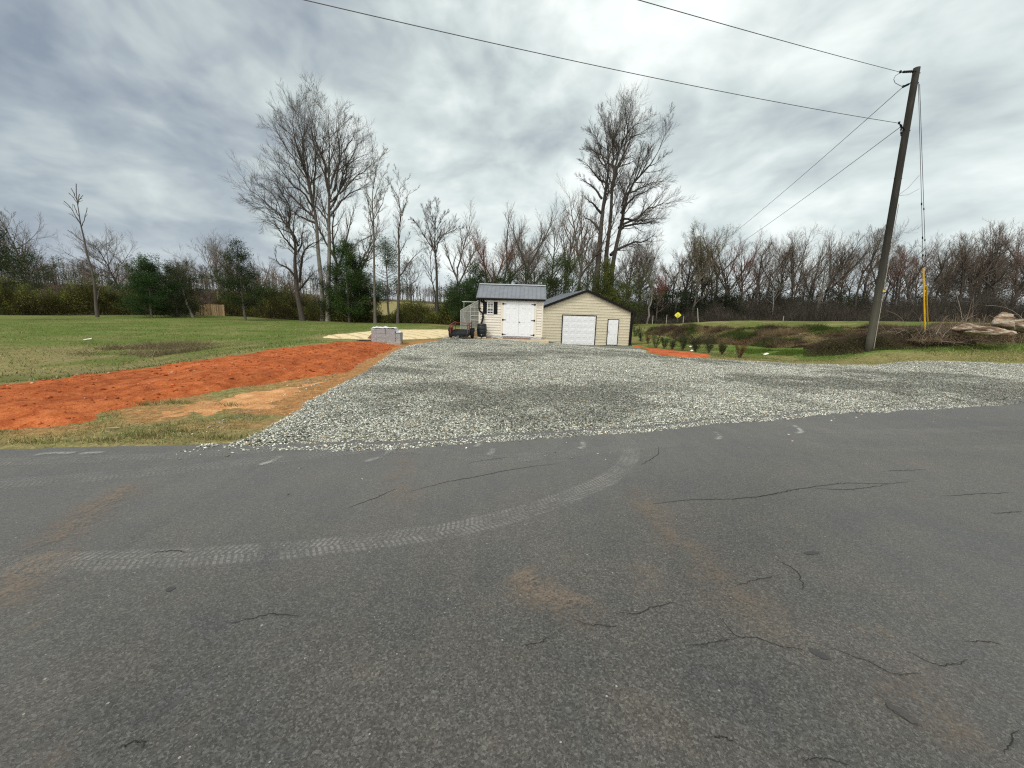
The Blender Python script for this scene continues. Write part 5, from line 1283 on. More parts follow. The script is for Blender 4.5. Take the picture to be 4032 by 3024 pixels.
def traced_tree(name, Y, trunks, limbs, label, r_base, seed, col=(GREY, GREY, BROWN, BROWN), n2=9, n3=8, n4=6, ratio=.33, rmin=.010, dscale=.30, up=.20, ang=(20, 46), limb_r=.5, buds=None, dead=False, depth=None):
    """trunk and main limbs follow the lines seen in the photograph, spread in depth; twigs grow from them"""
    rg = np.random.default_rng(seed); b = at(*trunks[0][0], Y); zb = hzs(b[0], Y); loc = np.array([b[0], Y, zb])
    root = empty(name, tuple(loc), 0, label, 'tree')
    P0 = []; L0 = []
    def lay(pix, K, dy0, dy1):
        pts = [at(x, y, Y + dy0 + (dy1 - dy0) * i / max(1, len(pix) - 1)) for i, (x, y) in enumerate(pix)]
        P, L = resample(pts, K); q = 1.0 if dead else (L - .016 * Y) / L if L > .1 * Y else .92; d_ = P - P[:1]; fr = np.linspace(0, 1, K)[:, None]
        P2_, _ = resample(P[:], 60); P = np.stack([np.interp(np.linspace(0, q, K), np.linspace(0, 1, 60), P2_[:, c_]) for c_ in range(3)], -1); P = P - loc; return P, L * q
    T = []; TL = []
    for i, tr in enumerate(trunks):
        P, L = lay(tr, 16, i * .4, i * .4 + rg.normal(0, 1)); 
        P[0, 2] = min(P[0, 2], -.4); T.append(P); TL.append(L)
    T = np.array(T); TL = np.array(TL); s = np.linspace(0, 1, 16)[None]
    rb = np.array([r_base * (1 if i == 0 else .82) for i in range(len(T))])[:, None]
    TR = np.maximum(rb * (1 - s) ** .85, rmin * 1.5); TR[:, 0] *= 1.3
    Ls = []; LL = []; LR = []
    # radius at junction: from nearest trunk point
    dn = np.linspace(0, 15, 181); TP = np.concatenate([np.stack([np.interp(dn, np.arange(16), t[:, c_]) for c_ in range(3)], -1) for t in T]); TRf = np.concatenate([np.interp(dn, np.arange(16), r_) for r_ in TR])
    for i, lm in enumerate(limbs):
        ln_px = sum(math.dist(lm[k], lm[k + 1]) for k in range(len(lm) - 1)); Lm = ln_px * Y / FPX
        P, L = lay(lm, 10, 0, rg.normal(0, 1) * Lm * dscale)
        j = np.argmin(((TP - P[0]) ** 2)[:, [0, 2]].sum(1)); P = P + (TP[j] - P[0]) * (np.ones(3) if dead else np.array([0, 1, 0]))
        r = min(TRf[j] * .8, limb_r * r_base); r = max(r, L * .012)
        Ls.append(P); LL.append(L); LR.append(np.maximum(r * (1 - np.linspace(0, 1, 10)) ** .8, rmin * 1.2))
    if Ls:
        P1 = np.array(Ls); R1 = np.array(LR); L1 = np.array(LL)
        wob = rg.normal(0, 1, P1.shape) * (L1 * .008)[:, None, None]; wob[:, 0] = 0; P1 = P1 + wob
    lv = [(T, TR, TL)]
    if Ls: lv.append((P1, R1, L1))
    if dead:
        P1 = np.array(Ls) + (P1 - np.array(Ls)) * .4
        g = Geo()
        for (P, R, L) in lv: g.tubes(P, R, 8, col[0])
        P2, R2, L2 = sprout(P1, R1, L1, 2, rg, .3, .9, (25, 50), .28, 4, .1, .1, .6, rmin)
        g.tubes(P2, R2, 4, col[1]); g.build('trunk', M_['bark'], root, True); return root
    # extra limbs toward and away from the viewer
    PX, RX, LX = sprout(T, TR, TL, 7, rg, .42, .97, ang, .20, 10, up, .07, .5, rmin * 1.5, .3)
    P1 = np.concatenate([P1, PX]) if Ls else PX; R1 = np.concatenate([R1, RX]) if Ls else RX; L1 = np.concatenate([L1, LX]) if Ls else LX
    lv = [(T, TR, TL), (P1, R1, L1)]
    mean = np.median(L1); cnt = np.clip((n2 * (L1 / mean) ** .7).astype(int), 3, n2 * 2)
    A = sprout(P1, R1, L1, cnt, rg, .15, .98, ang, ratio, 6, up, .05, .42, rmin * 1.2, .35)
    Bt = sprout(T, TR, TL, 8, rg, .6, .99, ang, ratio * .5, 6, up, .09, .4, rmin * 1.2, .4)
    P2, R2, L2 = [np.concatenate(q) for q in zip(A, Bt)]
    P3, R3, L3 = sprout(P2, R2, L2, n3, rg, .12, .99, (20, 42), .46, 4, up * .6, .08, .5, rmin, .35)
    P4, R4, L4 = sprout(P3, R3, L3, n4, rg, .1, 1., (18, 42), .55, 3, up * .4, .09, .6, rmin * .75, .3)
    lv += [(P2, R2, L2), (P3, R3, L3), (P4, R4, L4)]
    finish_tree(root, lv, col, [12, 7, 4, 3, 3], 2, buds, rg)
    return root

def evergreen(name, H, seed, loc, label=None, width=.22, col=(.022, .045, .012), col2=(.06, .085, .022), n=12000, size=.07, base=.08, shape='cone', group=None, dens=1., gap=.35, trunk_col=GREY):
    width *= 1.3; n = int(n * 1.7); size *= .85
    """irregular tapering evergreen: sprays of small leaves on drooping boughs"""
    rg = np.random.default_rng(seed); root = empty(name, loc, 0, label, 'tree', group)
    K = 10; P0 = np.zeros((1, K, 3)); P0[0, :, 2] = np.linspace(-.3, H * .97, K); P0[0, :, :2] += np.cumsum(rg.normal(0, H * .004, (K, 2)), 0); R0 = ((.03 + H * .012) * (1 - .9 * np.linspace(0, 1, K)))[None]
    if shape == 'cone': prof = lambda t: (1.05 - t) * (1 + .25 * np.sin(t * 23 + seed))
    elif shape == 'round': prof = lambda t: np.sqrt(np.clip(1 - (2 * t - .85) ** 2 * .8, .05, 1)) * (1 + .2 * np.sin(t * 17 + seed))
    else: prof = lambda t: np.clip(1.15 - t, .1, .75) * (1 + .4 * np.sin(t * 19 + seed))
    P1, R1, L1 = sprout(P0, R0, np.array([H]), int(46 * dens), rg, base, .99, (55, 85), width, 6, .12, .07, .3, .008, 0, prof, .0)
    P2, R2, L2 = sprout(P1, R1, L1, 7, rg, .2, 1., (25, 55), .42, 4, .0, .12, .5, .006, .3)
    g = Geo(); g.tubes(P0, R0, 8, trunk_col); g.tubes(P1, R1, 4, trunk_col * .8); g.build('trunk', M_['bark'], root, True)
    # foliage clustered round the bough ends
    src = np.concatenate([P1[:, 1:].reshape(-1, 3), P2[:, 1:].reshape(-1, 3), P2[:, 1:].reshape(-1, 3)])
    wt = np.concatenate([np.repeat(L1, P1.shape[1] - 1), np.repeat(L2 * 1.5, P2.shape[1] - 1), np.repeat(L2 * 1.5, P2.shape[1] - 1)])
    keep = vnoise(src[:, 0] * 1.0 + src[:, 2] * 1.3 + 50, src[:, 1] + src[:, 2] * .7 + 50, H * .09, seed) > gap * .9
    src = src[keep]; wt = wt[keep]; j = rg.choice(len(src), n, p=wt / wt.sum())
    C = src[j] + rg.normal(0, 1, (n, 3)) * np.array([1, 1, .8]) * (.12 + H * .016)
    tone = rg.random((len(src), 1))[j]; tone = .55 * tone + .45 * rg.random((n, 1))
    cc = np.array(col)[None] * (1 - tone) + np.array(col2)[None] * tone
    g = Geo(); g.tris(C, size * (.7 + .6 * rg.random(n)), rg, cc, .3, 1.3); g.build('crown', M_['leaf'], root)
    return root

# ---------------------------------------------------------------- the named trees of the photograph
def hero_trees():
    tc = (PALE * .85, DARK * 1.5, DARK * 1.5, DARK * 1.6)
    traced_tree('tall_bare_tree', 56, [[(1272, 1262), (1265, 1110), (1252, 983), (1246, 875), (1237, 818), (1221, 768), (1211, 704), (1180, 600), (1150, 500), (1165, 400)]],
        [[(1237, 818), (1200, 760), (1154, 730), (1110, 666), (1053, 571)], [(1211, 704), (1154, 616), (1097, 527), (1047, 477)], [(1221, 768), (1150, 660), (1085, 590)], [(1237, 818), (1205, 571), (1203, 470), (1205, 400)], [(1200, 660), (1154, 515), (1116, 432)], [(1246, 860), (1180, 800), (1120, 740), (1090, 690)], [(1205, 640), (1190, 500), (1150, 400)], [(1237, 800), (1250, 650), (1230, 500), (1250, 420)], [(1246, 880), (1180, 850), (1130, 810)]],
        'tallest pale trunked bare tree, the left one of the twin trees at the field edge', .34, 101, tc, n2=11, n3=9, ratio=.36)
    traced_tree('tall_bare_tree', 55, [[(1292, 1262), (1294, 1110), (1297, 951), (1294, 856), (1297, 793), (1294, 704), (1297, 571), (1290, 464), (1300, 407)]],
        [[(1296, 780), (1268, 629), (1237, 540), (1220, 430)], [(1297, 793), (1325, 755), (1357, 666), (1401, 571), (1452, 527)], [(1310, 780), (1401, 692), (1458, 641), (1490, 584)], [(1313, 750), (1338, 603), (1357, 508), (1382, 470)], [(1296, 740), (1330, 600), (1320, 480), (1330, 415)], [(1297, 850), (1350, 780), (1420, 740), (1475, 690)], [(1295, 880), (1250, 820), (1215, 770)], [(1340, 600), (1395, 520), (1410, 465)], [(1297, 820), (1345, 720), (1370, 640), (1430, 610), (1470, 590)]],
        'tall dark limbed bare tree, the right one of the twin trees at the field edge', .33, 102, tc, n2=11, n3=9, ratio=.36)
    traced_tree('leaning_bare_tree', 54, [[(1193, 1262), (1173, 1173), (1164, 1078), (1161, 1015), (1165, 975), (1152, 930), (1142, 900), (1104, 840), (1070, 800)]],
        [[(1161, 1000), (1142, 970), (1116, 939), (1078, 888), (1040, 863), (995, 885)], [(1165, 965), (1142, 920), (1104, 856), (1053, 806), (990, 755), (933, 692)], [(1166, 990), (1180, 951), (1186, 888), (1192, 850)], [(1110, 890), (1129, 844), (1110, 780), (1053, 704), (990, 672)], [(1175, 1110), (1180, 1060), (1189, 996), (1218, 964), (1249, 954), (1287, 932)], [(1168, 1100), (1154, 1084), (1129, 1053), (1091, 1034), (1072, 983)], [(1104, 856), (1060, 760), (1000, 720), (960, 690)], [(1078, 840), (1010, 800), (950, 780), (930, 765)], [(1142, 920), (1150, 840), (1180, 780), (1200, 760)], [(1120, 850), (1100, 740), (1060, 690)], [(1175, 1140), (1210, 1100), (1240, 1060)]],
        'dark leaning bare tree with its crown reaching far to the left', .36, 103, (DARK * 1.3, DARK, DARK * 1.5, DARK * 1.5), n2=10, n3=9, n4=7, ratio=.33, up=.10)
    traced_tree('slender_bare_tree', 51, [[(1477, 1274), (1474, 1110), (1472, 958), (1471, 888), (1466, 761), (1480, 679), (1496, 610)]],
        [[(1471, 890), (1452, 844), (1445, 761), (1440, 720)], [(1471, 860), (1500, 800), (1515, 750), (1540, 685)], [(1468, 780), (1500, 700), (1530, 650)], [(1471, 920), (1450, 930), (1400, 960), (1370, 1010)], [(1468, 820), (1500, 760), (1520, 720)], [(1468, 740), (1455, 680), (1470, 630)]],
        'slender straight bare tree with narrow crown right of the dark evergreen', .19, 104, (GREY * 1.1, GREY, GREY, GREY), n2=7, n3=6, n4=5, ratio=.26, buds=((.20, .19, .12), .05, .6, 4))
    traced_tree('crooked_bare_tree', 50, [[(1566, 1272), (1571, 1078), (1570, 951), (1569, 888), (1585, 856), (1572, 818), (1568, 761), (1582, 730), (1585, 685)]],
        [[(1569, 1090), (1600, 1050), (1623, 1021), (1655, 989), (1685, 955)], [(1568, 780), (1541, 730), (1520, 700)], [(1585, 850), (1600, 790), (1617, 761), (1655, 742)], [(1574, 820), (1550, 760), (1535, 740)], [(1572, 750), (1600, 710), (1620, 695)]],
        'crooked bare tree with a long low branch reaching right', .20, 105, (DARK * 1.6, DARK * 1.5, GREY, GREY), n2=6, n3=6, n4=5, ratio=.26)
    traced_tree('wide_bare_tree', 50, [[(1722, 1272), (1721, 1167), (1718, 1046), (1712, 983), (1713, 920), (1715, 869), (1718, 800)]],
        [[(1716, 1010), (1705, 983), (1680, 945), (1648, 894), (1617, 844)], [(1714, 990), (1731, 939), (1769, 901), (1800, 860)], [(1700, 970), (1686, 901), (1667, 830), (1660, 793)], [(1714, 900), (1740, 850), (1765, 820)], [(1648, 894), (1630, 870), (1605, 855)], [(1715, 900), (1690, 830), (1690, 785)], [(1750, 920), (1790, 900), (1830, 890)]],
        'dark bare tree with a wide fan crown left of the shed', .23, 106, (DARK * 1.1, DARK, DARK * 1.6, DARK * 1.6), n2=9, n3=8, n4=6, ratio=.30)
    traced_tree('thin_bare_tree', 51, [[(1716, 1272), (1712, 1154), (1699, 1097), (1692, 990), (1670, 950), (1650, 935)]], [[(1692, 1000), (1720, 960), (1740, 930)], [(1698, 1090), (1670, 1040), (1650, 1010)]], 'thin second stem rising just left of the wide fan crowned tree', .12, 116, (DARK * 1.1, DARK, DARK * 1.6, DARK * 1.6), n2=6, n3=5, n4=4)
    traced_tree('dead_snag', 50, [[(380, 1232), (371, 1107), (357, 1048), (346, 1016), (337, 971), (328, 926), (319, 890), (312, 849), (307, 808), (301, 777), (300, 723)]],
        [[(312, 881), (289, 845), (271, 813), (244, 788)], [(298, 860), (284, 830), (274, 804)], [(310, 875), (285, 850), (262, 836)], [(322, 892), (325, 888), (337, 858), (347, 818)], [(304, 795), (283, 768), (270, 755)], [(302, 790), (285, 750), (278, 737)], [(309, 805), (316, 781), (330, 766)], [(308, 800), (312, 775), (316, 762)], [(327, 955), (294, 930), (259, 905)], [(350, 1085), (316, 1071), (285, 1068)], [(382, 1229), (386, 1175), (393, 1134), (416, 1098), (436, 1055)]],
        'broken dead tree with stubby branches standing alone in front of the left hedge', .17, 107, (DARK * 1.9, DARK * 1.7), rmin=.026, dead=True, limb_r=.36)
    traced_tree('great_bare_tree', 58, [[(2345, 1275), (2347, 1140), (2358, 1008), (2367, 894), (2376, 808), (2393, 694), (2396, 625), (2387, 539), (2384, 465)],
         [(2385, 1275), (2387, 1100), (2387, 1008), (2404, 865), (2410, 751), (2427, 636), (2462, 539), (2502, 465), (2513, 405)],
         [(2405, 1275), (2410, 1066), (2450, 865), (2462, 802), (2496, 716), (2559, 653), (2605, 568), (2622, 527)]],
        [[(2454, 860), (2470, 852), (2536, 860), (2593, 848), (2645, 854)], [(2445, 890), (2460, 877), (2513, 860), (2570, 808), (2639, 791), (2696, 762)], [(2412, 1000), (2440, 975), (2502, 951), (2559, 940), (2605, 895)], [(2395, 630), (2381, 620), (2353, 568), (2295, 562)], [(2393, 700), (2370, 690), (2330, 640), (2290, 600)], [(2380, 770), (2360, 740), (2330, 712), (2278, 680)], [(2421, 671), (2416, 550), (2433, 424)], [(2450, 560), (2462, 539), (2530, 522), (2588, 505)], [(2470, 525), (2500, 490), (2540, 470), (2588, 430)],
         [(2400, 640), (2360, 520), (2330, 450)], [(2388, 560), (2350, 500), (2310, 480)], [(2410, 740), (2440, 640), (2460, 600), (2480, 470), (2490, 420)], [(2480, 750), (2530, 730), (2600, 700), (2660, 700)], [(2520, 690), (2560, 600), (2600, 530)], [(2455, 830), (2500, 770), (2560, 740), (2640, 690)], [(2376, 830), (2340, 790), (2300, 760)], [(2462, 800), (2500, 680), (2540, 600), (2560, 570)], [(2440, 610), (2400, 500), (2400, 420)], [(2445, 920), (2480, 880), (2560, 870), (2620, 830)], [(2396, 640), (2430, 540), (2450, 450), (2470, 415)], [(2370, 900), (2330, 860), (2300, 850)]],
        'great many stemmed bare tree towering behind the garage', .52, 108, (DARK * 1.25, DARK * 1.1, DARK * 1.5, DARK * 1.6), n2=13, n3=9, n4=6, ratio=.34, rmin=.010, up=.22)
    # smaller bare trees between and behind, each with its own line
    def T(px, py, Y, top, lab, seed, name='bare_tree', **kw):
        b = at(px, py, Y); zb = hzs(b[0], Y); H = at(px, top, Y)[2] - zb
        return bare_tree(name, H, seed, label=lab, loc=(b[0], Y, zb), **kw)
    T(1800, 1270, 56, 800, 'grey bare tree rising just left of the shed roof, behind the wide fan crown', 201, spread=.24, fork=3)
    T(1850, 1270, 66, 920, 'low thin bare tree above the greenhouse', 202, spread=.3)
    red = ((.20, .065, .042), .07, .9, 4)
    T(1930, 1270, 60, 885, 'bare tree with rusty red buds above the left half of the shed roof', 203, spread=.28, fork=4, buds=red, col=(GREY, GREY, (np.array([.16, .085, .065])), np.array([.18, .08, .06])), name='red_budded_tree')
    T(1985, 1270, 62, 805, 'tall grey bare tree right behind the red budded one over the shed roof', 204, spread=.22, fork=3, n2=7)
    T(2035, 1270, 57, 765, 'dark bare tree leaning right above the shed ridge', 205, spread=.22, fork=3, lean=(3.2, 0), col=(DARK * 1.2, DARK * 1.2, GREY, GREY))
    T(2085, 1270, 72, 960, 'faint bare tree behind the right end of the shed ridge', 206, spread=.3)
    T(2165, 1270, 66, 830, 'grey bare tree above the gap between shed and garage', 207, spread=.26)
    T(2215, 1270, 60, 735, 'tall bare tree over the low left end of the garage roof', 208, spread=.22, fork=4, name='tall_bare_tree')
    T(2275, 1270, 61, 725, 'tall bare tree beside the great tree, on its left', 209, spread=.20, fork=4, name='tall_bare_tree', col=(GREY * 1.1, GREY, BROWN, BROWN))
    T(2310, 1270, 70, 905, 'low bare tree close behind the garage peak', 210, spread=.3)
    T(2460, 1272, 66, 960, 'tangled grey bare tree between garage peak and right eave', 211, spread=.36, n1=20, fork=0)
    T(2545, 1275, 62, 1010, 'pale twisted bare tree above the right eave of the garage', 212, spread=.42, col=(PALE * .7, PALE * .7, GREY * 1.4, GREY * 1.4), fork=3)
    T(2580, 1278, 64, 1080, 'small tree with bright red buds beside the right eave of the garage', 213, spread=.45, fork=4, buds=((.30, .045, .03), .06, .8, 4), name='red_budded_tree', col=(GREY, GREY, BROWN, BROWN))
    T(2720, 1283, 67, 872, 'round topped tree with fresh green tips above the yellow sign', 214, spread=.36, fork=5, buds=((.15, .19, .05), .075, .9, 4), name='budding_tree', n2=11, n3=8)
    T(1340, 1268, 60, 700, 'bare tree half hidden behind the right hand twin tree', 215, spread=.26, fork=3)
    T(1400, 1268, 66, 800, 'faint grey bare tree above the dark evergreen', 216, spread=.28, fork=3)
    T(1620, 1272, 75, 1010, 'small far bare tree right of the crooked one', 217, spread=.3)
    T(1160, 1262, 70, 1010, 'low reddish bare tree behind the leaning dark tree', 218, spread=.4, fork=3, col=(BROWN, BROWN, BROWN * 1.2, BROWN * 1.2))
    T(1040, 1255, 80, 1010, 'small brown bare tree left of the leaning dark tree', 219, spread=.42, fork=3, col=(BROWN, BROWN, BROWN * 1.2, BROWN * 1.2))
    T(860, 1240, 85, 925, 'isolated bare tree with an airy round crown above the board fence', 220, spread=.34, fork=4, n2=6, col=(PALE * .7, GREY, GREY, GREY))
    T(915, 1240, 70, 905, 'thin pale bare tree leaning left beside the fence evergreen', 221, spread=.36, lean=(-5, 0), n2=6, n3=6, col=(GREY * 1.3,) * 4)
    T(530, 1235, 70, 890, 'bare tree with a broad crown leaning left behind the hedge', 222, spread=.36, lean=(-6, 0), n1=20, n2=9, col=(DARK * 1.4, DARK * 1.5, GREY, GREY))
    T(570, 1235, 74, 960, 'bare tree just right of the broad leaning one behind the hedge', 223, spread=.3, fork=3)
    T(195, 1225, 62, 820, 'slim bare tree leaning left with flat topped crown near the left edge', 224, spread=.26, lean=(-6, 0), n2=7, col=(PALE * .7, GREY, GREY, GREY))
    T(170, 1225, 66, 880, 'bare tree close beside the slim leaning one near the left edge', 225, spread=.32, lean=(-5, 0), fork=3)
    T(75, 1225, 64, 835, 'tangled bare tree at the far left edge of the view', 226, spread=.34, fork=4)
    T(20, 1225, 60, 850, 'leaning bare tree cut by the left edge of the view', 227, spread=.34, lean=(-5, 0), n2=8, col=(PALE * .6, GREY, GREY, GREY))
    T(735, 1238, 66, 1000, 'spindly tree with green tips left of the board fence', 228, spread=.26, n1=18, buds=((.10, .12, .03), .05, .5, 4), name='budding_tree')
    T(990, 1250, 75, 940, 'loose greenish bare tree leaning over the fence evergreen', 229, spread=.34, lean=(-6, 0), buds=((.10, .12, .05), .05, .3, 4), name='budding_tree')
hero_trees()

def evergreens():
    def E(px, py, Y, top, lab, seed, **kw):
        b = at(px, py, Y); zb = hzs(b[0], Y); H = at(px, top, Y)[2] - zb
        return evergreen(kw.pop('name', 'evergreen_tree'), H, seed, (b[0], Y, zb), lab, **kw)
    dk = dict(col=(.012, .026, .008), col2=(.045, .065, .018))
    E(968, 1252, 52, 935, 'dark conical evergreen with a loose pointed top right of the board fence', 301, name='holly_tree', width=.27, base=.16, n=17000, size=.085, gap=.3, **dk)
    E(598, 1237, 52, 1015, 'dense green cedar left of the pale leaning trunk', 302, name='cedar_tree', width=.34, n=16000, size=.085, shape='col', base=.10, col=(.018, .05, .012), col2=(.05, .09, .025))
    E(700, 1238, 56, 1060, 'broad dark olive evergreen left of the board fence', 303, name='cedar_tree', width=.50, n=17000, size=.09, shape='round', base=.02, col=(.014, .028, .010), col2=(.065, .08, .03))
    E(655, 1237, 60, 1090, 'low dark evergreen filling the gap between the two left cedars', 304, name='cedar_tree', width=.5, n=10000, size=.09, shape='round', base=.02, **dk)
    E(140, 1225, 60, 1010, 'dark rounded evergreen standing over the left hedge', 305, name='cedar_tree', width=.40, n=11000, size=.09, shape='round', base=.02, **dk)
    E(-12, 1225, 40, 815, 'dark conifer whose branch tips enter at the left edge', 306, name='pine_tree', width=.26, n=9000, size=.09, base=.3, **dk)
    E(1375, 1265, 52, 920, 'tall dark evergreen with drooping boughs right of the twin trees', 307, name='evergreen_tree', width=.27, n=24000, size=.09, shape='col', base=.06, gap=.32, col=(.014, .034, .008), col2=(.06, .10, .022))
    E(1425, 1268, 54, 1060, 'lower dark evergreen against the right side of the tall drooping one', 308, width=.34, n=10000, size=.085, shape='col', base=.04, **dk)
    E(1330, 1265, 55, 1020, 'narrow evergreen close against the right hand twin trunk', 318, width=.26, n=9000, size=.085, shape='col', base=.04, **dk)
    E(1535, 1272, 53, 930, 'open airy evergreen with sky showing through its boughs', 309, name='cedar_tree', width=.27, n=7500, size=.085, shape='col', base=.28, gap=.5, col=(.03, .055, .022), col2=(.08, .11, .05))
    E(1868, 1270, 46, 1030, 'dark green cedar behind the greenhouse', 310, name='cedar_tree', width=.36, n=15000, size=.08, shape='cone', base=.04, col=(.016, .04, .012), col2=(.055, .09, .03))
    E(1820, 1270, 48, 1120, 'low dense evergreen left of the greenhouse', 311, name='cedar_tree', width=.5, n=10000, size=.08, shape='round', base=.02, col=(.016, .036, .010), col2=(.045, .07, .02))
    E(1960, 1270, 50, 1095, 'dark holly peeking over the left part of the shed roof', 312, name='holly_tree', width=.40, n=9000, size=.08, shape='round', base=.05, gap=.4, **dk)
    E(2090, 1270, 50, 1075, 'dark holly peeking over the right part of the shed roof', 313, name='holly_tree', width=.42, n=10000, size=.08, shape='round', base=.05, gap=.4, **dk)
    E(2205, 1270, 50, 1000, 'olive green cedar rising between shed and garage', 314, name='cedar_tree', width=.36, n=20000, size=.085, shape='col', base=.03, gap=.25, col=(.030, .048, .016), col2=(.09, .11, .04))
    E(2375, 1270, 52, 1010, 'yellow green cedar wrapped round the foot of the great tree', 315, name='cedar_tree', width=.34, n=18000, size=.085, shape='cone', base=.03, gap=.25, col=(.040, .055, .010), col2=(.13, .14, .03))
    E(2430, 1272, 53, 1110, 'low olive evergreen right of the garage peak', 316, name='cedar_tree', width=.55, n=14000, size=.085, shape='round', base=.03, col=(.028, .045, .014), col2=(.09, .11, .035))
    # a few dark evergreens at the foot of the right-hand woods
    for i, (px, top, Y, lab) in enumerate([(2600, 1140, 66, 'dark evergreen low behind the right end of the garage'), (2700, 1150, 68, 'dark evergreen close behind the yellow sign'), (2780, 1115, 70, 'large black green cedar right of the yellow sign'), (2835, 1170, 68, 'small dark evergreen right of the large black green cedar'), (3010, 1150, 72, 'dark evergreen low in the middle of the right hand woods'), (3090, 1180, 70, 'low dark evergreen left of the lone pale trunk in the woods'), (3240, 1150, 70, 'dark ivy clad evergreen right of the lone pale trunk in the woods'), (3330, 1170, 74, 'dim dark evergreen left of the leaning pole'), (3870, 1030, 95, 'broad dark evergreen mass behind the bare trees at far right'), (3700, 1090, 95, 'dark evergreen mass right of the yellow guy guards')]):
        E(px, 1283, Y, top, lab, 330 + i, name='dark_evergreen', width=.55, n=9000 if i < 8 else 14000, size=.10 if i < 8 else .14, shape='round', base=.02, col=(.010, .018, .008), col2=(.035, .045, .02))
evergreens()

# ---------------------------------------------------------------- the right-hand woods
def woods():
    R = np.random.default_rng(55)
    specs = [dict(H=15, seed=401, spread=.30, fork=4), dict(H=15, seed=402, spread=.26, n1=18), dict(H=15, seed=403, spread=.36, fork=5), dict(H=15, seed=404, spread=.24, fork=3), dict(H=15, seed=405, spread=.34, n1=20, up=.5),
             dict(H=15, seed=406, spread=.30, fork=4, buds=((.17, .05, .045), .05, .5, 4), col=(GREY * .8, GREY * .8, np.array([.12, .065, .055]), np.array([.14, .06, .055])))]
    protos = []
    for s in specs:
        s = dict(s); s.setdefault('col', (DARK * 1.35, DARK * 1.5, GREY * .95, BROWN)); s['n2'] = 8; s['n3'] = 7; s['n4'] = 5; s['rmin'] = .010
        p = bare_tree('woodland_tree', label='', **s); protos.append(p)
    used = [False] * len(protos)
    def place(k, x, y, H, lab, grp, seedrot, lean=0):
        z = hzs(x, y)
        if not used[k]: o = protos[k]; used[k] = True
        else: o = copy_tree(protos[k])
        s = H / 15; w = s * R.uniform(.9, 1.15); o.location = (x, y, z); o.scale = (w, w, s); o.rotation_euler = (0, rad(lean), seedrot)
        tag(o, lab, 'tree', grp); return o
    ordn = ['first', 'second', 'third', 'fourth', 'fifth', 'sixth', 'seventh', 'eighth', 'ninth', 'tenth', 'eleventh', 'twelfth']
    # front row: pixel column, crown top, depth, kind
    front = [(2640, 960, 3), (2690, 930, 1), (2755, 905, 0), (2800, 900, 3), (2850, 925, 5), (2900, 945, 5), (2950, 960, 1), (3000, 935, 3), (3050, 945, 4), (3095, 900, 2), (3160, 930, 0), (3215, 905, 2), (3280, 935, 4), (3340, 915, 3), (3385, 900, 1), (3440, 935, 0),
             (3510, 960, 5), (3560, 945, 0), (3620, 970, 3), (3690, 935, 4), (3740, 910, 2), (3800, 905, 0), (3850, 885, 4), (3910, 900, 2), (3960, 895, 5), (4010, 885, 0), (4070, 890, 2)]
    side_cnt = {'sign': 0, 'pole': 0, 'guard': 0}
    kind_word = ['many forked', 'straight stemmed', 'wide crowned', 'slim', 'spreading', 'reddish budded']
    for i, (px, top, k) in enumerate(front):
        Y = 70 + R.uniform(-2, 4); b = at(px, 1284, Y); z = hzs(b[0], Y); H = at(px, top, Y)[2] - z
        if px < 3060: key, land = 'sign', 'right of the yellow diamond sign' if px > 2669 else 'left of the yellow diamond sign'
        elif px < 3520: key, land = 'pole', 'left of the leaning pole' if px < 3480 else 'right of the leaning pole'
        else: key, land = 'guard', 'right of the leaning pole'
        if key == 'sign': n = i if px > 2669 else 1; n = max(1, n)
        elif key == 'pole': n = len([q for q in front if px < q[0] < 3480]) + 1 if px < 3480 else len([q for q in front if 3480 < q[0] < px]) + 1
        else: n = len([q for q in front if 3480 < q[0] < px]) + 1
        place(k, b[0], Y, H * 1.05, f'{kind_word[k]} bare tree, {ordn[n - 1]} {land}, woods front row', 'front row trees of the right hand woods', R.uniform(0, 6.28), R.uniform(0, 7) if px > 3500 else R.uniform(-3, 3))
    # deeper rows: nothing tells them apart
    for row, (Y0, lab) in enumerate([(80, 'thin bare tree in the second row of the right hand woods'), (92, 'dim bare tree in the back rows of the right hand woods')]):
        for px in np.arange(2520, 4100, 85 if row == 0 else 90):
            px = px + R.uniform(-18, 18); Y = Y0 + R.uniform(-4, 5); b = at(px, 1284, Y); z = hzs(b[0], Y)
            top = 985 if px < 3500 else 960
            H = at(px, top + R.uniform(-25, 70), Y)[2] - z
            zone = 'behind the garage' if px < 2640 else 'right of the yellow sign' if px < 2880 else 'midway between sign and pole' if px < 3160 else 'just left of the leaning pole' if px < 3480 else 'between leaning pole and guy guards' if px < 3650 else 'above the boulders'
            l2 = lab.replace('of the right hand woods', zone); place(int(R.integers(0, 5)), b[0], Y, H, l2, l2.replace('tree', 'trees', 1), R.uniform(0, 6.28), R.uniform(-4, 4))
    # behind shed and left hedge: scattered back rows
    for px in np.arange(1020, 2560, 58):
        px = px + R.uniform(-25, 25); Y = R.uniform(78, 100)
        if 1440 < px < 1820: continue
        b = at(px, 1270, Y); z = hzs(b[0], Y); top = 950 if px > 1850 else 1060
        H = max(5, at(px, top + R.uniform(-30, 90), Y)[2] - z)
        lab = ('faint grey bare tree in the rows behind the ' + ('shed' if px < 2160 else 'garage')) if px > 1850 else ('faint low bare tree far behind the ' + ('leaning dark tree' if px < 1230 else 'twin trees'))
        place(int(R.integers(0, 5)), b[0], Y, H, lab, lab.replace('tree', 'trees', 1), R.uniform(0, 6.28), 0)
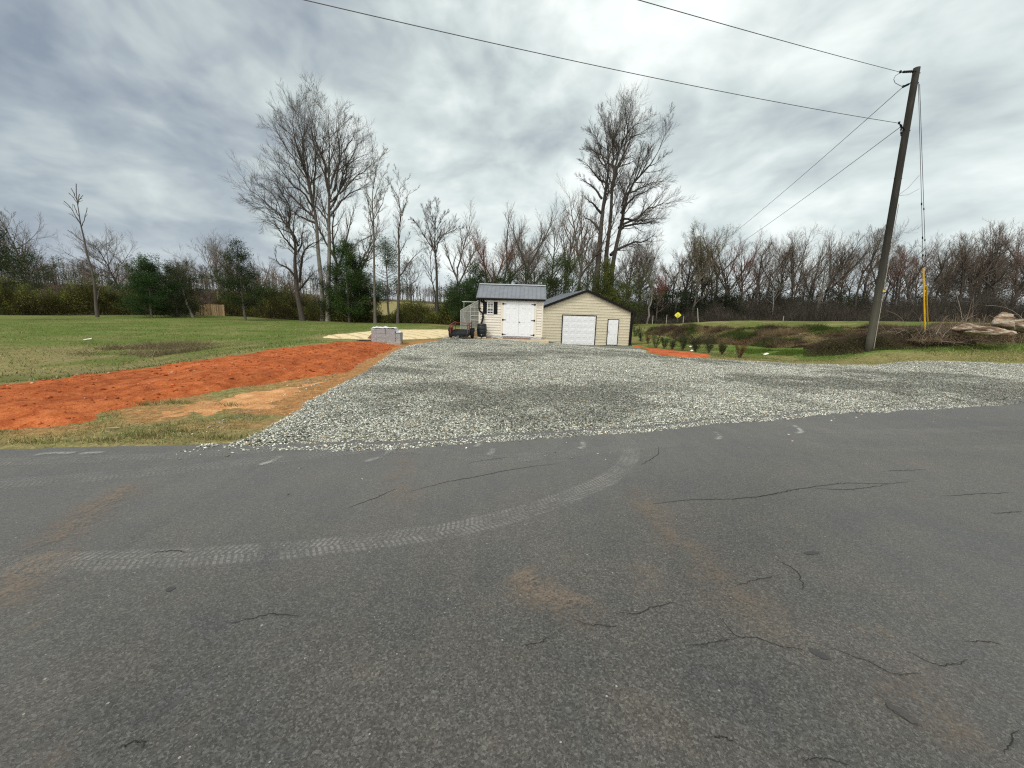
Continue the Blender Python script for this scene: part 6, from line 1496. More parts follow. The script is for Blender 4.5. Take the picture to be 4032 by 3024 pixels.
    for px in np.arange(-40, 1020, 58):
        px = px + R.uniform(-20, 20); Y = R.uniform(82, 105); b = at(px, 1225, Y); z = hzs(b[0], Y)
        H = max(4, at(px, 1060 + R.uniform(-45, 40), Y)[2] - z)
        lab = 'low brown bare tree ' + ('left of the broken dead tree' if px < 340 else 'between the broken dead tree and the left cedar' if px < 560 else 'above the left cedars' if px < 740 else 'behind the board fence' if px < 900 else 'right of the board fence')
        place(int(R.integers(0, 5)), b[0], Y, H, lab, lab.replace('tree', 'trees', 1), R.uniform(0, 6.28), 0)
woods()

# ---------------------------------------------------------------- thickets, brush and far woods (nobody could count them)
def thicket(name, path, width, h0, h1, n_twig, n_leaf, colt, coll, seed, leaf=.06, lumps=2.2, tw=.012, mat='leaf', zlow=0.):
    """path: list of (x,y[,height factor]); fills a lumpy band with fine upright twigs and small leaves"""
    rg = np.random.default_rng(seed); P = np.array([p[:2] for p in path], float); hf = np.array([p[2] if len(p) > 2 else 1. for p in path])
    d = np.concatenate([[0], np.cumsum(np.hypot(*np.diff(P, axis=0).T))])
    def pos(n):
        s = rg.random(n) * d[-1]; x = np.interp(s, d, P[:, 0]); y = np.interp(s, d, P[:, 1]) + (rg.random(n) - .5) * width; h = np.interp(s, d, hf)
        lump = fbm(x, y, lumps, seed % 13, 3); H = (h0 + (h1 - h0) * sm(lump, .3, .7)) * h
        edge = 1 - np.clip(np.abs((y - np.interp(s, d, P[:, 1])) / (width / 2)), 0, 1) ** 3; return x, y, H * (.55 + .45 * edge)
    g = Geo()
    x, y, H = pos(n_twig); z = hz(x, y); t0 = rg.random(n_twig) * .5
    A = np.stack([x, y, z + H * t0], -1); ln = H * (.25 + .5 * rg.random(n_twig)); dr = nrm(np.stack([rg.normal(0, .38, n_twig), rg.normal(0, .38, n_twig), np.ones(n_twig)], -1))
    c = np.array(colt)[None] * (.6 + .8 * rg.random((n_twig, 1))); g.strands(A, A + dr * ln[:, None], tw, c)
    x, y, H = pos(n_leaf); z = hz(x, y); u = rg.random(n_leaf) ** .75
    C = np.stack([x, y, z + zlow + H * u * 1.02], -1) + rg.normal(0, .05, (n_leaf, 3))
    tone = fbm(x + C[:, 2] * 1.7, y - C[:, 2], 1.3, 3, 3)[:, None]; c = np.array(coll[0])[None] * (1 - sm(tone, .3, .7)) + np.array(coll[1])[None] * sm(tone, .3, .7); c = c * (.65 + .7 * rg.random((n_leaf, 1)))
    g.tris(C, leaf * (.6 + .8 * rg.random(n_leaf)), rg, c, 0, 1.5)
    o = g.build(name, M_[mat]); return o
OL = ((.060, .068, .012), (.155, .170, .032)); OLB = ((.075, .055, .028), (.10, .09, .03))
h1 = thicket('hedge_thicket', [(-88, 52, 1.1), (-72, 50.5, 1.15), (-64, 51.5, 1.0), (-58, 58, .95), (-52, 63.5, .9)], 5.5, 1.8, 5.0, 42000, 66000, (.07, .06, .025), OL, 601, .085)
tag(h1, 'olive green brush thicket along the left edge of the field', 'thicket', kind='stuff')
h2 = thicket('hedge_thicket', [(-50, 68, .9), (-42, 66, 1.0), (-36, 60.5, 1.1), (-30, 58.5, 1.15), (-23, 56, .9), (-18, 55, .55)], 5, 1.5, 4.6, 26000, 42000, (.07, .06, .025), OL, 602, .085)
tag(h2, 'olive brush between the board fence and the twin trees', 'thicket', kind='stuff')
h3 = thicket('hedge_thicket', [(-17.5, 54, .5), (-14, 52, .8), (-10, 50, 1.15), (-5, 47.5, 1.2), (0, 46, 1.1), (6, 47, .9), (12, 50, .8)], 4.5, 1.3, 3.7, 26000, 44000, (.06, .055, .02), OL, 603, .08)
tag(h3, 'green brush thicket left of and behind the shed', 'thicket', kind='stuff')
# brown winter understorey of the right-hand woods
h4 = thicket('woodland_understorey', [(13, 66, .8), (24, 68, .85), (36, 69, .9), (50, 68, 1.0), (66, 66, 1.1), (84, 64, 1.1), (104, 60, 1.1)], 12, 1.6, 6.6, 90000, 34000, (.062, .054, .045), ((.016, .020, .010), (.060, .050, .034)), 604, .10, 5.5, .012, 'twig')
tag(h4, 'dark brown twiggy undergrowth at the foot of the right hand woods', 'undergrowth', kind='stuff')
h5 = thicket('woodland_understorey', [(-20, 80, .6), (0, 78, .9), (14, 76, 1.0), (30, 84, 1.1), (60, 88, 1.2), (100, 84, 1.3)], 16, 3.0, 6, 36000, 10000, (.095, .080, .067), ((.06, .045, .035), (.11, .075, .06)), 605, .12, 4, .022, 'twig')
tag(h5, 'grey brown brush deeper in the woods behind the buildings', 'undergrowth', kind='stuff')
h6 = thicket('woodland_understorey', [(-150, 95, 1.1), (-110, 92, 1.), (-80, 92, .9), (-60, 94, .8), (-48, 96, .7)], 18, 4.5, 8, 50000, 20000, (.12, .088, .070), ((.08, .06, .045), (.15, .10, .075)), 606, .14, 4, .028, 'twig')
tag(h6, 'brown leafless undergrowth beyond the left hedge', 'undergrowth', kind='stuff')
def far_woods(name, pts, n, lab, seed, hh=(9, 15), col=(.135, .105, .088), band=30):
    rg = np.random.default_rng(seed); P = np.array(pts, float); d = np.concatenate([[0], np.cumsum(np.hypot(*np.diff(P, axis=0).T))])
    s = rg.random(n) * d[-1]; x = np.interp(s, d, P[:, 0]) + rg.normal(0, 2, n); y = np.interp(s, d, P[:, 1]) + rg.random(n) * band; z = hz(x, y); H = rg.uniform(*hh, n)
    g = Geo(); A = np.stack([x, y, z], -1); B = A + np.stack([rg.normal(0, .6, n), rg.normal(0, .6, n), H], -1)
    g.strands(A, B, .16, np.array([.17, .15, .13])[None] * (.6 + .7 * rg.random((n, 1))))
    m = 34; i = np.repeat(np.arange(n), m); t = .3 + .65 * rg.random(n * m); st = A[i] + (B[i] - A[i]) * t[:, None]; r = (1.1 - np.abs(t - .6) * 1.6) * H[i] * .20
    dr = nrm(np.stack([rg.normal(0, 1, n * m), rg.normal(0, 1, n * m), .5 + rg.random(n * m)], -1)); en = st + dr * (r * (.5 + rg.random(n * m)))[:, None]
    c = np.array(col)[None] * (.6 + .7 * rg.random((n, 1))) ; c = c + (rg.random((n, 1)) < .12) * np.array([[-.07, -.03, -.055]]); g.strands(st, en, .055, np.clip(c, .02, 1)[i])
    tag(g.build(name, M_['twig']), lab, 'woods', kind='stuff')
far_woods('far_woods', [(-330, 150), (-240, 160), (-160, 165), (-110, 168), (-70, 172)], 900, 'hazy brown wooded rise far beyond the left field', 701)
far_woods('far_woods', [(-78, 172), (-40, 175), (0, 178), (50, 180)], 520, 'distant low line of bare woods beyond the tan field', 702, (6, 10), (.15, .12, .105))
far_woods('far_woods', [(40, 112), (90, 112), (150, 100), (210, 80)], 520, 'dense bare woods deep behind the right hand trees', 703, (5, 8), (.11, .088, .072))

# ---------------------------------------------------------------- bank growth, shrubs, brush, rocks
def shrub(seed, h, w, col, col2, n=700):
    rg = np.random.default_rng(seed); g = Geo(); m = 16
    az = rg.random(m) * 6.28; tip = np.stack([np.cos(az) * w * rg.uniform(.3, 1, m), np.sin(az) * w * rg.uniform(.3, 1, m), h * rg.uniform(.6, 1, m)], -1)
    base = tip * np.array([.12, .12, 0]); P = np.stack([base, base + (tip - base) * .5 + rg.normal(0, .02, (m, 3)), tip], 1); Rr = np.tile([.008, .006, .003], (m, 1)); g.tubes(P, Rr, 4, np.array([.08, .06, .045]))
    gs = g
    g2 = Geo(); i = rg.integers(0, m, n); t = rg.uniform(.25, 1.05, n); C = base[i] + (tip - base)[i] * t[:, None] + rg.normal(0, .045, (n, 3)); C[:, 2] = np.abs(C[:, 2]) + .02
    tone = rg.random((n, 1)); g2.tris(C, .030 * (.6 + .8 * rg.random(n)), rg, np.array(col)[None] * (1 - tone) + np.array(col2)[None] * tone, 0, 1.4)
    return gs, g2
def shrub_row():
    D = ((.016, .030, .010), (.045, .065, .022)); Bn = ((.10, .045, .02), (.22, .11, .05)); Ol = ((.04, .05, .015), (.10, .10, .03))
    data = [((2912, 1404), .68, Bn, 'rusty brown dying young shrub nearest the gravel'), ((2843, 1393), .62, Ol, 'yellow green young shrub next to the brown one nearest the gravel'), ((2791, 1387), .78, D, 'wide dark young shrub, third from the gravel end of the row'),
            ((2739, 1380), .86, D, 'tall dark young shrub, fourth from the gravel end of the row'), ((2688, 1374), .72, D, 'squat dark young shrub, fifth from the gravel end of the row'), ((2647, 1369), .92, D, 'upright dark young shrub in the middle of the row'), ((2616, 1362), .80, D, 'small dark young shrub just beyond the middle of the row'),
            ((2583, 1357), .92, D, 'dark young shrub, fourth from the garage corner'), ((2552, 1352), .9, Bn, 'brown tinged young shrub, third from the garage corner'), ((2522, 1346), 1.05, D, 'dark young shrub, second from the garage corner'), ((2500, 1338), 1.0, D, 'young shrub half hidden by the garage corner')]
    Y = np.array([17.4, 18.9, 20.2, 21.7, 23.3, 25.0, 26.8, 28.8, 31.0, 33.5, 36.])
    for k, ((q, h, c, lab), y) in enumerate(zip(data, Y)):
        p = at(*q, y); z = hzs(p[0], y); t = empty('young_shrub', (p[0], y, z), 0, lab, 'shrub', 'young shrubs planted in a row below the bank')
        h *= [1.15, 1.0, 1.25, 1.1, 1.3, 1.05, 1.2, 1.3, 1.0, 1.2, 1.1][k]; a, b = shrub(800 + k, h, h * [.40, .34, .50, .44, .36][k % 5], c[0], c[1], 900 if c is not Bn else 600); a.build('stem', M_['bark'], t); b.build('leaves', M_['leaf'], t)
shrub_row()
def scatter_in(poly, n, rg):
    P = np.array(poly); lo, hi = P.min(0), P.max(0); out = []
    while sum(map(len, out)) < n:
        q = lo + (hi - lo) * rg.random((n * 2, 2)); out.append(q[sdf(q[:, 0], q[:, 1], poly) > 0])
    return np.concatenate(out)[:n]
def bank_growth():
    rg = np.random.default_rng(61)
    face = [(11.8, 36), (12.8, 27), (14.2, 22), (15.6, 19.4), (18, 17.6), (23, 17.6), (24, 20), (20.3, 24), (16.3, 28.4), (14, 33), (13.4, 38)]
    q = scatter_in(face, 70000, rg); x, y = q.T; z = hz(x, y); n = len(x)
    g = Geo(); ln = .08 + .42 * sm(fbm(x, y, 1.2, 5), .35, .7); d = nrm(np.stack([rg.normal(0, .9, n), rg.normal(0, .9, n), .35 + .5 * rg.random(n)], -1))
    A = np.stack([x, y, z], -1); tone = sm(fbm(x, y, .9, 8), .35, .65)[:, None]
    c = (np.array([.060, .040, .026]) * (1 - tone) + np.array([.22, .165, .09]) * tone) * (.5 + rg.random((n, 1)))
    gr = (fbm(x, y, 1.6, 12) > .54)[:, None]; c = np.where(gr, np.array([.06, .085, .02]) * (.6 + .8 * rg.random((n, 1))), c)
    g.strands(A, A + d * ln[:, None], .009, c); tag(g.build('bank_weeds', M_['blade']), 'dead brown weeds and grass matted on the bank face', 'weeds', kind='stuff')
    # dark bramble clump around the pole foot and along the bank top
    def bramble(name, poly, n, h, lab, seed, dark):
        r2 = np.random.default_rng(seed); q = scatter_in(poly, n, r2); x, y = q.T; z = hz(x, y); e = sm(sdf(x, y, poly), 0, .9); H = h * e * (.4 + .9 * fbm(x, y, .8, seed % 7))
        g = Geo(); m = n // 3; u = r2.random(n); C = np.stack([x, y, z + H * u], -1)
        tone = r2.random((n, 1)); c = np.array(dark[0])[None] * (1 - tone) + np.array(dark[1])[None] * tone
        g.tris(C, .032 * (.6 + .8 * r2.random(n)), r2, c, 0, 1.4)
        A = np.stack([x[:m], y[:m], z[:m]], -1); d = nrm(np.stack([r2.normal(0, .9, m), r2.normal(0, .9, m), .6 + r2.random(m)], -1)); g.strands(A, A + d * (H[:m] * 1.5 + .08)[:, None], .007, np.array([.085, .060, .040]) * (.6 + .8 * r2.random((m, 1))))
        tag(g.build(name, M_['leaf']), lab, 'brambles', kind='stuff')
    DK = ((.026, .036, .010), (.105, .110, .035))
    bramble('bramble_thicket', [(13.6, 18.3), (14.8, 16.9), (16.0, 16.6), (17.8, 16.8), (19.6, 16.7), (20.6, 17.6), (19.5, 19.2), (17, 19.6), (15, 20.3)], 46000, .52, 'dark tangled brambles around the foot of the leaning pole', 62, DK)
    bramble('bramble_thicket', [(11.8, 35), (12.6, 29), (13.4, 29), (14.2, 34), (13.8, 37)], 5000, .5, 'brown brambles on the bank beside the garage', 63, ((.05, .035, .022), (.12, .08, .05)))
bank_growth()
def brush_pile():
    rg = np.random.default_rng(71); c = np.array([19.6, 17.4]); z = hzs(*c); t = empty('brush_pile', (c[0], c[1], z), 0, 'tangle of dead grey brush and vines behind the boulders', 'brush pile')
    n = 150; K = 9; P = np.empty((n, K, 3)); st = np.stack([rg.uniform(-2.2, 3.6, n), rg.uniform(-.6, 1.4, n), rg.uniform(0, .35, n)], -1); P[:, 0] = st
    az = rg.random(n) * 6.28; d = nrm(np.stack([np.cos(az), np.sin(az) * .7, rg.uniform(.3, 1.5, n)], -1)); L = rg.uniform(.8, 2.4, n); cur = rg.normal(0, .20, (n, 3)) - np.array([0, 0, .20])
    for k in range(1, K): d = nrm(d + cur + rg.normal(0, .08, (n, 3))); P[:, k] = P[:, k - 1] + d * (L / (K - 1))[:, None]; P[:, k, 2] = np.maximum(P[:, k, 2], .02)
    Rr = (rg.uniform(.006, .015, n)[:, None] * np.linspace(1, .35, K)[None]); g = Geo(); g.tubes(P, Rr, 5, np.array([.22, .18, .14])[None] * (.5 + .9 * rg.random((n, 1))))
    P2, R2, L2 = sprout(P, Rr, L, 5, rg, .2, 1, (25, 65), .4, 4, 0, .2, .6, .004); g.tubes(P2, R2, 3, np.array([.20, .155, .12]))
    g.build('dead_branches', M_['bark'], t)
    g = Geo(); m = 9000; x = rg.uniform(-2.4, 3.6, m); y = rg.uniform(-.7, 1.3, m); h = .9 * np.exp(-((x - .9) / 1.7) ** 2) * (.4 + rg.random(m)); g.strands(np.stack([x, y, h * rg.random(m)], -1), np.stack([x, y, h * rg.random(m)], -1) + rg.normal(0, .15, (m, 3)), .006, np.array([.26, .19, .12])[None] * (.4 + .9 * rg.random((m, 1)))); g.build('dead_grass_mat', M_['blade'], t)
brush_pile()
def mat_rock():
    m, N, b = mat_base('sandstone_boulder'); co = N.n.new('ShaderNodeTexCoord').outputs['Object']
    n = N.noise(co, 2.2, 6, .65, .6); n2 = N.noise(N.scale(co, (1.5, 1.5, 7)), 1.1, 4, .6, .8); n3 = N.noise(co, 18, 4, .7)
    c = N.ramp(n2, [(.32, (.06, .032, .02)), (.45, (.20, .13, .08)), (.56, (.38, .33, .25)), (.70, (.60, .56, .47))])
    c = N.mix(N.math('MULTIPLY', N.step(n, .52, .66), .45), c, (.27, .13, .055)); c = N.mix(1.0, c, N.ramp(n3, [(.3, .7), (.7, 1.25)]), 'MULTIPLY')
    N.put(b.inputs['Base Color'], c); b.inputs['Roughness'].default_value = .9; N.put(b.inputs['Normal'], N.bump(N.math('ADD', n2, N.math('MULTIPLY', n3, .5)), 1.0, .08)); return m
rock_m = mat_rock()
def boulder(loc, size, seed, lab, rz=0, tilt=(0, 0)):
    rg = np.random.default_rng(seed); nu, nv = 40, 26
    u = np.linspace(0, 2 * math.pi, nu, endpoint=False); v = np.linspace(-math.pi / 2, math.pi / 2, nv); U, Vv = np.meshgrid(u, v)
    D = np.stack([np.cos(Vv) * np.cos(U), np.cos(Vv) * np.sin(U), np.sin(Vv)], -1).reshape(-1, 3)
    # cut by random planes for flat broken faces
    r = np.ones(len(D)) * 1.15
    for k in range(20): nn = nrm(rg.normal(0, 1, 3) * np.array([1, 1, 1.5])); h = rg.uniform(.50, .85); c = D @ nn; r = np.where(c > .05, np.minimum(r, h / np.maximum(c, .05)), r)
    P = D * r[:, None]; s = .05
    P = P + D * ((fbm(P[:, 0] * 3 + 9, P[:, 2] * 5 + P[:, 1] * 2, .8, seed) - .5) * .22)[:, None] + D * ((fbm(P[:, 0] * 2 + 9, P[:, 2] * 14 + P[:, 1], .8, seed + 3) - .5) * .03)[:, None]
    P = P * np.array(size) / 2; I = np.arange(nu * nv).reshape(nv, nu); F = np.stack([I[:-1], np.roll(I[:-1], -1, 1), np.roll(I[1:], -1, 1), I[1:]], -1).reshape(-1, 4)
    o = mesh_np('boulder', P, F, rock_m, None); o.location = loc; o.rotation_euler = (tilt[0], tilt[1], rz); return tag(o, lab, 'boulder', 'boulders at the right edge')
def rocks():
    def B(px, py, Y, size, seed, lab, **k): p = at(px, py, Y); boulder(tuple(p), size, seed, lab, **k)
    B(3880, 1305, 16.2, (2.1, 1.0, .52), 1, 'long low flat boulder in front, lying nearest the gravel', rz=.08, tilt=(0, .03))
    B(3815, 1292, 16.9, (1.3, .8, .55), 2, 'smaller pale boulder behind the left end of the long flat one', rz=-.1)
    B(3955, 1268, 16.6, (1.1, .9, .95), 3, 'tall blocky orange and white boulder standing behind', rz=.5, tilt=(.1, .25))
    B(4020, 1280, 16.9, (1.3, 1.0, .9), 4, 'dark hollowed boulder cut by the right edge of the view', rz=.2)
    B(4100, 1270, 17.5, (1.4, 1.2, .9), 5, 'boulder at the far end of the row beyond the right edge')
rocks()

# ---------------------------------------------------------------- loose stones
def stones():
    rg = np.random.default_rng(81)
    def ptz(q): return gravel_z(q[:, 0], q[:, 1])
    parts = []
    def band(n, y0, y1, smin, smax):
        q = np.stack([rg.uniform(-4.6, 26, n), rg.uniform(y0, y1, n)], -1)
        dd = gravel_d(q[:, 0], q[:, 1]); keep = dd > -.12 + .25 * rg.random(n) ** 3 * 0
        ang = np.abs(np.arctan2(q[:, 0], q[:, 1])) < rad(58); q = q[keep & ang]
        parts.append((q, rg.uniform(smin, smax, len(q)) * (.6 + .7 * rg.random(len(q)))))
    band(420000, 4.2, 9.5, .005, .018); band(270000, 9.5, 15, .007, .019); band(130000, 15, 23, .010, .022)
    # spill over the asphalt edge and onto the grass side
    E = np.array(GRAVEL_POLY); n = 2600; s = rg.random(n) ** .7
    xx = rg.uniform(-3.6, 20, n); ye = np.interp(xx, np.array(ROAD_EDGE)[:, 0], np.array(ROAD_EDGE)[:, 1]); q = np.stack([xx, ye - .10 - np.abs(rg.normal(0, .16, n))], -1); parts.append((q, rg.uniform(.006, .020, n)))
    n = 55; q = np.stack([rg.uniform(-2.5, 14, n), np.zeros(n)], -1); q[:, 1] = np.interp(q[:, 0], np.array(ROAD_EDGE)[:, 0], np.array(ROAD_EDGE)[:, 1]) - rg.uniform(.2, 1.6, n); parts.append((q, rg.uniform(.006, .022, n)))
    n = 500; q = np.stack([-3.75 - .25 * np.abs(rg.normal(0, 1, n)) - 0, rg.uniform(4.6, 16, n)], -1); q[:, 0] -= .08 * (q[:, 1] - 5) * .9; parts.append((q, rg.uniform(.008, .022, n)))
    Q = np.concatenate([p[0] for p in parts]); S = np.concatenate([p[1] for p in parts]); n = len(Q)
    print('stones', n)
    onroad = sdf(Q[:, 0], Q[:, 1], ROAD_POLY) > .02; dd = gravel_d(Q[:, 0], Q[:, 1])
    z = np.where(dd > -.2, ptz(Q), hz(Q[:, 0], Q[:, 1])); z = np.where(onroad & (dd < .1), np.maximum(z, 0.), z)
    # squashed, irregular six-point pebbles
    base = np.array([[1, 0, 0], [-1, 0, 0], [0, 1, 0], [0, -1, 0], [0, 0, 1], [0, 0, -1]], float)
    F0 = np.array([[0, 2, 4], [2, 1, 4], [1, 3, 4], [3, 0, 4], [2, 0, 5], [1, 2, 5], [3, 1, 5], [0, 3, 5]])
    V = base[None] * (.6 + .8 * rg.random((n, 6, 1))) * (S[:, None, None]) * np.stack([rg.uniform(.8, 1.3, n), rg.uniform(.5, 1.0, n), rg.uniform(.25, .6, n)], -1)[:, None]
    V += rg.normal(0, .22, V.shape) * S[:, None, None]
    a = rg.random(n) * 6.28; ca, sa = np.cos(a)[:, None], np.sin(a)[:, None]; x, y = V[..., 0].copy(), V[..., 1].copy(); V[..., 0] = x * ca - y * sa; V[..., 1] = x * sa + y * ca
    V += np.stack([Q[:, 0], Q[:, 1], z + S * .25], -1)[:, None]
    F = (F0[None] + (np.arange(n) * 6)[:, None, None]).reshape(-1, 3)
    big = fbm(Q[:, 0] * .6, Q[:, 1], 2.4, 90); k = rg.random(n); val = .13 + .52 * k ** 1.25
    big = big * .6 + .4 * fbm(Q[:, 0] * .8, Q[:, 1], .7, 95); val = val * (.58 + .66 * sm(big, .36, .58)); tint = np.stack([val * (.99 + rg.normal(0, .03, n)), val * 1.01, val * (.88 + rg.normal(0, .03, n))], -1)
    warm = rg.random(n) < .05; tint[warm] *= np.array([1.1, .85, .62])
    o = mesh_np('gravel', V.reshape(-1, 3), F, M_['stone'], None, np.repeat(tint, 6, 0)); tag(o, 'loose pale grey green crushed stone covering the parking area', 'gravel', kind='stuff')
    # clods and pebbles on the clay
    n = 2600; q = scatter_in(CLAY_POLY, n, rg); S = .010 + .030 * rg.random(n) ** 4; z = clay_z(q[:, 0], q[:, 1])
    V = base[None] * (.6 + .8 * rg.random((n, 6, 1))) * S[:, None, None] * np.array([1.2, 1, .7]) + rg.normal(0, .2, (n, 6, 3)) * S[:, None, None] + np.stack([q[:, 0], q[:, 1], z + S * .2], -1)[:, None]
    c = np.array([.38, .090, .030])[None] * (.5 + .8 * rg.random((n, 1))); pale = rg.random(n) < .05; c[pale] = np.array([.48, .30, .19])
    o = mesh_np('clay_clods', V.reshape(-1, 3), (F0[None] + (np.arange(n) * 6)[:, None, None]).reshape(-1, 3), M_['stone'], None, np.repeat(c, 6, 0)); tag(o, 'small red clods and pale pebbles strewn on the clay embankment', 'clods', kind='stuff')
stones()

# ---------------------------------------------------------------- grass
def grass():
    rg = np.random.default_rng(91)
    def blades(q, h, w, z, name, lab, boost=1.0):
        n = len(q); lush, dry, bare, wood = zones(q[:, 0], q[:, 1]); c = ground_col(q[:, 0], q[:, 1])
        g = Geo(); hh = h * (.4 + .9 * rg.random(n)) * (.7 + .6 * lush); d = nrm(np.stack([rg.normal(0, .55, n), rg.normal(0, .55, n), np.ones(n)], -1))
        straw = (rg.random(n) < .12 + .45 * dry)[:, None]
        c = np.where(straw, np.array([.38, .30, .15]), np.array([.105, .155, .032])) * (.5 + .9 * rg.random((n, 1)))
        A = np.stack([q[:, 0], q[:, 1], z - .004], -1); g.strands(A, A + d * hh[:, None], w, c)
        tag(g.build(name, M_['blade']), lab, 'grass', kind='stuff')
    def pick(poly, n, dens, thr=None):
        q = scatter_in(poly, n, rg); lush, dry, bare, wood = zones(q[:, 0], q[:, 1])
        k = fbm(q[:, 0], q[:, 1], .6, 15) * .6 + fbm(q[:, 0], q[:, 1], 2., 16) * .4
        keep = (rg.random(n) < sm(k, .36, .56) * dens * (1 - .8 * bare)) & (sdf(q[:, 0], q[:, 1], ROAD_POLY) < -.02) & (gravel_d(q[:, 0], q[:, 1]) < .1)
        return q[keep]
    q = pick([(-14, 3.3), (-3.5, 4.3), (-3.5, 7.5), (-5.5, 8), (-7, 6), (-14, 5.2)], 70000, 1.); cd = clay_d(q[:, 0], q[:, 1]); sdn = sand_d(q[:, 0], q[:, 1])
    q = q[((cd < .15) | (rg.random(len(q)) < .03)) & ((sdn < .1) | (rg.random(len(q)) < .08))]
    blades(q, .045, .0035, hz(q[:, 0], q[:, 1]), 'grass', 'patchy straw and green verge grass between road and red clay')
    # raised tussocks on the verge edge
    ts = []
    for cx, cy in [(gxy(840, 1725)), (gxy(930, 1728)), gxy(560, 1712), gxy(590, 1722), gxy(390, 1735), gxy(1050, 1715), gxy(130, 1740), gxy(690, 1700), gxy(1150, 1690), gxy(550, 1595), gxy(680, 1590), gxy(900, 1600)]:
        ts.append(np.array([cx, cy]) + rg.normal(0, 1, (260, 2)) * np.array([.16, .05]))
    ts = np.concatenate(ts); blades(ts, .075, .004, hz(ts[:, 0], ts[:, 1]), 'grass_tussock', 'darker grass tussocks along the asphalt edge at left')
    q = pick([(-60, 52), (-30, 18), (-14, 6), (-9.4, 7.2), (-9.2, 13), (-8.5, 18), (-11, 21), (-12, 30), (-9, 34), (-2, 35), (-2, 42), (-12, 46), (-30, 55), (-50, 60)], 110000, .9)
    q = q[rg.random(len(q)) < np.clip(18 / np.hypot(q[:, 0], q[:, 1]), .25, 1)]
    blades(q, .10, .011, hz(q[:, 0], q[:, 1]), 'grass', 'green and brown rough grass of the left field')
    q = pick([(6.8, 17.5), (10, 16.3), (14, 15.2), (18, 14.6), (26, 15.4), (34, 17), (34, 22), (23, 22), (21, 18), (15, 18), (12.5, 22), (12, 34), (10, 34), (9.8, 26)], 70000, 1.); q = q[clay2_d(q[:, 0], q[:, 1]) < 0]
    blades(q, .075, .008, hz(q[:, 0], q[:, 1]), 'grass', 'mixed green and straw grass below the bank at right')
    toe = [(12.2, 22), (13.2, 18.4), (14.2, 17.0), (17.4, 16.2), (20.5, 16.4), (20.5, 17), (17.5, 16.8), (15.2, 17.8), (14.4, 20), (13.4, 23)]
    q = scatter_in(toe, 16000, rg); n = len(q); z = hz(q[:, 0], q[:, 1]); g = Geo(); A = np.stack([q[:, 0], q[:, 1], z], -1); g.strands(A, A + nrm(np.stack([rg.normal(0, .5, n), rg.normal(0, .5, n), np.ones(n)], -1)) * (rg.uniform(.05, .20, n) * sm(fbm(q[:, 0], q[:, 1], 1.1, 66), .38, .58))[:, None], .009, np.array([.10, .155, .025])[None] * (.5 + .8 * rg.random((n, 1))))
    tag(g.build('fresh_grass', M_['blade']), 'bright fresh green grass at the foot of the bank', 'grass', kind='stuff')
    # brown bramble in the swale on the left
    r2 = np.random.default_rng(92); poly = [(-22, 19.5), (-15, 20.5), (-11.3, 15.5), (-11.6, 12.6), (-15, 13), (-20, 16.5)]; q = scatter_in(poly, 30000, r2); q = q[r2.random(len(q)) < sm(fbm(q[:, 0], q[:, 1], 1.3, 44), .50, .72) * sm(sdf(q[:, 0], q[:, 1], poly), 0, 2.0)]; z = hz(q[:, 0], q[:, 1]); n = len(q); e = sm(sdf(q[:, 0], q[:, 1], poly), 0, .9)
    g = Geo(); A = np.stack([q[:, 0], q[:, 1], z], -1); g.strands(A, A + nrm(np.stack([r2.normal(0, .8, n), r2.normal(0, .8, n), .3 + r2.random(n)], -1)) * (.08 + .40 * e * r2.random(n) ** 2)[:, None], .008, np.array([.22, .185, .10])[None] * (.35 + .9 * r2.random((n, 1))))
    tag(g.build('swale_weeds', M_['blade']), 'brown tangled weeds in the low swale of the left field', 'weeds', kind='stuff')
grass()

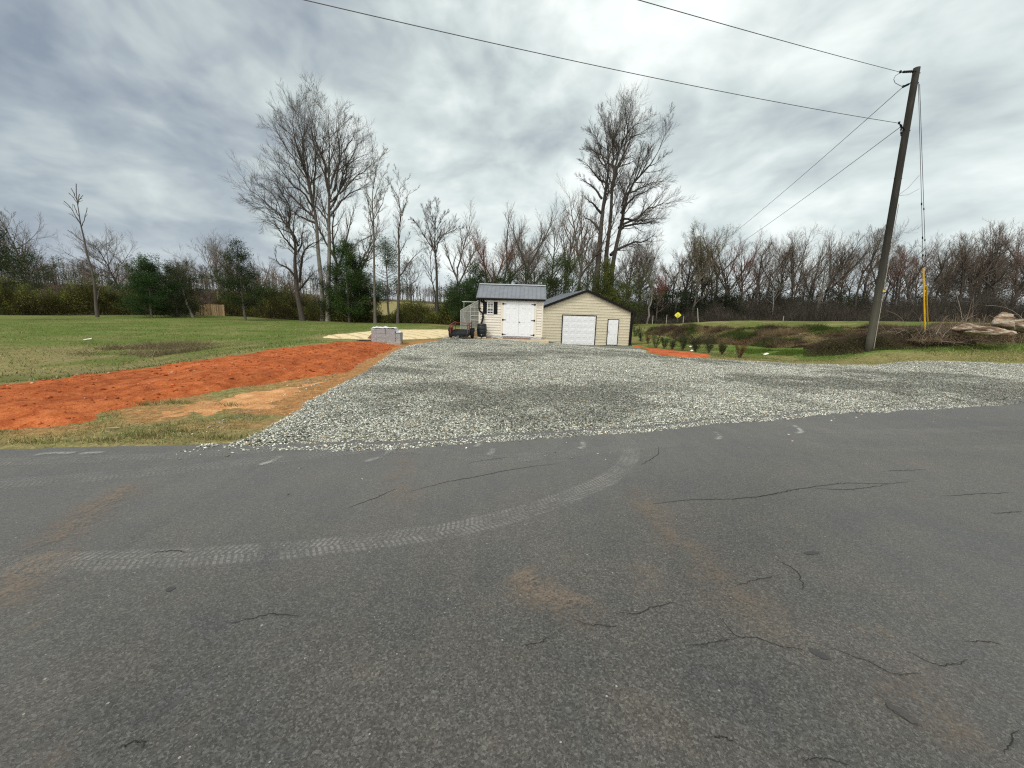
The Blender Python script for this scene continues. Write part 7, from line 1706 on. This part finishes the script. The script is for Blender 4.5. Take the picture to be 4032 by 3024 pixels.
# ---------------------------------------------------------------- litter, stakes, far fence posts
def litter():
    pap = mat_plain('white_litter', (.72, .70, .64), .6, .1, 5)
    for (px, py), Y, w, lab in [((343, 1325), 21, .38, 'white scrap lying in the left field'), ((3025, 1345), 19.2, .28, 'long white scrap on the right bank'), ((2722, 1348), 26, .14, 'small white scrap beside the middle young shrubs'), ((2725, 1381), 21.2, .12, 'white scrap at the foot of the tall dark young shrub')]:
        v = ray(px, py); p = cC + v * (Y / v[1]); x, y = p[0], Y; z = hzs(x, y) + .05
        m = MB(); m._add([(-w / 2, -.05, 0), (w / 2, -.03, .03), (w / 2 - .03, .08, .05), (-w / 2, .07, .01), (-w / 2, -.05, .012), (w / 2, -.03, .042), (w / 2 - .03, .08, .062), (-w / 2, .07, .022)], [(3, 2, 1, 0), (4, 5, 6, 7), (0, 1, 5, 4), (1, 2, 6, 5), (2, 3, 7, 6), (3, 0, 4, 7)])
        o = m.build('paper_scrap', pap); o.location = (x, y, z); o.rotation_euler = (.15, -.1, .3); tag(o, lab, 'litter')
    post = mat_plain('weathered_post', (.30, .28, .23), .9, .2, 6)
    for px, py, Y, lean, h, lab in [(2750, 1284, 48, -.35, 1.6, 'pale leaning stake on the bank top right of the yellow sign'), (2568, 1280, 60, 0, 1.0, 'first short fence stake left of the yellow sign'), (2622, 1282, 60, 0, 1.1, 'second short fence stake left of the yellow sign'), (2688, 1284, 60, 0, .9, 'short fence stake right of the yellow sign'), (3080, 1284, 60, 0, 1.0, 'short stake before the dark middle of the woods')]:
        p = at(px, py, Y); z = hzs(p[0], Y); m = MB(); m.tube([(0, 0, -.2), (lean * .5, 0, h * .5), (lean, 0, h + .3)], [.06, .055, .045], 8); o = m.build('wooden_stake', post); o.location = (p[0], Y, z); tag(o, lab, 'stake')
    # short sticks in the verge
    stick = mat_plain('dry_stick', (.34, .27, .17), .9, .2, 9)
    for k, ((xa, ya), (xb, yb), lab) in enumerate([((420, 1701), (475, 1701), 'straight dry stick lying in the verge grass'), ((515, 1692), (552, 1684), 'short slanted dry stick in the verge grass')]):
        a = gxy(xa, ya); b = gxy(xb, yb); za = hzs(*a) + .05; m = MB(); m.tube([(0, 0, 0), ((b - a)[0], (b - a)[1], .01)], .007, 6); o = m.build('dry_stick', stick); o.location = (a[0], a[1], za); tag(o, lab, 'stick')
litter()
# a lone pale trunk inside the woods and one standing at the field edge
def pale_trunks():
    for px, pb, Y, top, r, lab in [(3208, 1284, 67, 1010, .34, 'thick pale trunk standing in the woods left of the leaning pole'), (3027, 1284, 67, 980, .13, 'thin pale straight trunk low in the middle of the woods')]:
        b = at(px, pb, Y); z = hzs(b[0], Y); H = at(px, top, Y)[2] - z; bare_tree('pale_trunked_tree', H, 500 + px, spread=.3, r0=r, col=(PALE * .85, PALE * .6, GREY, GREY), n2=5, n3=5, n4=4, label=lab, loc=(b[0], Y, z))
    b = at(758, 1243, 56); z = hzs(b[0], 56); H = at(735, 1020, 56)[2] - z; bare_tree('leaning_bare_tree', H, 551, spread=.22, r0=.16, lean=(-2.4, 0), col=(PALE * 1.1, PALE * .8, GREY, GREY), n2=5, n3=5, n4=4, label='pale leaning trunk before the dark evergreens left of the board fence', loc=(b[0], 56, z))
pale_trunks()
